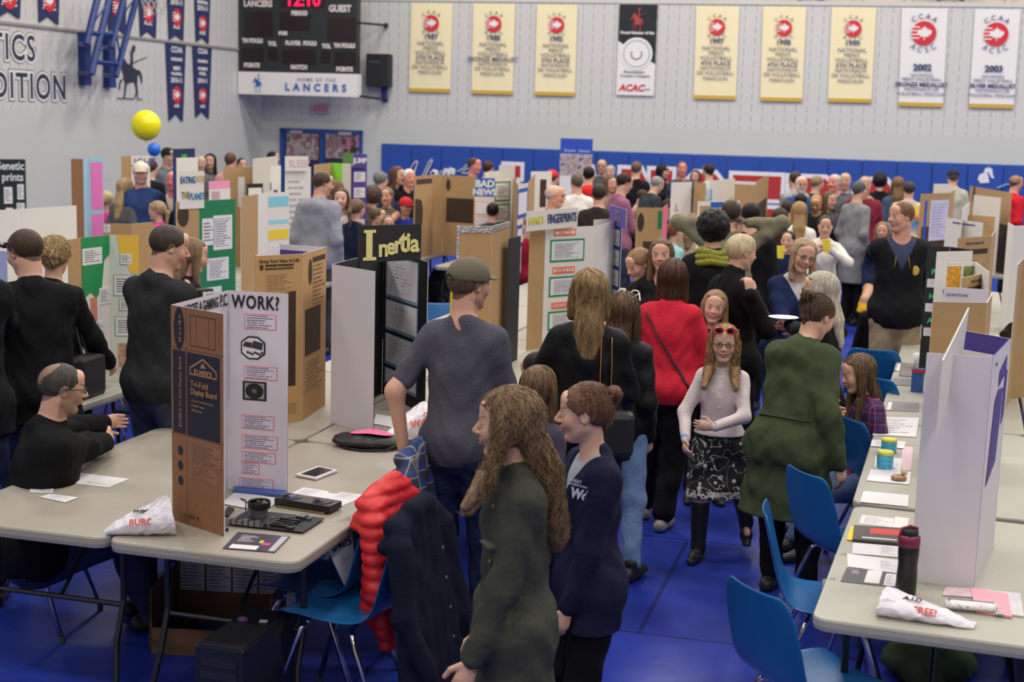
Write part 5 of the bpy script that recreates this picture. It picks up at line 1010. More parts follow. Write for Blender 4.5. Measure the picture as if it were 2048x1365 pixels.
# 4 big white board on the aisle table
b = Board('display_board', 'large white tri-fold board with purple lining behind the black bottle', 'display board', [(1853, 706), (1986, 715), (2021, 678), (1930, 662)], 1.60, vis=[m_wb, m_wb, m_pur], back=[m_wb, m_pur, m_wb])
b.poly(1, [(.45, .83), (.85, .86), (.85, .94), (.45, .90)], m_pur, 'purple_card'); b.poly(1, [(.15, .42), (.62, .48), (.75, .80), (.45, .82), (.30, .78)], m_pur, 'purple_card'); b.poly(1, [(.78, .62), (.92, .66), (.95, .86), (.82, .88)], m_pur, 'purple_card'); b.txt(1, .2, .955, 'Notes', .02, m_ink)
f0 = b.W[3] * .93 + b.W[0] * .07; f1 = b.W[2] * .93 + b.W[1] * .07; bq = Board('display_board', 'white title sheet reading Background Information inside the purple-lined board', 'display board', None, 1.53, 1.0, world=[f0, f1], vis=[m_wb2]); bq.txt(0, .52, .9, 'Background Information', .022, m_ink2)
w0 = at_z(1872, 872, 1.33); w1 = w0 + vR * .33 + cR * .02; mb = MB(); mb.prism([w0, w0 + vR * .33 + cR * .06 + UP * .24, w0 + vR * .36 + cR * .07 + UP * .42, w0 + UP * .27 + vR * .01], cR * .005); tag(mb.build('header_sign', m_wb2), 'plain white slanted sign slotted onto the purple-lined board', 'sign', 'header signs on boards')
# 5.. a row of boards going back along the aisle tables
def simple(label, pts, zt, vis, back=None, zb=TZ, **k): return Board('display_board', label, 'display board', pts, zt, zb, vis=vis, back=back, **k)
b = simple('brown kraft board back with a white QUESTIONS sheet rising behind it', [(1866, 604), (1975, 606), (1985, 588)], 1.60, [m_kraft2, m_kraft2], m_wb)
b = simple('white sheet headed QUESTIONS rising behind a kraft board', [(1888, 574), (1979, 580)], 1.60, [m_wb]); b.txt(0, .3, .955, 'QUESTIONS', .02, m_ink2, align='CENTER')
b = simple('black tri-fold board with green letters beside the white butterfly board', [(1855, 492), (1900, 494), (1944, 500)], 1.62, [m_bb, m_bb], m_bb); mg_ = mat('neon_green', (60, 190, 120), .6)
for k_, c_ in enumerate('PHA'): b.txt(0, .35, .80 - .19 * k_, c_, .05, mg_, bold=.002); b.rect(0, .1, .68 - .19 * k_, .9, .745 - .19 * k_, ty)
b = simple('white board with an orange picture and a small blue butterfly', [(1874, 504), (1946, 502)], 1.64, [m_wb2]); b.rect(0, .35, .70, .75, .86, mat('orange_picture', (210, 150, 40), .6, var=.4, bscale=60), 'picture'); b.poly(0, [(.26, .60), (.32, .66), (.38, .60), (.36, .68), (.42, .74), (.32, .70), (.22, .74), (.28, .68)], mat('butterfly_blue', (60, 100, 170), .6), 'butterfly')
b = simple('kraft board reading Bring Your Ideas to Life behind the curved white card', [(1916, 476), (1984, 472), (1992, 460)], 1.64, [m_kraft2, m_kraft2], m_wb); b.txt(0, .5, .95, 'Bring Your Ideas to Life', .024, m_kink, bold=.0004); b.rect(0, .1, .86, .9, .90, m_brn, 'printed_bar'); b.rect(0, .25, .6, .75, .82, kb, 'small_print')
b = simple('low kraft board half hidden behind the QUESTIONS sheet', [(1924, 556), (1980, 545)], 1.56, [m_kraft2], m_wb); b.txt(0, .5, .96, 'Bring Your Ideas', .024, m_kink); b.rect(0, .1, .88, .95, .92, m_brn, 'printed_bar')
b = simple('curved white card with orange and green pictures on the aisle tables', [(1896, 525), (1950, 524), (1978, 545)], 1.6, [m_wb2, m_wb2]); b.rect(0, .0, .78, .5, .97, mat('orange_picture', (210, 150, 40), .6, var=.4, bscale=60), 'picture'); b.rect(0, .6, .78, .98, .97, mat('green_picture', (120, 140, 80), .6, var=.4, bscale=60), 'picture')
b = simple('tall kraft board with a white note pinned on it and a blue frame edge', [(1842, 388), (1900, 386), (1910, 380)], 1.70, [m_kraft2, m_kraft2], m_kraft2); b.rect(0, .1, .0, .98, .62, m_brn, 'printed_block'); b.rect(0, .35, .45, .98, .92, lines_mat('note_lines', (205, 200, 222), (160, 156, 190), 14), 'note', .004); b.rect(0, .16, .0, .24, .92, mat('blue_tape', (50, 80, 190), .6), 'blue_edge', .003)
b = simple('tall kraft board behind a white door-like board near the man in red', [(1940, 372), (2024, 386)], 1.70, [m_kraft2], m_kraft2); b.rect(0, .55, .0, .98, .6, m_brn, 'printed_block'); mb = MB(); polyf(mb, b.M(0, .12, .9, .003), [(cos(a) * .05, sin(a) * .12) for a in np.linspace(0, 2 * pi, 25)[:-1]], 1, 0, 0); mb.build('printed_oval', m_brn, b.root)
b = simple('tall narrow white board standing before the kraft one near the man in red', [(1948, 390), (2002, 396)], 1.64, [m_wb2])
b = simple('small white board beside the orange-striped kraft one', [(1892, 436), (1966, 446)], 1.62, [m_wb2]); b.rect(0, .2, .955, .8, .97, m_pur, 'stripe')
b = simple('low kraft board behind the small white one', [(1936, 430), (1990, 434)], 1.62, [m_kraft2], m_kraft2)
b = simple('plain white board at the edge of the picture beyond the black bag', [(2016, 445), (2028, 452), (2110, 450)], 1.64, [m_wb2, m_wb2], m_wb2)
b = simple('curved kraft board at the picture edge above the back column of tables', [(2036, 530), (2044, 520), (2120, 515)], 1.62, [m_kraft2, m_kraft2], m_wb)
b = simple('white board with a yellow header strip behind the pinned note', [(1868, 368), (1902, 368)], 1.78, [m_wb2]); 
b = simple('slim white slanted board near the small white one', [(1925, 420), (1940, 405)], 1.72, [m_wb2])
# 6 fingerprints board and its neighbours
b = simple('white tri-fold board with FACTS and RESULTS in orange and green frames', [(1060, 458), (1091, 456), (1192, 452), (1244, 437)], 1.62, [m_kraft2, m_wb2, m_wb2], m_kraft2)
for s_, v in (('FACTS', .955), ('RESULTS', .64), ('CONCLUSION', .345)): b.framed(1, .16, v - .03, .60, v + .03, m_orange, m_paper, .03); b.txt(1, .38, v, s_, .042 if len(s_) < 9 else .03, m_orange, bold=.001)
m_gf = mat('green_frame', (24, 140, 88), .6)
for v0, v1 in ((.71, .90), (.42, .59), (.14, .30)): b.framed(1, .10, v0, .78, v1, m_gf, m_txt, .03)
p0 = at_z(1053, 452, 1.66); p1 = at_z(1156, 415, 1.76); p0[2] = p1[2] = 0; q = Board('header_sign', 'white slanted sign with yellow and navy hand lettering FINGERPRINTS', 'sign', None, 1.76, 1.62, world=[p0, p1], vis=[m_wb2], back=m_wb2, group='header signs on boards')
q.txt(0, .18, .5, 'FAMILY', .075, mat('pale_yellow_ink', (222, 216, 90), .7), bold=.002, sx=.9); q.txt(0, .68, .5, 'FINGERPRINTS', .09, mat('hand_navy', (44, 64, 118), .7), bold=.002, sx=.72)
b = simple('white board with a navy column of typed cards and a purple plant sign', [(1188, 440), (1222, 438), (1244, 445)], 1.62, [m_wb2, mat('poster_navy', (40, 66, 140), .7)], m_wb2)
for v0 in (.78, .60, .42, .24): b.rect(1, .05, v0, .85, v0 + .14, m_txt2)
nqq = U(b.W[1]) * .01; q = Board('header_sign', 'small purple tilted sign reading PLANT above the navy column board', 'sign', None, 1.73, 1.58, world=[b.W[1] * 1.15 - b.W[2] * .15 - nqq, b.W[2] * 1.35 - b.W[1] * .35 - nqq], vis=[mat('violet_card', (98, 84, 164), .7)], group='header signs on boards'); q.txt(0, .5, .7, 'PLANT', .05, mat('dim_gold', (150, 140, 130), .7)); q.txt(0, .5, .3, 'BATTERY', .04, mat('dim_gold', (150, 140, 130), .7))
b = simple('kraft board with silver foil edge beyond the man in a cap', [(914, 452), (984, 453), (1020, 443)], 1.70, [m_kraft2, m_kraft2], m_wb, zb=.74); m_foil = mat('foil', (196, 196, 200), .25, metal=.8, bump=1, bscale=60)
b.rect(0, 0, .955, 1, 1.0, m_foil, 'foil_edge', .004); b.rect(0, 0, 0, .07, .96, m_foil, 'foil_edge', .004); b.rect(1, 0, .96, 1, 1.0, m_foil, 'foil_edge', .004)
b = simple('black side panel board beyond the foil-edged kraft one', [(1018, 478), (1042, 472)], 1.60, [m_bb], m_bb)
b = simple('yellow board with black-framed typed sheets beside the olive cap', [(902, 534), (1003, 531)], 1.36, [m_yel], m_kraft2)
for v0, v1 in ((.42, .93), (.22, .36), (.02, .15)): b.framed(0, .45, v0, .92, v1, m_bt, m_txt2, .05)
# 7 green, tree, white boards to the side
b = simple('green board with pinned typed sheets below the EATING FOR THE PLANET sign', [(352, 404), (398, 402), (471, 398)], 1.66, [m_kraft2, m_green], m_wb)
b.rect(1, .08, .60, .42, .84, m_txt2); b.rect(1, .38, .55, .9, .86, m_txt); b.rect(1, .2, .28, .8, .48, m_txt); b.rect(1, .1, .02, .6, .22, m_txt2); mb = MB(); polyf(mb, b.M(0, .3, .88, .003), [(cos(a) * .06, sin(a) * .09) for a in np.linspace(0, 2 * pi, 25)[:-1]], 1, 0, 0); mb.build('printed_oval', m_brn, b.root); b.rect(0, .3, .3, .98, .68, m_brn, 'printed_block')
dq = U(b.W[1] - b.W[0]); nq = U(np.cross(dq, UP)); nq = nq if nq @ b.W[0] < 0 else -nq; p0 = b.W[0] + nq * .006 + dq * .03; p1 = p0 + dq * .27; q = Board('header_sign', 'white hand-lettered sign EATING FOR THE PLANET', 'sign', None, 1.90, 1.60, world=[p0, p1], vis=[m_wb2], back=m_wb2, group='header signs on boards')
for s_, u_, v_, c_ in (('EATING', .34, .76, (30, 90, 150)), ('FOR', .84, .78, (200, 184, 120)), ('THE', .24, .36, (150, 130, 60)), ('PLANET', .70, .32, (40, 130, 175))): q.txt(0, u_, v_, s_, .075, mat('marker', c_, .7), bold=.002, sx=.62)
b = simple('pale board with green tree crown, yellow corner and typed cards', [(136, 480), (162, 476), (218, 470), (277, 471)], 1.60, [m_kraft2, m_wb2, mat('pale_mint', (206, 214, 206), .7)], m_kraft2); m_gf2 = mat('tree_green', (26, 140, 80), .7)
b.poly(1, [(0, 1), (1, 1), (1, .86), (.8, .82), (.7, .62), (.5, .55), (.3, .60), (0, .55)], m_gf2, 'tree_crown'); b.rect(1, .02, .80, .72, .92, m_txt2, off=.004); b.rect(1, .28, .0, .52, .56, mat('trunk_pink', (196, 130, 110), .7), 'tree_trunk'); b.rect(1, .6, .50, 1, .62, m_txt2, off=.004); b.rect(1, .3, .28, .8, .38, m_txt2, off=.004)
b.poly(2, [(.25, 1), (1, 1), (1, .72), (.75, .72), (.35, .88)], mat('poster_amber', (236, 190, 70), .7), 'amber_corner'); m_gc = mat('soft_green', (130, 165, 120), .7); 
for v0, v1, u0, u1 in ((.78, .87, .35, .80), (.55, .71, .12, .92), (.44, .53, .3, .78), (.25, .40, .15, .95)): b.framed(2, u0, v0, u1, v1, m_gc, m_txt2, .03)
b.rect(2, .25, .02, .8, .2, mat('food_picture', (190, 150, 130), .7, var=.5, bscale=50), 'picture')
b = simple('kraft board back standing behind the tree poster board', [(206, 447), (264, 448), (308, 444)], 1.62, [m_kraft2, m_kraft2], m_wb); b.rect(0, .02, .93, .25, .99, m_txt2)
b = simple('big plain white board behind the two people in black', [(-60, 424), (44, 418), (153, 411)], 1.60, [m_wb2, m_wb2], m_wb2)
b = simple('blue and white poster board at the picture edge beside the man with sunglasses', [(-40, 500), (14, 503)], 1.50, [mat('pale_blue_sheet', (170, 182, 220), .7)], m_wb); b.rect(0, .5, .5, 1, .7, mat('poster_blue_bar', (70, 90, 170), .7), 'bar'); b.rect(0, .5, .2, 1, .45, m_txt2)
b = simple('black board with white letters ending etic prints against the wall', [(-50, 318), (51, 319)], 1.66, [mat('board_green_black', (14, 34, 32), .7)], m_bb); b.txt(0, .97, .90, 'Genetic', .15, m_lw, align='RIGHT', bold=.003, sx=.8); b.txt(0, .95, .74, 'prints', .15, m_lw, align='RIGHT', bold=.003, sx=.8)
for u0, v0, u1, v1 in ((.55, .36, .72, .60), (.82, .42, .95, .64), (.80, .26, .96, .37), (.80, .12, .96, .22), (.58, .05, .72, .30)): b.rect(0, u0, v0, u1, v1, m_txt2)
b = simple('kraft, blue and pink tri-fold board against the side wall', [(142, 318), (166, 318), (176, 316), (206, 316)], 1.86, [m_kraft, mat('pale_blue_card', (150, 196, 214), .7), mat('pale_blue_card', (150, 196, 214), .7)], m_kraft2)
for v0, v1 in ((.52, .96), (.12, .48)): b.rect(2, .15, v0, .95, v1, mat('pink_card', (226, 120, 190), .7), 'pink_card')
b.rect(2, .2, .0, .8, .1, mat('sky_card', (110, 190, 220), .7), 'blue_card')
b = simple('kraft board with white striped front behind the man in a cream cap', [(243, 313), (262, 312), (300, 312)], 1.84, [m_kraft2, m_wb2], m_kraft2); b.txt(1, .6, .93, 'LIGHT', .13, m_pur)
b = simple('dark blue board with neon green figures behind the black cap', [(346, 298), (390, 297)], 1.96, [mat('deep_blue_board', (22, 40, 92), .6)], m_bb); b.rect(0, .38, .2, .62, .95, mat('neon', (60, 170, 60), .6), 'neon_figure'); b.rect(0, .2, .65, .85, .8, mat('neon', (60, 170, 60), .6), 'neon_figure')
b = simple('blank white board back above the EATING sign', [(353, 316), (396, 315)], 1.9, [m_wb2])
b = simple('white tri-fold board with teal and yellow shapes', [(482, 394), (516, 388), (536, 386), (579, 384)], 1.66, [m_kraft2, m_wb2, m_wb2], m_wb2)
for v0, c_ in ((.86, (130, 200, 214)), (.69, (150, 208, 224)), (.53, (236, 200, 60)), (.2, (216, 226, 130))): b.rect(2, .02, v0, .95, v0 + (.1 if c_[0] != 150 else .04), mat('shape_card', c_, .7), 'shape_card')
b.rect(2, .1, .35, .95, .48, m_txt2); mb = MB(); polyf(mb, b.M(2, .5, .36, .004), [(cos(a) * .035, sin(a) * .035) for a in np.linspace(0, 2 * pi, 17)[:-1]], 1, 0, 0); mb.build('yellow_dot', m_yel, b.root)
b = simple('tall white board of handwritten notes behind the grey hoodie man', [(570, 334), (622, 334)], 1.84, [lines_mat('faint_notes', (222, 218, 214), (170, 166, 164), 18)], m_wb2)
q = Board('header_sign', 'pale sign with faint coloured letters over the handwritten notes', 'sign', None, 1.95, 1.80, world=[b.W[0] * .997, (b.W[1] * .9 + b.W[0] * .1) * .997], vis=[m_wb2], group='header signs on boards'); q.txt(0, .6, .5, 'SLEEP', .1, mat('faint_pink', (220, 180, 190), .7))
b = simple('kraft and white board with small purple blocks in the far crowd', [(446, 334), (512, 334), (562, 331)], 1.80, [m_kraft2, m_wb2], m_wb2); b.rect(0, .45, .6, .65, .9, m_wb2); b.rect(1, .3, .4, .6, .7, m_pur, 'purple_block'); b.rect(1, .3, .75, .6, .83, m_pur, 'purple_block'); b.rect(1, .7, .5, .85, .75, m_pur, 'purple_block')
b = simple('slanted white board top in the far crowd near the corner', [(506, 318), (556, 312)], 1.9, [mat('grey_white_card', (204, 198, 190), .7)])
b = simple('pink-headed board among the far crowd beside the green one', [(418, 363), (460, 361)], 1.72, [mat('pink_strip_card', (236, 150, 186), .7)], m_wb); b.rect(0, .0, .0, 1, .92, m_wb2, 'white_field'); b.rect(0, .1, .3, .5, .9, mat('pale_pink', (240, 200, 212), .7), 'pink_sheet')
b = simple('white board in black frame in the far crowd', [(494, 368), (526, 367)], 1.72, [m_bb], m_bb); b.rect(0, .08, .5, .92, .96, m_wb2)
b = simple('board with lime and purple notes behind the grey hoodie man', [(629, 330), (664, 326), (702, 328)], 1.84, [m_kraft2, m_wb2], m_wb2); b.rect(1, .0, .78, .55, 1.0, mat('lime_note', (140, 226, 70), .7), 'lime_note'); b.rect(1, .15, .5, .55, .74, mat('note_purple', (90, 110, 190), .7), 'purple_note')
b = simple('purple board with white cards below the double doors', [(705, 328), (734, 328)], 1.84, [m_pur], m_pur)
for v0 in (.82, .66, .50, .34, .18): b.rect(0, .12, v0, .88, v0 + .1, m_txt2)
q = Board('header_sign', 'small purple header sign on the purple board by the doors', 'sign', None, 1.95, 1.80, world=[b.W[0] * .997, b.W[1] * .997], vis=[m_pur], group='header signs on boards'); q.txt(0, .5, .5, 'JUMP', .08, m_lw, bold=.003)
b = simple('large kraft board with oval print and dark portrait in the far middle', [(829, 353), (868, 350), (888, 350), (950, 353)], 1.70, [m_kraft2, m_kraft2, m_kraft2], m_kraft2)
mb = MB(); polyf(mb, b.M(0, .05, .55, .003), [(.0, -.17), (.18, -.17), (.23, -.1), (.24, .05), (.2, .14), (.1, .17), (0, .17)], 1, 0, 0); mb.build('printed_block', m_brn, b.root); b.rect(2, .1, .42, .98, .72, m_brn, 'printed_block'); b.rect(0, .1, .9, .9, .96, m_kink, 'printed_bar'); mb = MB(); polyf(mb, b.M(2, .15, .88, .003), [(cos(a) * .03, sin(a) * .07) for a in np.linspace(0, 2 * pi, 25)[:-1]], 1, 0, 0); mb.build('printed_oval', m_brn, b.root)
b = simple('BAD board with orange, green and blue framed notes in the far middle', [(950, 356), (990, 357), (1022, 356)], 1.70, [m_wb2, m_wb2], m_kraft2); b.rect(0, .02, .78, .98, 1.0, mat('title_blue', (40, 84, 176), .6), 'title_card'); b.txt(0, .5, .93, 'BAD', .11, m_lw, bold=.006); b.txt(0, .5, .83, 'NEWS', .10, m_lw, bold=.005)
for v0 in (.56, .38, .2): b.framed(0, .02, v0, .98, v0 + .16, mat('orange_edge', (240, 150, 90), .6), m_paper, .04)
for v0 in (.72, .45, .18): b.framed(1, .0, v0, .98, v0 + .24, m_gf, m_txt2, .06)
b = simple('kraft board with blue framed notes beside the BAD board', [(1022, 350), (1036, 370), (1056, 366), (1074, 345)], 1.70, [m_kraft2, m_wb2, m_kraft2], m_kraft2); b.framed(1, .0, .62, 1, .95, mat('title_blue', (40, 84, 176), .6), m_paper, .08); b.framed(1, .0, .3, 1, .55, mat('title_blue', (40, 84, 176), .6), m_paper, .08)
b = simple('white board standing in front of the red pad letters', [(970, 345), (1012, 340)], 1.76, [m_wb2]); b = simple('white slanted board top before the letter L', [(998, 330), (1030, 332)], 1.84, [m_wb2])
b = simple('white poster with photos behind the red beanie', [(1062, 343), (1104, 343)], 1.74, [m_wb2]); b.rect(0, .45, .55, .75, .9, m_brn, 'photo')
b = simple('low kraft box-board with oval print and pink edge in the crowd', [(1273, 415), (1326, 416), (1336, 408)], 1.66, [m_kraft2, mat('pink_edge_card', (232, 100, 140), .7)], m_kraft2); mb = MB(); polyf(mb, b.M(0, .18, .86, .003), [(cos(a) * .03, sin(a) * .08) for a in np.linspace(0, 2 * pi, 25)[:-1]], 1, 0, 0); mb.build('printed_oval', m_brn, b.root); b.rect(0, .3, .2, .98, .68, m_brn, 'printed_block'); b.rect(0, .82, .8, .98, .97, m_green, 'green_tab')
b = simple('plain white board in the crowd between two kraft strips', [(1343, 365), (1384, 364)], 1.70, [m_wb2]); b = simple('narrow kraft board edge beside the plain white board in the crowd', [(1388, 364), (1412, 366)], 1.70, [m_kraft2], m_kraft2)
b = simple('white board with blue bottle drawings before the red pad letters', [(1422, 362), (1470, 357)], 1.72, [m_wb2]); b.rect(0, .0, .3, .06, .9, mat('bottle_blue', (90, 160, 220), .6), 'blue_drawing')
b = simple('kraft board with white edging before the letter E', [(1470, 362), (1512, 364), (1538, 350)], 1.72, [m_kraft2, m_kraft2], m_kraft2); b.rect(1, .1, .35, .9, .7, m_brn, 'printed_block'); b.rect(0, 0, .96, 1, 1, m_wb2, 'white_edge')
b = simple('low white board behind the man with hands on his head', [(1396, 403), (1480, 402)], 1.64, [m_wb2]); b.rect(0, .05, .6, .3, .95, m_kraft2, 'kraft_patch'); b.rect(0, .3, .93, .95, .99, mat('title_blue', (40, 84, 176), .6), 'blue_edge')
# roll-up banner by the back wall
u_, _ = BW.px(1137, 300); u1_, _ = BW.px(1204, 300); zt_ = BW.px(1170, 278, .8)[1]; p0 = BW.pt(u_, 0, .8); p1 = BW.pt(u1_ - .04, 0, .8); q = Board('pull_up_banner', 'blue-topped pull-up banner with photos before the wall pads', 'banner', None, zt_, .05, world=[p0, p1], vis=[m_wb2], back=m_wb2, group=None)
q.rect(0, 0, .86, 1, 1, mat('pullup_blue', (38, 74, 176), .6), 'blue_header'); q.rect(0, 0, .66, 1, .86, blotch('banner_photos', [(70, 66, 84), (190, 180, 186), (150, 120, 120), (214, 210, 120)], 9), 'photo_strip'); q.txt(0, .3, .89, 'Science', .07, m_lw, off=.006); q.txt(0, .75, .89, 'Science', .07, m_lw, off=.006); mb = MB(); c_ = (p0 + p1) / 2 - q.o; mb.box((c_[0], c_[1], .03 - .05), (.75, .22, .06), rz=-R(13)); mb.build('base', m_bb, q.root)

# every board stands on a table: add the tables of the far crowd beneath those that have none yet
nt2 = 0
for b in BOARDS:
    if abs(b.zb - TZ) > .02: continue
    c = np.array((b.o[0], b.o[1], 0))
    if in_fp(c, .22): continue
    best = None
    for dv in (0, .3, -.3, .6, -.6, .85, -.85):
        for dc in (0, .2, -.2, .36, -.36):
            o = c - vL * (.915 + dv) - cL * (.4 + dc); sc_ = sum(in_fp(o + cL * a + vL * g_) for a in np.linspace(0, .8, 5) for g_ in np.linspace(0, 1.83, 9)) + .01 * abs(dv)
            if best is None or sc_ < best[0]: best = (sc_, o)
    lab = b.root['label'].split(); table(best[1], YW, 'w', ' '.join(('pale folding table under the ' + ' '.join(lab)).split()[:16]), 'tables in the far crowd'); nt2 += 1
print('EXTRA TABLES', nt2)
# ---------------------------------------------------------------- who is in the hall
from mathutils.bvhtree import BVHTree
def caster(o):
    me = o.data; n = len(me.vertices); a = np.empty(n * 3); me.vertices.foreach_get('co', a); a = a.reshape(-1, 3); return BVHTree.FromPolygons([tuple(v) for v in a], [tuple(p.vertices) for p in me.polygons])
def hit(bv, p, d, lift=.002):
    r = bv.ray_cast(Vector(p), Vector(d)); 
    if r[0] is None: return None
    return np.array(r[0]) + np.array(r[1]) * lift, np.array(r[1])
def strap(bv, pts, outd, m, name, par, r=.012, flat=.25):
    out = []
    for p in pts:
        h_ = hit(bv, np.array(p) + np.array(outd) * .5, -np.array(outd), .004)
        if h_ is not None: out.append(h_[0])
    if len(out) < 2: return
    mb = MB(); mb.tube(out, r, 6, flat=flat); mb.build(name, m, par, smooth=True)
def plaid(name, base, c1, c2, sc=14.0):
    m = bpy.data.materials.new(name); m.use_nodes = True; nt = m.node_tree; b = nt.nodes['Principled BSDF']; b.inputs['Roughness'].default_value = .9; N = nt.nodes.new; L = nt.links.new; tc = N('ShaderNodeTexCoord'); last = None
    def band(ax, freq, th, ph=0.0):
        sp = N('ShaderNodeSeparateXYZ'); L(tc.outputs['Object'], sp.inputs[0]); a = N('ShaderNodeMath'); a.operation = 'MULTIPLY_ADD'; L(sp.outputs[ax], a.inputs[0]); a.inputs[1].default_value = freq; a.inputs[2].default_value = ph; f = N('ShaderNodeMath'); f.operation = 'FRACT'; L(a.outputs[0], f.inputs[0]); l = N('ShaderNodeMath'); l.operation = 'LESS_THAN'; L(f.outputs[0], l.inputs[0]); l.inputs[1].default_value = th; return l.outputs[0]
    cur = None
    for ax, fr, th, c in ((0, sc, .4, c1), (2, sc, .4, c1), (1, sc, .4, c1), (0, sc, .08, c2), (2, sc, .08, c2), (1, sc, .08, c2)):
        mx = N('ShaderNodeMix'); mx.data_type = 'RGBA'; fm_ = N('ShaderNodeMath'); fm_.operation = 'MULTIPLY'; L(band(ax, fr, th, .3), fm_.inputs[0]); fm_.inputs[1].default_value = .55; L(fm_.outputs[0], mx.inputs[0])
        if cur is None: mx.inputs[6].default_value = lin(base)
        else: L(cur, mx.inputs[6])
        mx.inputs[7].default_value = lin(c); cur = mx.outputs[2]
    L(cur, b.inputs['Base Color']); return m
def embroid():
    m = bpy.data.materials.new('embroidered_skirt'); m.use_nodes = True; nt = m.node_tree; b = nt.nodes['Principled BSDF']; b.inputs['Roughness'].default_value = .85; N = nt.nodes.new; L = nt.links.new; tc = N('ShaderNodeTexCoord'); n = N('ShaderNodeTexNoise'); n.inputs['Scale'].default_value = 11; n.inputs['Detail'].default_value = 1.5; n.inputs['Distortion'].default_value = 1.6; L(tc.outputs['Object'], n.inputs['Vector'])
    a = N('ShaderNodeMath'); a.operation = 'SUBTRACT'; L(n.outputs['Fac'], a.inputs[0]); a.inputs[1].default_value = .52; ab = N('ShaderNodeMath'); ab.operation = 'ABSOLUTE'; L(a.outputs[0], ab.inputs[0]); l = N('ShaderNodeMath'); l.operation = 'LESS_THAN'; L(ab.outputs[0], l.inputs[0]); l.inputs[1].default_value = .013
    v = N('ShaderNodeTexVoronoi'); v.inputs['Scale'].default_value = 14; L(tc.outputs['Object'], v.inputs['Vector']); l2 = N('ShaderNodeMath'); l2.operation = 'LESS_THAN'; L(v.outputs['Distance'], l2.inputs[0]); l2.inputs[1].default_value = .16
    sp = N('ShaderNodeSeparateXYZ'); L(tc.outputs['Object'], sp.inputs[0]); l3 = N('ShaderNodeMath'); l3.operation = 'LESS_THAN'; L(sp.outputs[2], l3.inputs[0]); l3.inputs[1].default_value = .405; n3 = N('ShaderNodeTexNoise'); n3.inputs['Scale'].default_value = 70; L(tc.outputs['Object'], n3.inputs['Vector']); l4 = N('ShaderNodeMath'); l4.operation = 'GREATER_THAN'; L(n3.outputs['Fac'], l4.inputs[0]); l4.inputs[1].default_value = .47; l5 = N('ShaderNodeMath'); l5.operation = 'MULTIPLY'; L(l3.outputs[0], l5.inputs[0]); L(l4.outputs[0], l5.inputs[1])
    mxa = N('ShaderNodeMath'); mxa.operation = 'MAXIMUM'; L(l.outputs[0], mxa.inputs[0]); L(l2.outputs[0], mxa.inputs[1]); mxb = N('ShaderNodeMath'); mxb.operation = 'MAXIMUM'; L(mxa.outputs[0], mxb.inputs[0]); L(l5.outputs[0], mxb.inputs[1])
    mx = N('ShaderNodeMix'); mx.data_type = 'RGBA'; L(mxb.outputs[0], mx.inputs[0]); mx.inputs[6].default_value = lin((22, 22, 26)); mx.inputs[7].default_value = lin((188, 184, 178)); L(mx.outputs[2], b.inputs['Base Color']); return m
def hor(x): return HY + SLOPE * (x - 1024)
def per(x, y, h, face, hair, tc_, bc, label, **k):
    s_ = (y - hor(x)) / (CH - h); vox = k.pop('vox', None) or max(.0046, min(.018, 2.1 / s_ + .0016)); top = dict(c=tc_) if not isinstance(tc_, dict) else tc_; bot = dict(c=bc) if not isinstance(bc, dict) else bc
    top.setdefault('hem', .03); d_ = 2844 / s_; G_ = k.pop('grp', None); k.setdefault('fem', hair[0] not in ('short', 'balding', 'none'))
    return person(label, x, y, h, face, hair=hair, top=top, bottom=bot, vox=vox, group=G_, **k)
BLK = (26, 26, 29); DN = (30, 36, 56); JN = (44, 54, 84); BR = (78, 50, 36); DB = (48, 34, 28); BL = (176, 140, 92); GY = (150, 146, 142)
m_brass = mat('brass_button', (170, 140, 80), .35, metal=.9)
# -- the girl in the dark olive jacket
def x1(i):
    o = i['objs']['jacket']; bv = caster(o); S = i['S']
    for a in (.27, .16, .06, -.04, -.12):
        h_ = hit(bv, i['P'] + UP * a * S + i['fw'] * .5 - i['rt'] * .045 * S, -i['fw'])
        if h_: mb = MB(); mb.ell(h_[0], (.009, .005, .009), 8); mb.build('button', m_brass, o)
    for a, c in ((.20, .062), (-.04, .07)):
        pts = []
        for t in (-.028, 0, .028):
            h_ = hit(bv, i['P'] + UP * a * S + i['fw'] * .5 - i['rt'] * (c + t) * S, -i['fw'], .004)
            if h_: pts.append(h_[0])
        if len(pts) > 1: mb = MB(); mb.tube(pts, .022, 6, flat=.2); mb.build('pocket_flap', mat('olive_flap', (60, 63, 56), .85), o)
per(1012, 780, 1.57, -100, ('wavy', (140, 108, 76), .85), dict(c=(64, 65, 58), hem=.115, name='jacket', flare=.022, inf=.014, sinf=.013, collar=1.3, amp=.005), (88, 22, 50), 'girl with long wavy light-brown hair in a dark olive jacket, seen in profile', build=.92, strands=2600, pose=dict(lhw=(940, 1335, .74), rh=(.1, .02, .44), yaw=20, pitch=3, lf=(-.06, -.02, 0), rf=(.06, .07, 0)), extra=x1)
def x2(i):
    o = i['objs']['jacket']; bv = caster(o); S = i['S']; c = i['P'] + UP * .245 * S; d = U(i['fw'] * .85 - i['rt'] * .55)
    h_ = hit(bv, c - i['rt'] * .022 * S + d * .6, -d, .003)
    if h_:
        z = h_[1]; x_ = U(np.cross(UP, z)); y_ = np.cross(z, x_); M = frame(h_[0] + z * .003, x_, y_); text('Wd', .050, mat('logo_white', (200, 205, 225), .7), 'logo_lettering', o, M, bold=.0022, shear=.3); M2 = M.copy(); M2[:3, 3] += y_ * .045 - x_ * .012; text('WEST', .017, mat('logo_white', (200, 205, 225), .7), 'logo_lettering', o, M2, sx=1.3); M3 = M.copy(); M3[:3, 3] += y_ * .032; text('INTERNATIONAL', .009, mat('logo_white', (200, 205, 225), .7), 'logo_lettering', o, M3, sx=1.2)
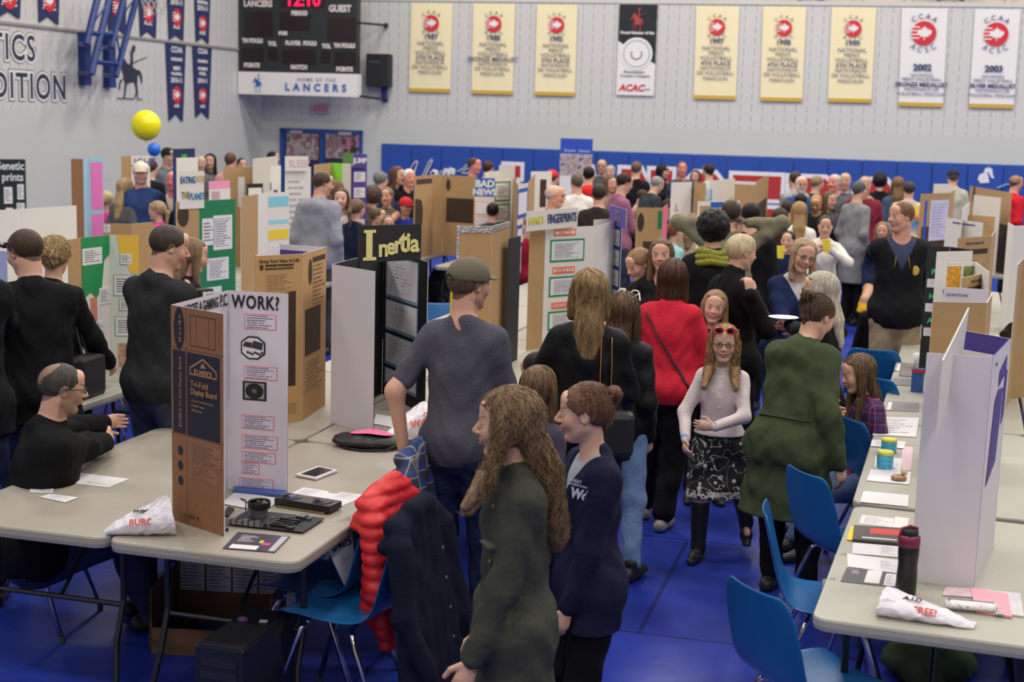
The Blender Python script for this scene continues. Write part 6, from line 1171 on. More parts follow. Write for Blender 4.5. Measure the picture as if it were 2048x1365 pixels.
per(1166, 768, 1.48, -108, ('bun', (118, 78, 58)), dict(c=(28, 30, 54), hem=.09, name='jacket', inf=.014, sinf=.013, flare=.0, collar=1.2, vneck=.07, under=(150, 154, 164), amp=.004), (20, 20, 24), 'girl with a hair bun in a navy zip jacket with a white chest logo', strands=900, pose=dict(lhw=(1133, 1225, .69), rh=(.06, .12, .45), pitch=4, yaw=24), extra=x2, build=.92)
# -- the man in the olive cap
def xcap(i): pass
per(940, 520, 1.76, 18, ('short', (92, 70, 56)), dict(c=(82, 82, 92), hem=.045, sleeve=.78, name='t_shirt', collar=.25, inf=.010, amp=.004, bs=90), (34, 42, 74), 'man in an olive cap and grey t-shirt leaning a hand on a chair, back turned', build=.96, beard=((120, 88, 70), .4), hat=('cap', (98, 90, 74)), pose=dict(lhw=(806, 892, .90), lp=(-.8, -.7, -.1), rh=(.08, .14, .56), rp=(.5, -1, -.3), yaw=32, ld=(-.1, .3, -1)), vox=.0058, skin=(206, 158, 136))
# -- black-clad group at the side
per(132, 727, 1.26, 62, ('balding', (70, 64, 58)), dict(c=(22, 22, 24), hem=.0, name='sweater', collar=1.2, inf=.02, sinf=.02), JN, 'balding man in a black fleece and glasses, seated with an arm on the grey table', build=1.2, glasses=(30, 30, 34), pose=dict(seat=.45, stature=1.78, lean=8, rhw=(218, 884, .80), rp=(.55, .9, -.5), lhw=(215, 845, .84), lp=(-.4, -1, -.5), pitch=6), beard=((90, 74, 60), .45), vox=.0062)
per(40, 455, 1.78, -30, ('short', (72, 54, 42)), dict(c=(24, 24, 26), hem=.06, name='jacket', inf=.02, sinf=.018, collar=1.3), JN, 'man in a black jacket with sunglasses pushed on his cropped hair', build=1.12, pose=dict(yaw=-28, pitch=14, lh=(-.08, .2, .55), rh=(.12, .2, .56)), vox=.0065, extra=lambda i: (lambda mb: (mb.tube([i['A']((.37 * cos(a), .05 + .42 * sin(a), .22)) for a in np.linspace(.0, pi, 12)], .006, 6), [mb.ell(i['A']((sd * .15, .40, .24)), (.028, .01, .016), 10) for sd in (-1, 1)], mb.build('sunglasses', mat('sunglass_black', (14, 14, 16), .15), i['root'])))(MB()))
def xpurse(i):
    mb = MB(); c = i['P'] + i['rt'] * .2 + UP * .02 + i['fw'] * .02; mb.box(c, (.09, .30, .26)); o = mb.build('shoulder_bag', mat('bag_black', (30, 28, 30), .5), i['root'], bevel=.03); mb = MB(); mb.tube([c + UP * .12, i['sh'] + i['rt'] * .09 + UP * .05, c + UP * .12 - i['fw'] * .05], .008, 6); mb.build('bag_strap', mat('bag_black', (30, 28, 30), .5), o)
per(112, 477, 1.64, 12, ('updo', (190, 158, 108)), dict(c=(22, 22, 25), hem=.04, name='hoodie', hood=1, inf=.018, sinf=.018), JN, 'woman with a messy blonde updo in a black hooded jacket with shoulder bag', strands=700, pose=dict(yaw=-15, pitch=12, rh=(.13, .12, .55), lh=(-.1, .16, .55)), extra=xpurse, vox=.0066)
per(-84, 430, 1.88, -20, ('short', DB), dict(c=(24, 24, 28), hem=.06, name='jacket', inf=.02), JN, 'person in a dark jacket mostly cut off at the picture edge', pose=dict(rhw=(6, 720, 1.05), rp=(1, -.4, -.5)))
per(350, 447, 1.80, 30, ('short', (70, 58, 50)), dict(c=(42, 44, 46), hem=.03, name='sweater', collar=1.5, inf=.016, sinf=.015), (56, 62, 84), 'man in a charcoal half-zip sweater and faded jeans, back turned', build=1.08, pose=dict(yaw=35, pitch=14, rhw=(425, 577, 1.12), rp=(.8, -1, -.3), lh=(-.06, .2, .62)), vox=.0068, extra=lambda i: (lambda mb: (mb.box(i['arms'][1][2] + i['fw'] * .08 + UP * .01, (.08, .14, .01)), mb.build('phone', mat('phone_black', (30, 30, 34), .2), i['root'])))(MB()))
per(392, 478, 1.58, 60, ('long', (130, 100, 70), 1.2), (34, 30, 34), BLK, 'girl with long hair and dark top hidden behind the charcoal sweater', pose=dict(pitch=10))
# -- centre aisle
def xred(i):
    o = i['objs']['sweatshirt']; bv = caster(o); S = i['S']; a = i['P'] + UP * .30 * S - i['rt'] * .085 * S; b_ = i['P'] + UP * .03 * S + i['rt'] * .095 * S; m_ = mat('strap_black', (30, 26, 28), .5)
    strap(bv, [a + (b_ - a) * t for t in np.linspace(0, 1, 12)], -i['fw'], m_, 'bag_strap', i['root'])
    mb = MB(); mb.box(i['P'] + i['rt'] * .19 + UP * .0 + i['fw'] * .05, (.06, .2, .16)); mb.build('handbag', m_, i['root'], bevel=.02)
per(1348, 519, 1.60, 14, ('bob', (92, 56, 40)), dict(c=(196, 40, 58), hem=.035, name='sweatshirt', collar=1.0, inf=.02, sinf=.016, bs=60), dict(c=(24, 24, 27), inf=.014, flare=.012), 'woman with a brown bob in a red sweatshirt with a black crossbody strap', shoes=(150, 142, 134), build=1.2, strands=500, extra=xred, pose=dict(rh=(.15, .10, .52), lh=(-.14, .10, .52), yaw=6, lfw=(1288, 1010, .08), rfw=(1325, 1035, .08)), vox=.0068)
m_emb = embroid()
def xgirl(i):
    A = i['A']; mb = MB(); mr_ = mat('sunglasses_red', (200, 40, 48), .3)
    for sd in (-1, 1): mb.tube([A((sd * .15 + .11 * cos(a), .40 + .0 * sin(a), .42 + .085 * sin(a))) for a in np.linspace(0, 2 * pi, 13)], .005, 5, cap=False)
    mb.tube([A((-.26, .38, .45)), A((-.37, .1, .40))], .005, 5); mb.tube([A((.26, .38, .45)), A((.37, .1, .40))], .005, 5); o = mb.build('sunglasses', mr_, i['root']); mb = MB()
    for sd in (-1, 1): mb.ell(A((sd * .15, .41, .42)), (.018, .004, .014), 10)
    mb.build('lens', mat('lens_dark', (24, 20, 26), .1), o)
    w_, e_ = i['arms'][1][2], i['arms'][1][1]; mb = MB(); mb.tube([w_ + U(e_ - w_) * .005, w_ + U(e_ - w_) * .03], .026, 12); mb.build('wristband', mat('wristband_blue', (110, 150, 210), .4), i['root'])
    o = i['objs']['cardigan']; bv = caster(o)
    for k in range(6):
        h_ = hit(bv, i['P'] + UP * (.29 - .04 * k) * i['S'] + i['fw'] * .5, -i['fw'])
        if h_: mb = MB(); mb.ell(h_[0], (.006, .004, .006), 8); mb.build('button', mat('pearl', (225, 215, 215), .3), o)
per(1450, 652, 1.31, 194, ('wavy', (168, 124, 76), .85), dict(c=(222, 208, 208), hem=-.045, name='cardigan', collar=.5, inf=.008, sinf=.006, amp=.002, bs=120), dict(kind='skirt', mat=m_emb, len=.215, flare=.135), 'girl in black glasses, white cardigan and embroidered black skirt walking in tall boots', glasses=(20, 18, 22), shoes=(20, 20, 22), strands=700, extra=xgirl, skin=(214, 172, 152), pose=dict(yaw=-6, boot=.86, rhw=(1371, 880, .70), rp=(.8, -.8, -.2), lh=(.0, .17, .605), lp=(-1, -.5, -.3), rc=.6, rfw=(1396, 1098, .06), lfw=(1492, 1045, .16), toepitchL=35, ld=(1, .1, 0), ln=(0, -1, 0)), vox=.0058)
per(1434, 583, 1.36, 184, ('long', (160, 120, 80), .7), (50, 44, 50), dict(c=(28, 26, 30), inf=.004), 'small girl with fair hair behind the girl in glasses, in black flats', shoes=(26, 24, 26), skin=(216, 174, 152), pose=dict(yaw=6, tilt=-6), vox=.0068)
def xcoat(i):
    o = i['objs']['coat']; bv = caster(o); S = i['S']; strap(bv, [i['P'] + UP * .10 * S + i['rt'] * t * S for t in np.linspace(-.085, .085, 9)], -i['fw'], mat('coat_seam', (52, 60, 42), .85), 'waist_seam', o, .007)
per(1650, 594, 1.54, 38, ('bun', (88, 64, 50)), dict(c=(62, 72, 50), hem=.19, name='coat', hood=1, flare=.03, inf=.026, sinf=.022, amp=.007, bs=30), dict(c=(26, 26, 30)), 'woman leaning forward in a long hooded green coat, hair in a bun', build=1.05, strands=500, pose=dict(stature=1.68, lean=14, pitch=22, yaw=18, rhw=(1676, 925, .75), rp=(.3, -1, -.2), lh=(-.06, .16, .55)), extra=xcoat, vox=.0064)
def xplate(i):
    c = i['w2l']((1567, 638, 1.26)); mb = MB(); mb.lathe([(.05, -.004), (.085, .01), (.09, .012), (.05, 0)], c, 20); mb.build('paper_plate', mat('plate_white', (226, 222, 224), .5), i['root'])
per(1640, 545, 1.58, -62, ('long', (176, 166, 146), .6), (28, 27, 30), BLK, 'grey-blonde woman in glasses holding a paper plate towards her friend', glasses=(60, 40, 40), extra=xplate, pose=dict(lhw=(1578, 650, 1.22), rhw=(1600, 655, 1.2), lp=(-1, -.5, -.6), yaw=-10), vox=.0068)
per(1618, 481, 1.64, 172, ('long', (170, 138, 100), .9), dict(c=(30, 40, 78), hem=.04, name='jacket', vneck=.07, under=(190, 185, 185)), JN, 'blonde woman in glasses and a navy jacket tilting her head', glasses=(50, 44, 50), pose=dict(tilt=-14, pitch=8, lean=8, stature=1.66, rh=(.1, .2, .55)), vox=.008)
per(1488, 471, 1.70, 62, ('crop', (196, 174, 134)), dict(c=(22, 22, 25), hem=.05, name='turtleneck', collar=2.2, inf=.02, sinf=.018), BLK, 'woman with short cropped blonde hair in a black turtleneck, hand at her mouth', build=1.15, pose=dict(rhw=(1500, 592, 1.36), rp=(.8, .2, -1), rd=(-.3, .1, 1), rn=(-1, 0, 0), rc=1.0, yaw=5, pitch=6), vox=.0078)
def xscarf(i):
    mb = MB(); c = i['nb'] + i['up'] * .02
    for k in range(3): mb.tube([c + UP * (.034 * k - .02) + np.array(((.125 - .012 * k) * cos(a), (.105 - .010 * k) * sin(a), .01 * sin(3 * a + k))) for a in np.linspace(0, 2 * pi, 19)], .026, 8, cap=False)
    mb.build('scarf', mat('scarf_olive', (136, 136, 50), .9, bump=.5, bscale=50, var=.3), i['root'], smooth=True)
    mb = MB(); mb.prism([c + i['rt'] * .02 - i['fw'] * .11, c + i['rt'] * .11 - i['fw'] * .11, c + i['rt'] * .17 - i['fw'] * .12 - UP * .5, c + i['rt'] * .1 - i['fw'] * .12 - UP * .52], -i['fw'] * .01)
per(1428, 425, 1.80, 6, ('curly', (26, 22, 22)), dict(c=(22, 22, 24), hem=.2, name='coat', inf=.022, sinf=.02, flare=.03), BLK, 'person with dark curly hair and olive scarf in a long black coat, back turned', extra=xscarf, vox=.009, strands=0)
per(1463, 399, 1.80, 2, ('short', (64, 50, 40)), dict(c=(124, 118, 96), hem=.05, name='jacket', inf=.014, sinf=.012, amp=.006), JN, 'man in a khaki jacket with both hands clasped behind his head', build=1.1, pose=dict(lh=(-.085, -.03, .90), rh=(.08, -.03, .90), lp=(-1, .1, -.15), rp=(1, .1, -.2), ld=(1, .1, .3), rd=(-1, .1, .3)), vox=.009)
per(1268, 499, 1.52, 236, ('pony', (150, 112, 72)), dict(c=(26, 26, 28), hem=.03, name='t_shirt', sleeve=.8, collar=.4), BLK, 'girl with a brown ponytail in a black t-shirt looking down', skin=(214, 166, 144), pose=dict(pitch=24, rh=(.08, .18, .56), lh=(-.1, .14, .55)), vox=.008)
per(1322, 479, 1.60, 192, ('long', (112, 84, 60), 1.0), dict(c=(28, 28, 30), hem=.03, name='shirt', vneck=.05, sleeve=.9), BLK, 'girl with centre-parted braided hair staring at the camera', skin=(212, 162, 140), pose=dict(tilt=4), vox=.008)
def xtan(i):
    bv = caster(i['objs']['jacket']); S = i['S']; a = i['sh'] + i['rt'] * .07 * S + UP * .03; m_ = mat('tan_strap', (186, 122, 62), .5); strap(bv, [a - UP * t * S + i['rt'] * .02 * t for t in np.linspace(.0, .17, 8)], -i['fw'], m_, 'bag_strap', i['root'], .011); strap(bv, [a - i['rt'] * .03 * S - UP * t * S for t in np.linspace(.0, .17, 8)], -i['fw'], m_, 'bag_strap', i['root'], .011); mb = MB(); mb.box(i['P'] + i['rt'] * .11 - i['fw'] * .17 + UP * .06, (.26, .10, .22)); mb.build('handbag', mat('bag_black', (30, 28, 30), .5), i['root'], bevel=.03)
per(1180, 540, 1.68, 4, ('long', (160, 124, 78), .6), dict(c=(24, 24, 27), hem=.06, name='jacket', inf=.02, sinf=.018, rough=.5), JN, 'woman with straight dark-blonde hair and tan bag straps over a black jacket', build=1.1, strands=900, extra=xtan, pose=dict(lh=(-.15, .12, .56), rh=(.1, .15, .56), yaw=-6), vox=.0064)
def xsg(i):
    mb = MB(); [mb.tube([i['A']((sd * .17 + .1 * cos(a), .28 + .03 * sin(a), .47 + .06 * sin(a))) for a in np.linspace(0, 2 * pi, 11)], .004, 5, cap=False) for sd in (-1, 1)]; mb.tube([i['A']((.28, .28, .47)), i['A']((.39, .0, .32))], .004, 5); mb.build('sunglasses', mat('white_frame', (210, 210, 210), .3), i['root'])
per(1250, 585, 1.50, 22, ('long', (104, 74, 54), 1.1), dict(c=(26, 26, 30), hem=.05, name='jacket', inf=.016, sinf=.016, rough=.5), dict(c=(110, 136, 176)), 'girl with long brown hair and white sunglasses on her head in a black jacket', shoes=(30, 28, 28), strands=600, extra=xsg, pose=dict(rfw=(1262, 1140, .07)), vox=.0068)
per(1082, 734, 1.32, 35, ('long', (116, 86, 58), .9), (70, 66, 80), JN, 'child with straight brown hair seen between the two profile girls', strands=400, vox=.006)
per(1062, 706, 1.13, -55, ('short', (36, 28, 26), 1), (40, 36, 44), JN, 'dark-haired child seated at the table behind the capped man', pose=dict(seat=.45, stature=1.35, lean=14, pitch=18), vox=.007)
m_plp = plaid('plaid_purple', (66, 44, 92), (38, 26, 56), (190, 70, 120), 16)
per(1708, 712, 1.15, -98, ('long', (112, 84, 58), 1.5), dict(c=(90, 50, 100), mat=m_plp, hem=.0, name='shirt'), dict(c=(96, 118, 158)), 'girl in a purple plaid shirt with braided long hair, seated by the aisle table', strands=600, pose=dict(seat=.45, stature=1.42, pitch=12, lean=8), vox=.0066)
def xzip(i):
    o = i['objs']['jacket']; bv = caster(o); S = i['S']; my = mat('zip_yellow', (190, 160, 60), .6)
    for sd in (-1, 1): strap(bv, [i['nb'] - UP * t * S + i['rt'] * sd * (.022 + .1 * t) * S for t in np.linspace(.01, .09, 5)], i['fw'], my, 'piping', o, .006)
    h_ = hit(bv, i['P'] + UP * .2 * S - i['rt'] * .055 * S + i['fw'] * .5, -i['fw'], .004)
    if h_: mb = MB(); mb.ell(h_[0], (.03, .006, .038), 14); mb.build('crest', my, o)
per(1803, 402, 1.85, 186, ('short', (120, 78, 52)), dict(c=(26, 27, 30), hem=.05, name='jacket', inf=.022, sinf=.02, vneck=.10, under=(44, 54, 84), collar=1.1), (152, 134, 108), 'man in a black jacket with yellow zip trim and khaki trousers looking aside', build=1.0, extra=xzip, skin=(210, 154, 132), pose=dict(yaw=58, pitch=2, rhw=(1745, 528, 1.25), rp=(1, -.6, -.6), lh=(-.12, -.06, .55)), vox=.0092)
# -- the crowd further off
FAR = [
 (1577, 462, 1.36, 205, ('short', DB), (30, 38, 74), JN, 'boy in navy drinking from a yellow cup', dict(pose=dict(rh=(.03, .17, .82), rp=(.8, .1, -1)), cup=1)),
 (1652, 431, 1.55, 190, ('short', (64, 46, 38)), dict(c=(222, 216, 206), hem=.15, name='cardigan', flare=.03), BLK, 'child in a long cream cardigan holding a yellow bottle with both hands', dict(pose=dict(rh=(.03, .14, .80), lh=(-.03, .14, .80), pitch=8), cup=1, fem=True)),
 (1255, 345, 1.80, 70, ('short', DB), (150, 96, 124), (60, 62, 78), 'man in glasses and a plum shirt bending over a board', dict(pose=dict(pitch=14, rh=(.05, .15, .6)), glasses=(30, 28, 30))),
 (1274, 322, 1.82, 20, ('short', (110, 84, 64)), BLK, BLK, 'man with cropped light-brown hair in a black coat, back turned, before the letter N', {}),
 (1320, 354, 1.66, 60, ('short', (142, 138, 132)), (54, 58, 64), BLK, 'grey-haired man in a dark grey jacket bending right in the crowd', dict(pose=dict(pitch=15, lean=15, stature=1.72))),
 (1327, 329, 1.74, 120, ('long', (30, 26, 28)), BLK, BLK, 'woman in a black cap and long dark hair before the letter N', dict(hat=('hat', (24, 22, 24)))),
 (1365, 323, 1.80, 180, ('short', (140, 80, 60)), (70, 70, 80), JN, 'ginger-haired man half hidden behind a narrow white board', dict(skin=(222, 140, 120))),
 (1391, 341, 1.62, 200, ('long', (84, 62, 44)), (120, 130, 70), JN, 'brown-haired woman in olive green behind a white board', {}),
 (1417, 327, 1.80, 330, ('short', DB), (186, 190, 190), JN, 'dark-haired man in a pale grey shirt, back turned, before the letter C', {}),
 (1292, 381, 1.46, 110, ('short', (74, 50, 38)), (190, 150, 140), JN, 'boy in a pale pink top reading behind the low oval-print board', dict(pose=dict(pitch=20))),
 (1341, 398, 1.50, 100, ('short', (56, 46, 34)), (30, 40, 44), BLK, 'dark-haired boy in navy beside the pink-edged board', {}),
 (1352, 444, 1.40, 60, ('pony', (128, 66, 42)), dict(c=(150, 196, 200), mat=None, hem=.04), JN, 'red-haired girl with a ponytail in a pastel print top', {}),
 (1387, 428, 1.42, 30, ('long', (136, 104, 72), .5), (176, 160, 130), JN, 'fair child partly hidden by the curly-haired person', {}),
 (1503, 404, 1.76, 10, ('short', (24, 22, 24)), BLK, BLK, 'dark-haired man in black behind the raised elbow', dict(build=1.2)),
 (1560, 417, 1.56, 0, ('long', (62, 42, 34), 1.5), (222, 216, 208), BLK, 'girl with very long dark hair, back turned', {}),
 (1599, 404, 1.60, 5, ('long', (166, 124, 72), 1.7), (226, 220, 214), (200, 196, 190), 'girl with very long golden hair in white, back turned', {}),
 (1590, 342, 1.80, 340, ('short', (66, 54, 44)), (150, 152, 158), JN, 'man in a pale grey hoodie before the letter R', dict(hood=1)),
 (1604, 352, 1.76, 180, ('balding', (200, 196, 190)), (50, 76, 124), JN, 'bald man with a white beard and blue shirt', dict(beard=((222, 220, 216), .95), glasses=(60, 60, 60), skin=(216, 160, 138))),
 (1602, 387, 1.58, 10, ('short', (22, 20, 22)), BLK, BLK, 'black-haired head between the bearded man and the golden-haired girl', {}),
 (1636, 351, 1.72, 60, ('short', (150, 124, 88)), (30, 64, 66), BLK, 'fair-haired boy in a dark teal top before the letter R', {}),
 (1669, 348, 1.80, 220, ('short', (186, 180, 176)), (88, 90, 96), (60, 60, 64), 'grey-haired man in a grey blazer and red shirt', dict(skin=(222, 150, 136), build=1.15)),
 (1691, 345, 1.80, 200, ('balding', (176, 150, 110)), (96, 100, 106), JN, 'balding fair man in a grey jacket behind the grey-haired one', {}),
 (1731, 351, 1.82, 190, ('balding', (120, 106, 96)), (128, 44, 64), BLK, 'balding man in dark red behind the long grey coat', {}),
 (1721, 362, 1.76, 60, ('short', (84, 84, 82)), dict(c=(132, 132, 134), hem=.22, name='coat', flare=.01), BLK, 'man with dark grey hair in a long grey coat', dict(build=1.1)),
 (1736, 392, 1.56, 75, ('long', (186, 150, 100), 1.2), (28, 36, 66), BLK, 'girl with long fair hair in navy, arms folded before her', dict(pose=dict(rh=(.06, .15, .62), lh=(-.03, .16, .62)))),
 (1632, 388, 1.58, 200, ('balding', (150, 116, 80)), (34, 34, 40), BLK, 'shaven-headed man in black looking down at the table', dict(skin=(196, 146, 104), pose=dict(pitch=28))),
 (1661, 384, 1.60, 150, ('long', (104, 76, 54), 1.4), (104, 100, 108), BLK, 'woman with long brown hair and pink collar in a grey top', {}),
 (1797, 354, 1.74, 10, ('long', (126, 88, 52), 1.3), (66, 84, 110), DN, 'woman with long auburn hair in a denim shirt, back turned', dict(build=1.1)),
 (1791, 371, 1.60, 20, ('long', (112, 72, 48), 1.5), (60, 74, 98), DN, 'shorter woman with auburn hair in denim blue, back turned', dict(build=1.2)),
 (1819, 362, 1.72, 10, ('short', (66, 58, 58)), dict(c=(120, 160, 190), mat='tie', hem=.03), JN, 'person in a rainbow tie-dye shirt, back turned', {}),
 (1907, 338, 1.84, 8, ('short', (100, 84, 70)), (176, 176, 158), (70, 70, 76), 'man in a black cap and beige jacket, back turned', dict(hat=('hat', (24, 26, 40)), build=1.1)),
 (2034, 350, 1.80, 70, ('balding', (110, 80, 60)), (196, 34, 44), BLK, 'man with a bald crown in a bright red jacket', dict(build=1.15, hood=1, skin=(210, 150, 130))),
 (1766, 445, 1.30, 200, ('long', (150, 110, 70)), (34, 40, 70), dict(kind='skirt', c=(206, 156, 40), len=.2), 'child seated in a mustard yellow skirt behind the man with khaki trousers', dict(pose=dict(seat=.45, stature=1.5))),
 (180, 343, 1.66, 85, ('long', (96, 68, 52), 1.0), (84, 84, 90), BLK, 'woman in glasses and a dark grey hoodie with purple strap, in profile', dict(glasses=(80, 60, 60), pose=dict(rh=(.05, .17, .58), lh=(-.05, .18, .58)))),
 (281, 325, 1.80, 165, ('short', (150, 146, 142)), (48, 68, 116), JN, 'smiling man in a cream cap and blue sweater', dict(hat=('cap', (226, 214, 192)), build=1.2, beard=((170, 160, 156), .5), skin=(216, 152, 138))),
 (252, 357, 1.62, 30, ('long', (178, 144, 96), .7), (92, 94, 100), BLK, 'blonde woman in a grey fleece, back turned, beside the cream cap', dict(build=1.1)),
 (213, 382, 1.46, 20, ('lowbun', (206, 176, 124)), (214, 70, 148), (214, 70, 148), 'small girl with a blonde bun in pink behind the grey fleece', {}),
 (313, 402, 1.42, 285, ('pony', (178, 142, 100)), (226, 74, 152), (226, 74, 152), 'girl in a bright pink top reaching out an arm', dict(pose=dict(rh=(.1, .26, .74), rp=(.3, -.6, -1)))),
 (303, 318, 1.76, 20, ('short', (66, 52, 44)), BLK, BLK, 'person in a black hoodie behind the man in the blue sweater', dict(hood=1)),
 (337, 295, 1.86, 120, ('short', DB), (110, 114, 120), BLK, 'man in a black cap beside the dark blue neon board', dict(hat=('hat', (20, 20, 22)))),
 (346, 342, 1.68, 190, ('balding', (214, 206, 196)), dict(c=(32, 32, 36), vneck=.09, under=(190, 170, 160), hem=.04), BLK, 'elderly white-haired man in a dark cardigan behind the EATING sign', dict(skin=(220, 130, 130))),
 (420, 308, 1.74, 180, ('long', (26, 24, 26)), (74, 82, 96), BLK, 'woman with long black hair in the far corner', {}),
 (401, 312, 1.72, 170, ('short', (190, 180, 160)), (96, 90, 90), BLK, 'pale-haired person beside the long black hair', {}),
 (462, 305, 1.80, 20, ('short', (96, 66, 48)), (226, 160, 150), JN, 'brown-haired person in salmon pink near the corner', {}),
 (484, 316, 1.70, 150, ('short', (26, 24, 26)), BLK, BLK, 'dark-haired person behind the kraft and white board', {}),
 (547, 303, 1.74, 90, ('short', (24, 24, 26)), BLK, BLK, 'top of a dark head behind the slanted white board', {}),
 (473, 361, 1.60, 15, ('short', (104, 84, 56)), (78, 80, 64), JN, 'fair-haired child in camouflage green beside the pink-headed board', {}),
 (486, 376, 1.52, 25, ('short', (132, 106, 68)), (82, 86, 80), BLK, 'sandy-haired child in grey stripes behind the white shapes board', {}),
 (650, 343, 1.82, 20, ('short', (74, 56, 46)), dict(c=(142, 144, 154), hem=.04, name='hoodie', hood=1, inf=.02, sinf=.02), (74, 76, 80), 'man in a pale grey hoodie with sunglasses on his head, back turned', dict(build=1.1, pose=dict(yaw=48, pitch=8))),
 (673, 362, 1.68, 20, ('long', (110, 76, 48), 1.2), (90, 76, 70), BLK, 'long brown hair of a woman behind the teal cardigan', {}),
 (682, 377, 1.62, 178, ('long', (92, 62, 50), .8), dict(c=(120, 166, 172), hem=.12, name='cardigan', vneck=.22, under=(226, 222, 220)), (86, 116, 160), 'girl in a teal cardigan and white top with a long necklace', dict(neck=1, skin=(224, 178, 162))),
 (715, 398, 1.52, 30, ('pony', (120, 90, 62)), (28, 36, 60), (28, 30, 44), 'girl with a ponytail in navy beside the teal cardigan', {}),
 (747, 375, 1.56, 20, ('curly', (84, 60, 48)), (100, 80, 76), BLK, 'person with a mass of curly brown hair', {}),
 (762, 342, 1.72, 30, ('short', (110, 112, 114)), (64, 72, 92), BLK, 'grey-haired person near the start of the wall pads', {}),
 (796, 334, 1.74, 120, ('long', (104, 62, 46), 1.0), (44, 50, 80), BLK, 'woman with long auburn hair before the word Home', {}),
 (819, 338, 1.72, 150, ('short', (226, 216, 200)), BLK, BLK, 'white-haired man in black beside the large kraft board', dict(skin=(222, 150, 130))),
 (773, 375, 1.54, 190, ('pony', (140, 104, 76)), dict(c=(110, 100, 84), sleeve=0, hem=.03), BLK, 'girl in a sleeveless top with one hand raised to her neck', dict(pose=dict(lh=(.06, .1, .82), lp=(-1, .2, -.8)), fem=True)),
 (757, 416, 1.36, 100, ('short', (100, 76, 56)), (70, 74, 78), BLK, 'boy in grey beside the boy in glasses', {}),
 (776, 431, 1.34, 165, ('short', (140, 104, 72)), (66, 74, 66), BLK, 'boy in glasses peering over the Inertia sign', dict(glasses=(50, 50, 56))),
 (812, 396, 1.42, 150, ('short', DB), (34, 56, 160), BLK, 'boy in a red cap and royal blue top', dict(hat=('cap', (206, 32, 50)))),
 (950, 315, 1.82, 120, ('short', (84, 54, 40)), (60, 70, 100), BLK, 'man with short brown hair before the blue wall pads', dict(skin=(222, 140, 130))),
 (977, 321, 1.76, 30, ('short', (70, 44, 40)), (200, 190, 170), JN, 'person in cream beside the white board before the letter L', {}),
 (986, 405, 1.44, 5, ('short', (36, 28, 26)), (70, 70, 80), BLK, 'dark-haired boy seen from behind at the BAD board', {}),
 (1042, 434, 1.34, 200, ('short', (120, 84, 62)), (150, 30, 48), JN, 'boy in dark red by the slanted fingerprints sign', {}),
 (1105, 340, 1.74, 40, ('short', BR), (170, 116, 124), JN, 'person in a red knit beanie and dusty pink top', dict(hat=('hat', (206, 30, 44)))),
 (1112, 370, 1.74, 110, ('balding', (200, 180, 160)), (40, 58, 104), JN, 'bald man in glasses and a navy polo', dict(glasses=(70, 60, 60), skin=(222, 158, 132), build=1.1)),
 (1154, 347, 1.74, 345, ('short', (100, 86, 70)), (228, 222, 214), JN, 'man in a white shirt, back turned, beside the pull-up banner', dict(build=1.1)),
 (1179, 333, 1.78, 20, ('short', (26, 22, 24)), (206, 44, 44), JN, 'dark-haired man in a red hoodie, back turned', dict(hood=1)),
 (1204, 318, 1.80, 190, ('balding', (130, 100, 80)), (78, 82, 92), JN, 'balding man in glasses and dark grey before the pads', dict(glasses=(50, 50, 50))),
 (1221, 330, 1.72, 200, ('short', (150, 146, 142)), (90, 60, 62), BLK, 'grey-haired person behind the plum shirt', {}),
 (1222, 352, 1.66, 150, ('long', (110, 82, 60), .7), (150, 130, 110), JN, 'woman with brown hair between the plum shirt and the grey head', {}),
 (1200, 367, 1.74, 15, ('short', (58, 44, 38)), (50, 42, 40), BLK, 'man in a dark brown top, back turned, above the purple sign', dict(build=1.15)),
 (1760, 349, 1.70, 0, ('curly', (34, 28, 28)), BLK, BLK, 'dark curly-haired person before the letter S', {}),
 (1575, 400, 1.5, 0, ('short', (60, 50, 44)), (60, 60, 70), BLK, 'short dark head among the long-haired girls', {})]
def tie_dye():
    m = bpy.data.materials.new('tie_dye'); m.use_nodes = True; nt = m.node_tree; b = nt.nodes['Principled BSDF']; N = nt.nodes.new; L = nt.links.new; tc = N('ShaderNodeTexCoord'); sp = N('ShaderNodeSeparateXYZ'); L(tc.outputs['Object'], sp.inputs[0]); a = N('ShaderNodeMath'); a.operation = 'MULTIPLY_ADD'; L(sp.outputs[2], a.inputs[0]); a.inputs[1].default_value = 2.4; a.inputs[2].default_value = .1; fr = N('ShaderNodeMath'); fr.operation = 'FRACT'; L(a.outputs[0], fr.inputs[0]); cr = N('ShaderNodeValToRGB')
    for i, c in enumerate(((232, 110, 130), (236, 200, 60), (90, 180, 120), (50, 120, 210))):
        e = cr.color_ramp.elements[i] if i < 2 else cr.color_ramp.elements.new(.5); e.position = i / 3.2; e.color = lin(c)
    L(fr.outputs[0], cr.inputs[0]); L(cr.outputs[0], b.inputs['Base Color']); return m
def far_extra(cup, neck):
    def f(i):
        if cup: w_, e_ = i['arms'][1][2], i['arms'][1][1]; c = w_ + U(w_ - e_) * .07 + i['fw'] * .02; mb = MB(); mb.lathe([(.032, -.06), (.04, .06), (.037, .06), (.03, -.055)], c, 14); mb.build('drink_cup', mat('cup_yellow', (236, 216, 60), .5), i['root'])
        if neck: bv = caster(i['objs']['undershirt'] if 'undershirt' in i['objs'] else i['objs']['cardigan']); S = i['S']; strap(bv, [i['nb'] - UP * t + i['rt'] * .03 * (1 - t / .3) for t in np.linspace(.02, .3, 6)] + [i['nb'] - UP * t - i['rt'] * .03 * (1 - t / .3) for t in np.linspace(.3, .02, 6)], i['fw'], mat('necklace', (150, 110, 90), .5), 'necklace', i['root'], .004, 1)
    return f
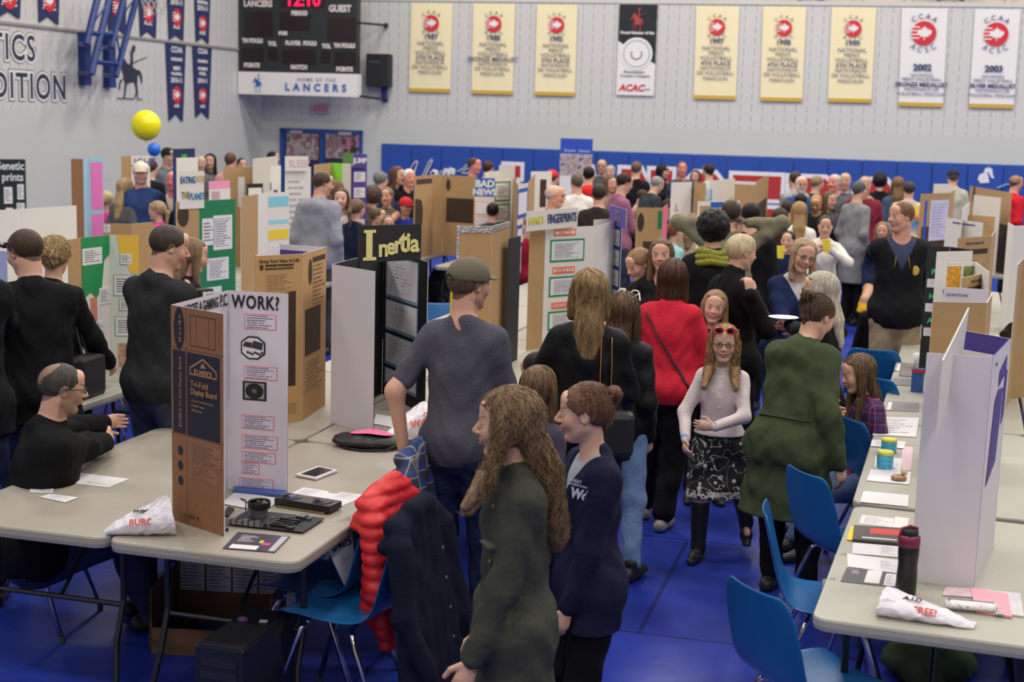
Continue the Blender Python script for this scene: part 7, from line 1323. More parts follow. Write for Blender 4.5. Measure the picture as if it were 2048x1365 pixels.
for x, y, h, fc, hr, tc_, bc, lb, kw in FAR:
    kw = dict(kw); top = dict(c=tc_) if not isinstance(tc_, dict) else dict(tc_)
    if top.get('mat') == 'tie': top['mat'] = tie_dye()
    if kw.pop('hood', 0): top['hood'] = 1
    cup, nk_ = kw.pop('cup', 0), kw.pop('neck', 0)
    if cup or nk_: kw['extra'] = far_extra(cup, nk_)
    g_ = 'people in the crowd at the back of the hall'
    per(x, y, h, fc, hr, top, bc, lb, grp=g_, **kw)
# ---------------------------------------------------------------- things on and around the tables
_zs = [0.0]
def flat(name, label, cat, pts, m, group=None, z=TZ, th=.0012, parts=()):
    """a sheet lying on a table: pts are its four corners near-left, near-right, far-right, far-left"""
    _zs[0] = (_zs[0] + .0007) % .0042; z0 = z + .0004 + _zs[0]; P = [at_z(x, y, z0) for x, y in pts]; c = sum(P) / 4; root = empty(name, c, 0, label, cat, group)
    mb = MB(); mb.hexa([p - c for p in P], [p - c + UP * th for p in P]); mb.build('sheet', m, root)
    for nm, (u0, v0, u1, v1), mm in parts:
        q = lambda u, v: (P[0] * (1 - u) * (1 - v) + P[1] * u * (1 - v) + P[2] * u * v + P[3] * (1 - u) * v) - c + UP * (th + .0001)
        mb = MB(); mb.hexa([q(u0, v0), q(u1, v0), q(u1, v1), q(u0, v1)], [q(u, v) + UP * .0004 for u, v in ((u0, v0), (u1, v0), (u1, v1), (u0, v1))]); mb.build(nm, mm, root)
    return root
m_pl = lines_mat('printed_paper', (214, 212, 214), (150, 148, 156), 9, .12); m_pb = mat('blank_paper', (216, 214, 216), .6); m_dk = mat('leaflet_dark', (66, 56, 70), .4)
GP = 'loose papers on the grey tables'
flat('paper_sheet', 'white printed sheet lying before the seated balding man', 'paper', [(107, 963), (217, 976), (258, 959), (148, 945)], m_pb, GP, parts=[('print', (.45, .12, .95, .38), m_pl)])
flat('paper_slip', 'small white slip nearest the picture edge on the grey table', 'paper', [(60, 986), (106, 987), (108, 975), (60, 974)], m_pb, GP, parts=[('print', (.3, .2, .95, .8), m_pl)])
flat('paper_slip', 'small curled white slip below the printed sheet', 'paper', [(79, 995), (130, 1006), (158, 996), (100, 989)], m_pl, GP)
flat('paper_sheet', 'large white sheet beneath the blue binder behind the circuit board', 'paper', [(443, 1008), (528, 1024), (566, 998), (470, 985)], m_pb, GP)
flat('binder_comb', 'blue comb-bound spine at the foot of the WORK board', 'binder', [(466, 986), (572, 996), (573, 982), (468, 978)], mat('binder_blue', (60, 90, 160), .5), th=.012)
flat('paper_card', 'white card behind the white tablet, partly under another', 'paper', [(583, 988), (632, 996), (660, 984), (607, 976)], m_pl, GP)
flat('paper_sheet', 'white sheet with a curled edge behind the graphics card', 'paper', [(596, 1000), (668, 1020), (724, 996), (640, 984)], m_pb, GP)
flat('paper_card', 'small white card nearest the red jacket', 'paper', [(660, 996), (713, 1001), (731, 991), (682, 985)], m_pl, GP)
flat('leaflet', 'dark leaflet with white lettering in front of the circuit board', 'leaflet', [(445, 1098), (550, 1106), (581, 1074), (476, 1065)], m_dk, parts=[('white_strip', (.1, .05, .62, .28), m_pb), ('text', (.1, .4, .5, .9), lines_mat('leaflet_text', (66, 56, 70), (190, 186, 196), 6, .1)), ('green_mark', (.55, .45, .62, .62), mat('lime_mark', (190, 200, 60), .5)), ('magenta_mark', (.62, .35, .78, .5), mat('magenta_mark', (200, 70, 150), .5)), ('grey_strip', (.85, .05, .97, .95), mat('strip_grey', (180, 178, 184), .5))])
r = flat('paper_sheet', 'white sheet tucked at the foot of the Inertia board', 'paper', [(746, 848), (792, 857), (824, 840), (752, 829)], m_pb, GP)
# tablet
r = flat('tablet', 'white tablet lying flat beside the WORK board', 'tablet', [(590, 953), (632, 961), (676, 944), (636, 936)], mat('tablet_white', (226, 224, 222), .25), th=.009, parts=[('screen', (.14, .1, .86, .92), mat('tablet_screen', (54, 54, 60), .08))])
# dismantled computer parts
def along(p, yaw): return C2(yaw), V2(yaw)
P_, a_, b_ = [at_z(x, y, TZ) for x, y in ((450, 1052), (606, 1070), (520, 1005))]; ux = U(a_ - P_); uy = np.cross(UP, ux); W_, D_ = np.linalg.norm(a_ - P_), .215; root = empty('motherboard', P_, 0, 'black circuit board with ports and a round fan cooler mounted on it', 'circuit board')
def bx(mb, x, y, z, dx, dy, dz, mi=0): p = ux * x + uy * y + UP * z; mb.hexa([p, p + ux * dx, p + ux * dx + uy * dy, p + uy * dy], [p + UP * dz, p + ux * dx + UP * dz, p + ux * dx + uy * dy + UP * dz, p + uy * dy + UP * dz], mi)
m_pcb = mat('pcb_black', (36, 38, 42), .45, bump=.5, bscale=300, var=.5); m_chip = mat('chip_grey', (70, 70, 74), .5); m_port = mat('port_metal', (150, 150, 156), .3, metal=.9); m_pblk = mat('part_black', (20, 20, 22), .35)
mb = MB(); bx(mb, 0, 0, .008, W_, D_, .003); mb.build('board', m_pcb, root)
rr_ = random.Random(5)
for k in range(14): mb = MB(); x = rr_.random() * W_ * .85; y = rr_.random() * D_ * .8; bx(mb, x, y, .011, .012 + rr_.random() * .03, .008 + rr_.random() * .014, .004 + rr_.random() * .01); mb.build('chip', [m_chip, m_pblk, m_port][k % 3], root)
for k in range(4): mb = MB(); bx(mb, W_ * .55, .02 + .03 * k, .011, .09, .008, .011); mb.build('slot', m_pblk, root)
for k in range(6): mb = MB(); bx(mb, .004 + .026 * k, -.004, .011, .020, .02, .018 + .006 * (k % 2)); mb.build('port', m_port, root)
for k in range(9): mb = MB(); bx(mb, W_ * .72 + .004 * k, .14, .011, .0025, .05, .018); mb.build('heatsink_fin', m_port, root)
cc = ux * .085 + uy * .135; mb = MB(); mb.lathe([(.034, .012), (.036, .045), (.036, .048)], cc, 24); mb.build('cooler_base', mat('cooler_grey', (120, 120, 126), .4, metal=.6), root, smooth=False)
mb = MB(); mb.lathe([(.042, .048), (.047, .052), (.047, .075), (.044, .078), (.040, .074), (.040, .062), (.001, .062)], cc, 28); fr_ = mb.build('fan_shroud', m_pblk, root)
for k in range(7):
    a = k * 2 * pi / 7; d0 = ux * cos(a) + uy * sin(a); d1 = ux * cos(a + .5) + uy * sin(a + .5); mb = MB(); p = cc + UP * .066; mb.prism([p + d0 * .012, p + d0 * .038, p + d1 * .038 + UP * .006, p + d1 * .012 + UP * .004], UP * .001); mb.build('fan_blade', mat('fan_grey', (60, 60, 64), .4), fr_)
mb = MB(); mb.lathe([(.013, .064), (.014, .074), (.001, .075)], cc, 14); mb.build('fan_hub', m_pblk, fr_)
mb = MB(); mb.tube([cc - ux * .046 + UP * .06, cc - ux * .09 + uy * .01 + UP * .075, cc - ux * .085 + uy * .05 + UP * .06, cc - ux * .06 + uy * .0 + UP * .03], .0025, 6); mb.build('fan_cable', m_pblk, root, smooth=True)
P_ = at_z(548, 1014, TZ); a_ = at_z(650, 1030, TZ); ux = U(a_ - P_); uy = np.cross(UP, ux); root = empty('graphics_card', P_, 0, 'black graphics card with two fans lying behind the circuit board', 'graphics card'); L_ = np.linalg.norm(a_ - P_) + .02
mb = MB(); bx(mb, 0, 0, .006, L_, .105, .032); mb.build('shroud', m_pblk, root, bevel=.004); mb = MB(); bx(mb, .01, -.006, .003, L_ - .03, .01, .006); mb.build('gold_edge', mat('gold_contact', (170, 150, 90), .4, metal=.8), root)
for k, x in enumerate((.055, L_ - .065)):
    c_ = ux * x + uy * .052 + UP * .0385; mb = MB(); mb.lathe([(.043, 0), (.044, .002), (.040, .002), (.040, .0005), (.001, .0005)], c_, 24); f_ = mb.build('fan_ring', mat('fan_dark', (44, 44, 48), .4), root); mb = MB(); mb.lathe([(.014, .001), (.013, .004), (.001, .004)], c_, 14); mb.build('fan_hub', mat('hub_violet', (90, 90, 190), .4) if k == 0 else m_pblk, f_)
    for q in range(9): a = q * 2 * pi / 9; d0 = ux * cos(a) + uy * sin(a); d1 = ux * cos(a + .35) + uy * sin(a + .35); mb = MB(); p = c_ + UP * .001; mb.prism([p + d0 * .013, p + d0 * .038, p + d1 * .038 + UP * .003, p + d1 * .013 + UP * .002], UP * .0006); mb.build('fan_blade', mat('fan_grey', (60, 60, 64), .4), f_)
flat('memory_stick', 'small black memory stick by the foot of the cardboard wing', 'memory stick', [(446, 1034), (457, 1036), (469, 1021), (456, 1018)], m_pblk, th=.01)
mb = MB(); p = at_z(454, 1063, TZ); mb.box(p + UP * .006, (.011, .011, .012)); tag(mb.build('jumper_block', m_pblk), 'tiny black block beside the dark leaflet', 'computer part')
# carrier bags: thin crumpled film
def noise3(p, s): return sin(p[0] * s + 3 * sin(p[1] * s * .7)) * sin(p[1] * s * 1.1 + 2 * sin(p[2] * s)) * sin(p[2] * s * .9 + p[0] * s * .6)
def film(name, mats, parent, rings, crump=.006, s=60, closed=True):
    mb = MB(); idx = []
    for r in rings: idx.append(mb.add([np.array(p) + np.array((noise3(p, s), noise3(np.array(p)[::-1], s * 1.2), noise3(np.array(p) * 1.3, s))) * crump for p in r]))
    n = len(rings[0])
    for a, b in zip(idx, idx[1:]):
        for k in range(n if closed else n - 1): mb.face((a + k, a + (k + 1) % n, b + (k + 1) % n, b + k))
    o = mb.build(name, mats, parent, smooth=False); return o
def ringlist(path, rads, n=26, floor=None, up=UP, sq=.7):
    out = []
    for i, (p, r) in enumerate(zip(path, rads)):
        t = U(np.array(path[min(i + 1, len(path) - 1)]) - np.array(path[max(i - 1, 0)])); a = U(np.cross(t, up)); b = np.cross(a, t); ring = []
        for k in range(n):
            th = 2 * pi * k / n; q = np.array(p) + a * r[0] * cos(th) + b * r[1] * sin(th); 
            if floor is not None: q[2] = max(q[2], floor + .001)
            ring.append(q)
        out.append(ring)
    return out
m_film = mat('carrier_film', (232, 228, 236), .3, bump=.6, bscale=45, alpha=.93); m_filmr = mat('carrier_print_red', (214, 80, 72), .5); m_filmk = mat('carrier_print_black', (30, 30, 34), .5)
def carrier(label, tip, mouth, hgt, red, wmul=1.0, blk=None):
    T = at_z(*tip, TZ); Mo = at_z(*mouth, TZ); d = Mo - T; L_ = np.linalg.norm(d); d /= L_; sd = np.cross(UP, d); root = empty('carrier_bag', T, 0, label, 'bag', 'white printed carrier bags'); N_ = 13; path = []; rad = []
    for i in range(N_): t = i / (N_ - 1); path.append(d * L_ * t + UP * hgt * (.08 + .42 * t ** .8)); rad.append((.012 + .105 * t ** .7 * wmul, .01 + hgt * .52 * t ** .9))
    rg = ringlist(path, rad, 30, 0.0); film('bag_film', m_film, root, rg, .007, 55)
    def onside(t, ang, lift=1.02): i = t * (N_ - 1); i0 = int(i); p = path[i0]; tt = d; a = U(np.cross(tt, UP)); b = np.cross(a, tt); r_ = rad[i0]; return p + (a * r_[0] * cos(ang) + b * r_[1] * sin(ang)) * lift + (a * cos(ang) + b * sin(ang)) * .006, a, b
    for s_, t, ang, sz, m_ in red:
        p, a, b = onside(t, ang); nn = U(a * cos(ang) + b * sin(ang)); x_ = U(d if d @ IX > 0 else -d); y_ = U(np.cross(nn, x_)); text(s_, sz, m_, 'printed_lettering', root, frame(p, x_, y_), bold=.001)
    return root
s_near = 0.0
carrier('white carrier bag with red print slumped on the grey table edge', (212, 1070), (345, 1062), .13, [('BURGER', .62, .35, .035, m_filmr), ('PREMIUM', .62, 1.1, .022, m_filmk)], 1.0)
carrier('crumpled white carrier bag with red letters before the black bottle', (1950, 1258), (1765, 1222), .07, [('FREE!', .5, 2.5, .034, m_filmr), ('A.I.D', .7, 1.8, .03, m_filmk)], .8)
carrier('carrier bag with red zigzag print beside the pink-topped bag', (762, 893), (850, 872), .17, [('CM', .9, .6, .05, m_filmr), ('IVVI', .6, .5, .05, m_filmr), ('VIVI', .75, .3, .05, m_filmr)], .7)
carrier('white carrier bag far along the aisle tables by the black-jacketed chair', (1848, 640), (1806, 634), .10, [('oo', .5, 2.0, .05, m_filmr)], .8)
# drawstring bag, black with a pink top
c0 = at_z(735, 893, TZ); root = empty('drawstring_bag', c0, 0, 'black bag with a hot pink panel lying by the Inertia board', 'bag'); dx = C2(8); dy = V2(8)
path = [dx * t + UP * .03 for t in np.linspace(-.17, .17, 12)]; rad = [(.02 + .10 * sin(pi * (i + .6) / 12.2) ** .6, .008 + .034 * sin(pi * (i + .6) / 12.2) ** .7) for i in range(12)]; film('bag_body', mat('nylon_black', (22, 22, 25), .55, bump=.4, bscale=40), root, ringlist(path, rad, 24, 0.0), .004, 40)
mb = MB(); n = 22; k = mb.add([dx * .11 * cos(2 * pi * i / n) + dx * .02 + dy * (.055 * sin(2 * pi * i / n) - .01) + UP * (.082 - .014 * abs(cos(2 * pi * i / n))) for i in range(n)]); k2 = mb.add([dx * .02 - dy * .01 + UP * .090]); [mb.face((k + i, k + (i + 1) % n, k2)) for i in range(n)]; mb.build('pink_panel', mat('hot_pink', (246, 96, 150), .5), root, smooth=True); mb = MB(); polyf(mb, frame(dx * .03 + dy * -.01 + UP * .0915, dx, dy), [(-.014, -.002), (.002, -.006), (.016, .005), (.002, -.001)], 1, 0, 0); mb.build('swoosh_mark', m_bt, root)
mb = MB(); mb.tube([dx * -.10 - dy * .10 + UP * .01, dx * .0 - dy * .13 + UP * .006, dx * .12 - dy * .11 + UP * .01, dx * .17 - dy * .05 + UP * .03], .006, 6); mb.build('cord', m_bt, root, smooth=True)
mb = MB(); p = at_z(581, 838, TZ); mb.hexa([p + q for q in ((-.02, 0, 0), (.02, -.01, 0), (.02, .03, 0), (-.02, .03, 0))], [p + q for q in ((-.012, .0, .09), (.014, 0, .1), (.012, .02, .095), (-.014, .02, .085))]); tag(mb.build('paper_bag', mat('brown_paper', (160, 126, 88), .8, bump=.6, bscale=40)), 'small brown paper bag behind the WORK board', 'bag')
# numbered card hanging from the table edge
p0 = at_z(640, 1052, .735); p1 = at_z(692, 1030, .755); d = U(p1 - p0); nn = U(np.cross(d, UP)); root = empty('number_card', p0, 0, 'hanging white card numbered 6405 taped to the table corner', 'card'); w_ = np.linalg.norm(p1 - p0) * 1.05; dn = U(-UP + nn * .12 + d * .05)
mb = MB(); A = [d * 0 + nn * .012, d * w_ + nn * .02, d * w_ * .92 + dn * .20 + nn * .03, d * w_ * .40 + dn * .265 + nn * .04, d * .01 + dn * .10 + nn * .02]; mb.prism(A, nn * .001); mb.build('card', m_pb, root)
text('6405', .052, m_bt, 'lettering', root, frame(d * w_ * .5 + dn * .095 + nn * .035, d, -dn), bold=.0005); mb = MB(); mb.quad([d * .012 + dn * .035 + nn * .030, d * w_ * .8 + dn * .035 + nn * .031, d * w_ * .8 + dn * .02 + nn * .031, d * .012 + dn * .02 + nn * .03]); mb.build('small_print', m_pl, root); mb = MB(); mb.quad([d * w_ * .4 + dn * .17 + nn * .040, d * w_ * .85 + dn * .15 + nn * .040, d * w_ * .85 + dn * .135 + nn * .04, d * w_ * .4 + dn * .155 + nn * .04]); mb.build('small_print', m_pl, root)
# cardboard box and computer tower beneath the table
p = at_z(292, 1350, .0); c = np.array((-1.62, 5.25, 0)) ; q0 = at_z(300, 1178, .30); ux = C2(4); uy = V2(4); root = empty('cardboard_box', (q0[0], q0[1], 0), 0, 'open cardboard box with white shipping labels under the grey table', 'box'); m_bx = mat('box_brown', (110, 80, 56), .85); m_bl_ = lines_mat('shipping_label', (190, 188, 196), (120, 118, 130), 9, .06)
def pl(o, a, b, z0, z1, m, nm): mb = MB(); nn = U(np.cross(b - a, UP)); mb.prism([a + UP * z0, b + UP * z0, b + UP * z1, a + UP * z1], -nn * .006); return mb.build(nm, m, o)
a, b, c_, d_ = np.zeros(3), ux * .52, ux * .52 + uy * .38, uy * .38
for (s, e, z1) in ((a, b, .12), (d_, c_, .33), (d_, a, .30), (b, c_, .25)): pl(root, s, e, 0, z1, m_bx, 'box_side')
for k in range(4): nn = U(np.cross(ux, UP)); o_ = d_ + ux * (.02 + .125 * k) + nn * .004; mb = MB(); mb.quad([o_ + UP * .17, o_ + ux * .115 + UP * .17, o_ + ux * .115 + UP * .31, o_ + UP * .31]); mb.build('shipping_label', m_bl_, root)
mb = MB(); nn = -ux; o_ = -ux * .004 + uy * .36 - UP * 0; mb.quad([np.array(-ux * .008 + uy * .0 + UP * .02), np.array(-ux * .008 - uy * -.10 + UP * .02), np.array(-ux * .008 + uy * .10 + UP * .26), np.array(-ux * .008 + UP * .26)]); mb.build('shipping_label', m_bl_, root)
q0 = at_z(390, 1290, .42); ux = C2(17); uy = V2(17); root = empty('computer_tower', (q0[0], q0[1], 0), 0, 'black computer tower standing beneath the grey table', 'computer'); m_tw = mat('tower_black', (20, 21, 25), .4)
mb = MB(); mb.hexa([a * 0, ux * .20, ux * .20 + uy * .44, uy * .44], [p + UP * .42 for p in (a * 0, ux * .20, ux * .20 + uy * .44, uy * .44)])
mb.v = [tuple(np.array(v)) for v in mb.v]; mb.build('case', m_tw, root, bevel=.004); mb = MB(); mb.hexa([ux * .01 + UP * .421, ux * .19 + UP * .421, ux * .19 + uy * .43 + UP * .421, ux * .01 + uy * .43 + UP * .421], [p + UP * .003 for p in (ux * .01 + UP * .421, ux * .19 + UP * .421, ux * .19 + uy * .43 + UP * .421, ux * .01 + uy * .43 + UP * .421)]); mb.build('top_panel', mat('tower_top', (30, 31, 36), .35), root)
mb = MB(); mb.box(ux * .13 + uy * .3 + UP * .427, (.03, .02, .004)); mb.build('sticker', m_pb, root); mb = MB(); mb.ell(ux * .05 + uy * .28 + UP * .43, (.022, .016, .012), 10); mb.build('purple_ribbon', mat('ribbon_purple', (120, 70, 130), .6), root)
for k in range(3): mb = MB(); mb.box(ux * .10 - uy * .002 + UP * (.36 - .05 * k), (.15, .004, .03), rz=-R(17)); mb.build('drive_bay', mat('bay_black', (32, 33, 38), .3), root)
# jackets over chairs
def drape(name, label, cat, ch, m, z0, zt, w, th, seed, sleeves=True, puff=0, side=0.0, lean=0.0, parts=None):
    """a garment hung over a chair's back, in the chair's own axes: closed cloth shell around the backrest"""
    M = np.array(ch.matrix_basis if ch.matrix_world is None else ch.matrix_basis); loc = np.array(ch.location); a = ch.rotation_euler[2]; root = empty(name, loc, a, label, cat); Fd = Field(); S_ = 1
    n = 9
    for k in range(n):
        t = k / (n - 1) * 2 - 1; Fd.cap((t * w * .78, -.30 - .012 * cos(k * 2.2), zt - .02 - .03 * t * t), (t * w * 1.0 + side, -.345 - lean - .02 * cos(k * 2.2 + seed), z0 + .05 * sin(seed + k * .9)), th * .75, th * (.95 + .2 * sin(k * 1.9 + seed)), k=.06 if puff else .022)
    for z_ in (zt, zt - .08): Fd.cap((-w * .78, -.27, z_ - .03), (w * .78, -.27, z_ - .03), th * .8, k=.04)
    Fd.cap((-w * .7, -.23, zt - .12), (w * .7, -.23, zt - .12), th * .5, k=.05); Fd.cap((-w * .32, -.30, zt + .015), (w * .32, -.30, zt + .015), th * .75, k=.03)
    if sleeves:
        for sd in (-1, 1): Fd.cap((sd * w * .92, -.32, zt - .1), (sd * (w * 1.12), -.36, zt - .36), th * 1.1, th * .95, k=.03); Fd.cap((sd * w * 1.12, -.36, zt - .36), (sd * w * 1.02, -.40 - lean, zt - .58), th * .95, th * .8, k=.03)
    f0 = folds(1, .003, seed, .6)
    def dsp(x, y, z):
        o = f0(x, y, z)
        if puff: o = o * .4 - .009 * (np.abs(np.sin(z * 62 + .8 * np.sin(x * 9) + seed)) - .5)
        return o
    G, X, Y, Z = Fd.grid(.008, None, dsp); v, q = snets(G, X, Y, Z); o = np_mesh('shell', v, q, m, root)
    if parts: parts(root, o)
    return root
m_puf = mat('puffer_red', (206, 34, 38), .5, bump=.25, bscale=50); m_pld = plaid('plaid_blue', (50, 54, 72), (38, 62, 130), (176, 170, 140), 13); m_den = mat('denim_navy', (24, 28, 44), .9, spec=.1, bump=.4, bscale=90)
def rib(root, o):
    bv = caster(o)
    for k in range(4):
        h_ = hit(bv, (.11, -1.2, .70 - .12 * k), (0, 1, 0))
        if h_: mb = MB(); mb.ell(h_[0], (.009, .006, .009), 8); mb.build('button', mat('dull_button', (110, 104, 96), .4, metal=.6), root)
drape('puffer_jacket', 'red quilted puffer jacket hung over a blue chair', 'jacket', cB, m_puf, .40, .88, .22, .045, 3, puff=1, parts=lambda r_, o: (lambda h_: h_ and (lambda mb: (mb.box(h_[0], (.05, .006, .014)), mb.build('label_patch', m_bt, r_)))(MB()))(hit(caster(o), (.08, -1.2, .80), (0, 1, 0))))
drape('denim_jacket', 'dark navy denim jacket hanging off the chair nearest the profile girls', 'jacket', cA, m_den, .16, .88, .22, .045, 9, lean=.06, parts=rib)
drape('plaid_shirt', 'blue and grey plaid flannel shirt over a chair by the man in a cap', 'shirt', cC, m_pld, .45, .92, .21, .04, 14)
drape('black_jacket', 'black jacket completely covering a chair beside the aisle tables', 'jacket', cM, mat('jacket_black', (20, 20, 22), .8, spec=.1), .40, .88, .27, .04, 21, sleeves=False)
# ---- aisle table: bottle, leaflets, folders
p = at_z(1811, 1188, TZ); root = empty('water_bottle', p, 0, 'black water bottle with a burgundy lid before the white board', 'bottle'); mb = MB(); mb.lathe([(.032, 0), (.036, .006), (.037, .06), (.034, .11), (.037, .15), (.037, .175), (.034, .182)], n=28); mb.build('flask', mat('bottle_black', (20, 19, 21), .35), root, smooth=True)
m_bur = mat('lid_burgundy', (120, 28, 66), .35); mb = MB(); mb.lathe([(.037, .180), (.039, .184), (.038, .215), (.030, .221)], n=28); l_ = mb.build('lid', m_bur, root, smooth=True); mb = MB(); mb.lathe([(.030, .218), (.029, .238), (.022, .243)], n=22); mb.build('spout_cap', m_bt, l_, smooth=True); mb = MB(); mb.tube([(-.036, 0, .205), (-.028, 0, .243), (.0, 0, .252), (.028, 0, .243)], .006, 6); mb.build('carry_loop', m_bur, l_, smooth=True)
G2 = 'papers on the aisle-side tables'
flat('brochure', 'grey brochure with white curves nearest the carrier bag', 'leaflet', [(1681, 1164), (1790, 1176), (1797, 1144), (1693, 1137)], mat('brochure_grey', (74, 72, 76), .4), G2, parts=[('white_curve', (.42, .1, .7, .95), m_pb), ('white_curve', (.78, .05, .99, .8), m_pl), ('oval_logo', (.12, .6, .32, .9), lines_mat('brochure_logo', (74, 72, 76), (180, 180, 184), 4, .02))])
flat('paper_sheet', 'white sheet with a column of small type above the grey brochure', 'paper', [(1695, 1134), (1797, 1148), (1800, 1122), (1694, 1108)], m_pb, G2, parts=[('print', (.6, .1, .95, .9), m_pl)])
flat('paper_sheet', 'white sheet with blocks of type just behind the columned one', 'paper', [(1704, 1108), (1799, 1116), (1801, 1094), (1706, 1086)], m_pb, G2, parts=[('print', (.55, .1, .97, .95), m_pl)])
flat('magazine', 'dark book with a red title and a yellow edge', 'book', [(1705, 1084), (1797, 1092), (1803, 1062), (1708, 1056)], mat('book_dark', (74, 66, 64), .4), None, th=.012, parts=[('red_title', (.35, .45, .98, .85), mat('title_red', (206, 48, 44), .5)), ('white_line', (.2, .12, .95, .2), m_pb)])
flat('folder', 'bright yellow folder edge under the dark book', 'folder', [(1693, 1080), (1704, 1082), (1714, 1056), (1702, 1054)], m_yel)
flat('paper_sheet', 'white sheet behind the dark book', 'paper', [(1718, 1048), (1784, 1056), (1788, 1038), (1724, 1031)], m_pl, G2); flat('paper_sheet', 'white sheet against the big white board, behind the dark book', 'paper', [(1784, 1056), (1814, 1062), (1818, 1038), (1790, 1034)], m_pb, G2)
flat('paper_sheet', 'broad blank sheet at the near end of the pale aisle table', 'paper', [(1720, 1005), (1816, 1014), (1818, 991), (1727, 983)], m_pb, G2)
flat('paper_sheet', 'white sheet beneath the shell trinket', 'paper', [(1733, 962), (1818, 970), (1823, 945), (1742, 939)], m_pb, G2); flat('worksheet', 'printed worksheet under the blue jar', 'paper', [(1748, 938), (1800, 944), (1806, 918), (1752, 914)], m_pl, G2)
flat('worksheet', 'worksheet with a red edge behind the blue jar', 'paper', [(1741, 893), (1808, 898), (1812, 884), (1744, 880)], m_pl, G2); flat('worksheet', 'pale pink patterned card beside the jars', 'card', [(1800, 940), (1822, 942), (1826, 895), (1806, 893)], mat('pink_pattern', (214, 184, 190), .6, var=.2, bscale=80), G2)
flat('paper_stack', 'loose stack of white worksheets beside the girl in plaid', 'paper', [(1745, 872), (1832, 876), (1838, 838), (1762, 836)], m_pl, G2, th=.006); flat('leaflet', 'grey strip leaflet nearest the girl in plaid', 'leaflet', [(1771, 822), (1837, 824), (1838, 806), (1776, 803)], mat('leaflet_grey', (130, 126, 128), .5), G2, parts=[('white_box', (.02, .1, .15, .9), m_pb)])
flat('leaflet', 'grey strip leaflet second from the girl in plaid', 'leaflet', [(1782, 770), (1828, 773), (1830, 759), (1786, 757)], mat('leaflet_grey', (130, 126, 128), .5), G2); flat('photo_sheet', 'dark photo sheet on the aisle table beyond the leaflets', 'photo', [(1797, 752), (1827, 755), (1830, 728), (1802, 725)], mat('photo_brown', (120, 104, 104), .5, var=.4, bscale=60), G2)
flat('folder', 'pale teal folder beside the black-jacketed chair', 'folder', [(1790, 684), (1843, 688), (1845, 672), (1808, 669)], mat('folder_teal', (150, 206, 210), .5), G2); flat('paper_sheet', 'white sheet beside the small blue box', 'paper', [(1792, 742), (1832, 744), (1834, 730), (1798, 728)], m_pb, G2)
for (x, y), lb, hgt in (((1769, 938), 'blue glittery jar with a yellow lid, nearest the bottle', .085), ((1777, 906), 'blue glittery jar standing behind the yellow-lidded one', .07)):
    p = at_z(x, y, TZ); root = empty('glitter_jar', p, 0, lb, 'jar', 'blue glitter jars'); mb = MB(); mb.lathe([(.036, 0), (.04, .006), (.04, hgt * .8), (.036, hgt * .88)], n=24); mb.build('glass', mat('glitter_blue', (70, 170, 205), .15, var=.45, bscale=90), root, smooth=True); mb = MB(); mb.lathe([(.040, hgt * .86), (.041, hgt), (.036, hgt + .006)], n=24); mb.build('jar_lid', mat('lid_yellow', (206, 206, 80), .5), root)
p = at_z(1797, 962, TZ); root = empty('shell_trinket', p, 0, 'small brown and cream shell trinket on a white sheet', 'trinket'); mb = MB(); mb.lathe([(.014, 0), (.034, .006), (.038, .018), (.03, .026), (.02, .02), (.001, .018)], n=16); mb.build('dish', mat('shell_brown', (150, 110, 84), .4, var=.5, bscale=120), root, smooth=True); mb = MB(); mb.lathe([(.004, .018), (.016, .03), (.012, .05), (.002, .056)], (.03, .02, 0), 12); mb.build('shell', mat('shell_cream', (206, 186, 150), .4), root, smooth=True)
p = at_z(1833, 786, TZ); root = empty('small_box', p, -R(yR2), 'small blue and red printed box against the black board', 'box'); mb = MB(); mb.box((0, .04, .075), (.075, .06, .15)); mb.build('carton', mat('carton_blue', (44, 84, 150), .4, var=.35, bscale=40), root); mb = MB(); mb.box((0, .0385, .138), (.076, .062, .022)); mb.build('red_band', mat('carton_red', (186, 40, 44), .4), root)
p = at_z(1836, 736, TZ); root = empty('paper_cup', p, 0, 'white paper cup behind the small blue box', 'cup'); mb = MB(); mb.lathe([(.028, 0), (.038, .10), (.036, .10), (.027, .004)], n=20); mb.build('cup', m_pb, root, smooth=True); mb = MB(); mb.lathe([(.0325, .05), (.034, .065)], n=16); mb.build('red_mark', mat('carton_red', (186, 40, 44), .4), root)
# folders and pencil case by the bag
flat('notebook', 'patterned white notebook lying askew by the pink folder', 'notebook', [(1985, 1228), (2048, 1236), (2040, 1190), (1975, 1184)], mat('notebook_white', (214, 208, 214), .5, var=.12, bscale=60), None, th=.006)
flat('folder', 'pink folder under the pencil case', 'folder', [(1952, 1226), (2024, 1238), (2015, 1192), (1940, 1180)], mat('folder_pink', (236, 160, 176), .5), None, th=.008)
flat('worksheet', 'pastel striped sheet behind the pencil case', 'paper', [(1884, 1192), (1990, 1200), (1985, 1182), (1892, 1176)], mat('pastel_sheet', (214, 186, 190), .5, var=.15, bscale=20), None, th=.004)
p = at_z(1945, 1220, TZ + .01); root = empty('pencil_case', p, -R(12), 'clear zip pencil case with floral pattern and grey end', 'pencil case'); Fd = Field(); Fd.cap((-.07, 0, .012), (.06, 0, .012), .022, k=.01, n=(0, 0, 1), q=1.6); Fd.cap((-.07, .02, .012), (.06, .02, .012), .022, k=.02, n=(0, 0, 1), q=1.6); G, X, Y, Z = Fd.grid(.004); v, q = snets(G, X, Y, Z); np_mesh('pouch', v, q, blotch('floral_print', [(120, 170, 180), (226, 226, 224), (232, 232, 230), (200, 90, 130)], 70, .3), root)
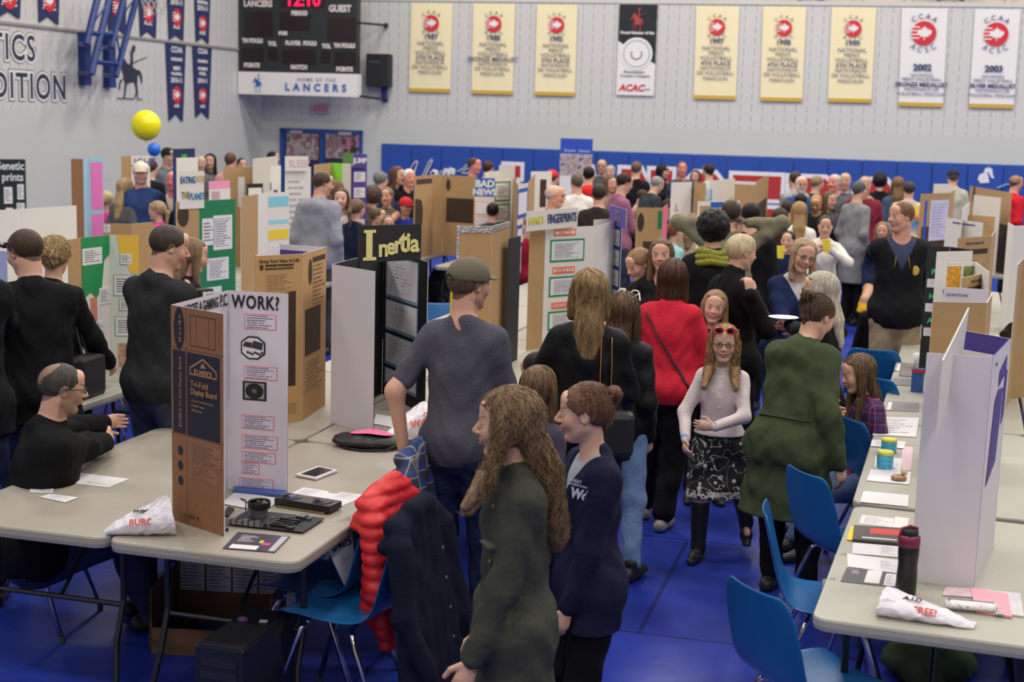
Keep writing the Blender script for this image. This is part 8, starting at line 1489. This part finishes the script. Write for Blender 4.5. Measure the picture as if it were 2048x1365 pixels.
mb = MB(); mb.tube([(-.085, .01, .028), (.07, .01, .028)], .003, 6); mb.build('zip', mat('zip_grey', (120, 122, 126), .4), root); mb = MB(); mb.box((.085, -.03, .004), (.03, .014, .003)); mb.build('zip_tab', mat('tab_teal', (130, 190, 180), .5), root)
# dark crumpled bag by the picture edge
p = at_z(2034, 700, TZ); root = empty('bin_bag', p, 0, 'black crumpled bag on the back column of the aisle tables', 'bag'); film('bag_body', mat('bin_black', (22, 22, 24), .35), root, ringlist([UP * z_ for z_ in np.linspace(.0, .2, 8)], [(.05 + .08 * sin(pi * (i + 1) / 9), .05 + .07 * sin(pi * (i + 1) / 9)) for i in range(8)], 20, None, np.array((0, 1., 0))), .02, 40)
# cards taped to the near edges of the side tables
for x, y, lb in ((1668, 1128, 'white paper corner taped to the aisle table edge, beside the glossy chair'), (1644, 1178, 'small white paper tag at the aisle table edge nearest the chair seat')):
    p = at_z(x, y, .70); mb = MB(); mb.prism([p, p + C2(15) * .05, p + C2(15) * .045 + UP * .05, p + UP * .035], -V2(15) * .001); tag(mb.build('edge_card', m_pb), lb, 'card')

# bags and coats left on the floor under the tables
def floor_bag(x, y, z, yaw, c, label, coat=False):
    p = at_z(x, y, z); root = empty('coat_pile' if coat else 'backpack', (p[0], p[1], 0), R(yaw), label, 'coat' if coat else 'bag'); Fd = Field()
    if coat: Fd.ell((0, 0, .08), (.24, .2, .1), None, .05); Fd.ell((.1, .05, .14), (.14, .12, .1), None, .05); Fd.cap((-.2, .0, .06), (-.3, -.15, .04), .05, k=.04)
    else: Fd.ell((0, 0, .2), (.16, .10, .21), None, .03); Fd.ell((0, -.09, .13), (.12, .05, .11), None, .02); Fd.cap((-.04, 0, .40), (.04, 0, .40), .015, k=.02)
    G, X, Y, Z = Fd.grid(.012, None, folds(1, .006, int(x), 1)); v, q = snets(G, X, Y, Z); np_mesh('fabric', v, q, mat('bag_cloth', c, .8, bump=.3, bscale=40), root)
    if not coat: mb = MB(); mb.tube([(-.06, .08, .36), (-.08, .16, .25), (-.07, .10, .06)], .012, 6, flat=.4); mb.tube([(.06, .08, .36), (.08, .16, .25), (.07, .10, .06)], .012, 6, flat=.4); mb.build('shoulder_straps', m_bt, root); mb = MB(); mb.tube([(-.10, -.115, .22), (0, -.14, .235), (.10, -.115, .22)], .004, 5); mb.build('zip', mat('zip_grey', (120, 122, 126), .4), root)
for a in ((878, 560, .25, 10, (40, 44, 70), 'navy backpack under the table behind the olive cap'), (905, 575, .15, 40, (30, 90, 60), 'green backpack beside the navy one under the middle row'), (872, 590, .1, 80, (24, 24, 28), 'dark coat heaped under the table beyond the Inertia board', True), (1952, 520, .3, -20, (36, 74, 170), 'blue backpack under the aisle tables by the man in red'),
          (1843, 585, .2, 30, (70, 96, 120), 'blue-grey backpack on the floor beside the khaki trousers'), (440, 1010, .12, 10, (26, 26, 30), 'dark coat heaped beneath the grey table behind the computer tower', True), (1860, 1300, .12, 60, (34, 58, 26), 'green bag on the floor beneath the carrier bag table', True)): floor_bag(*a)
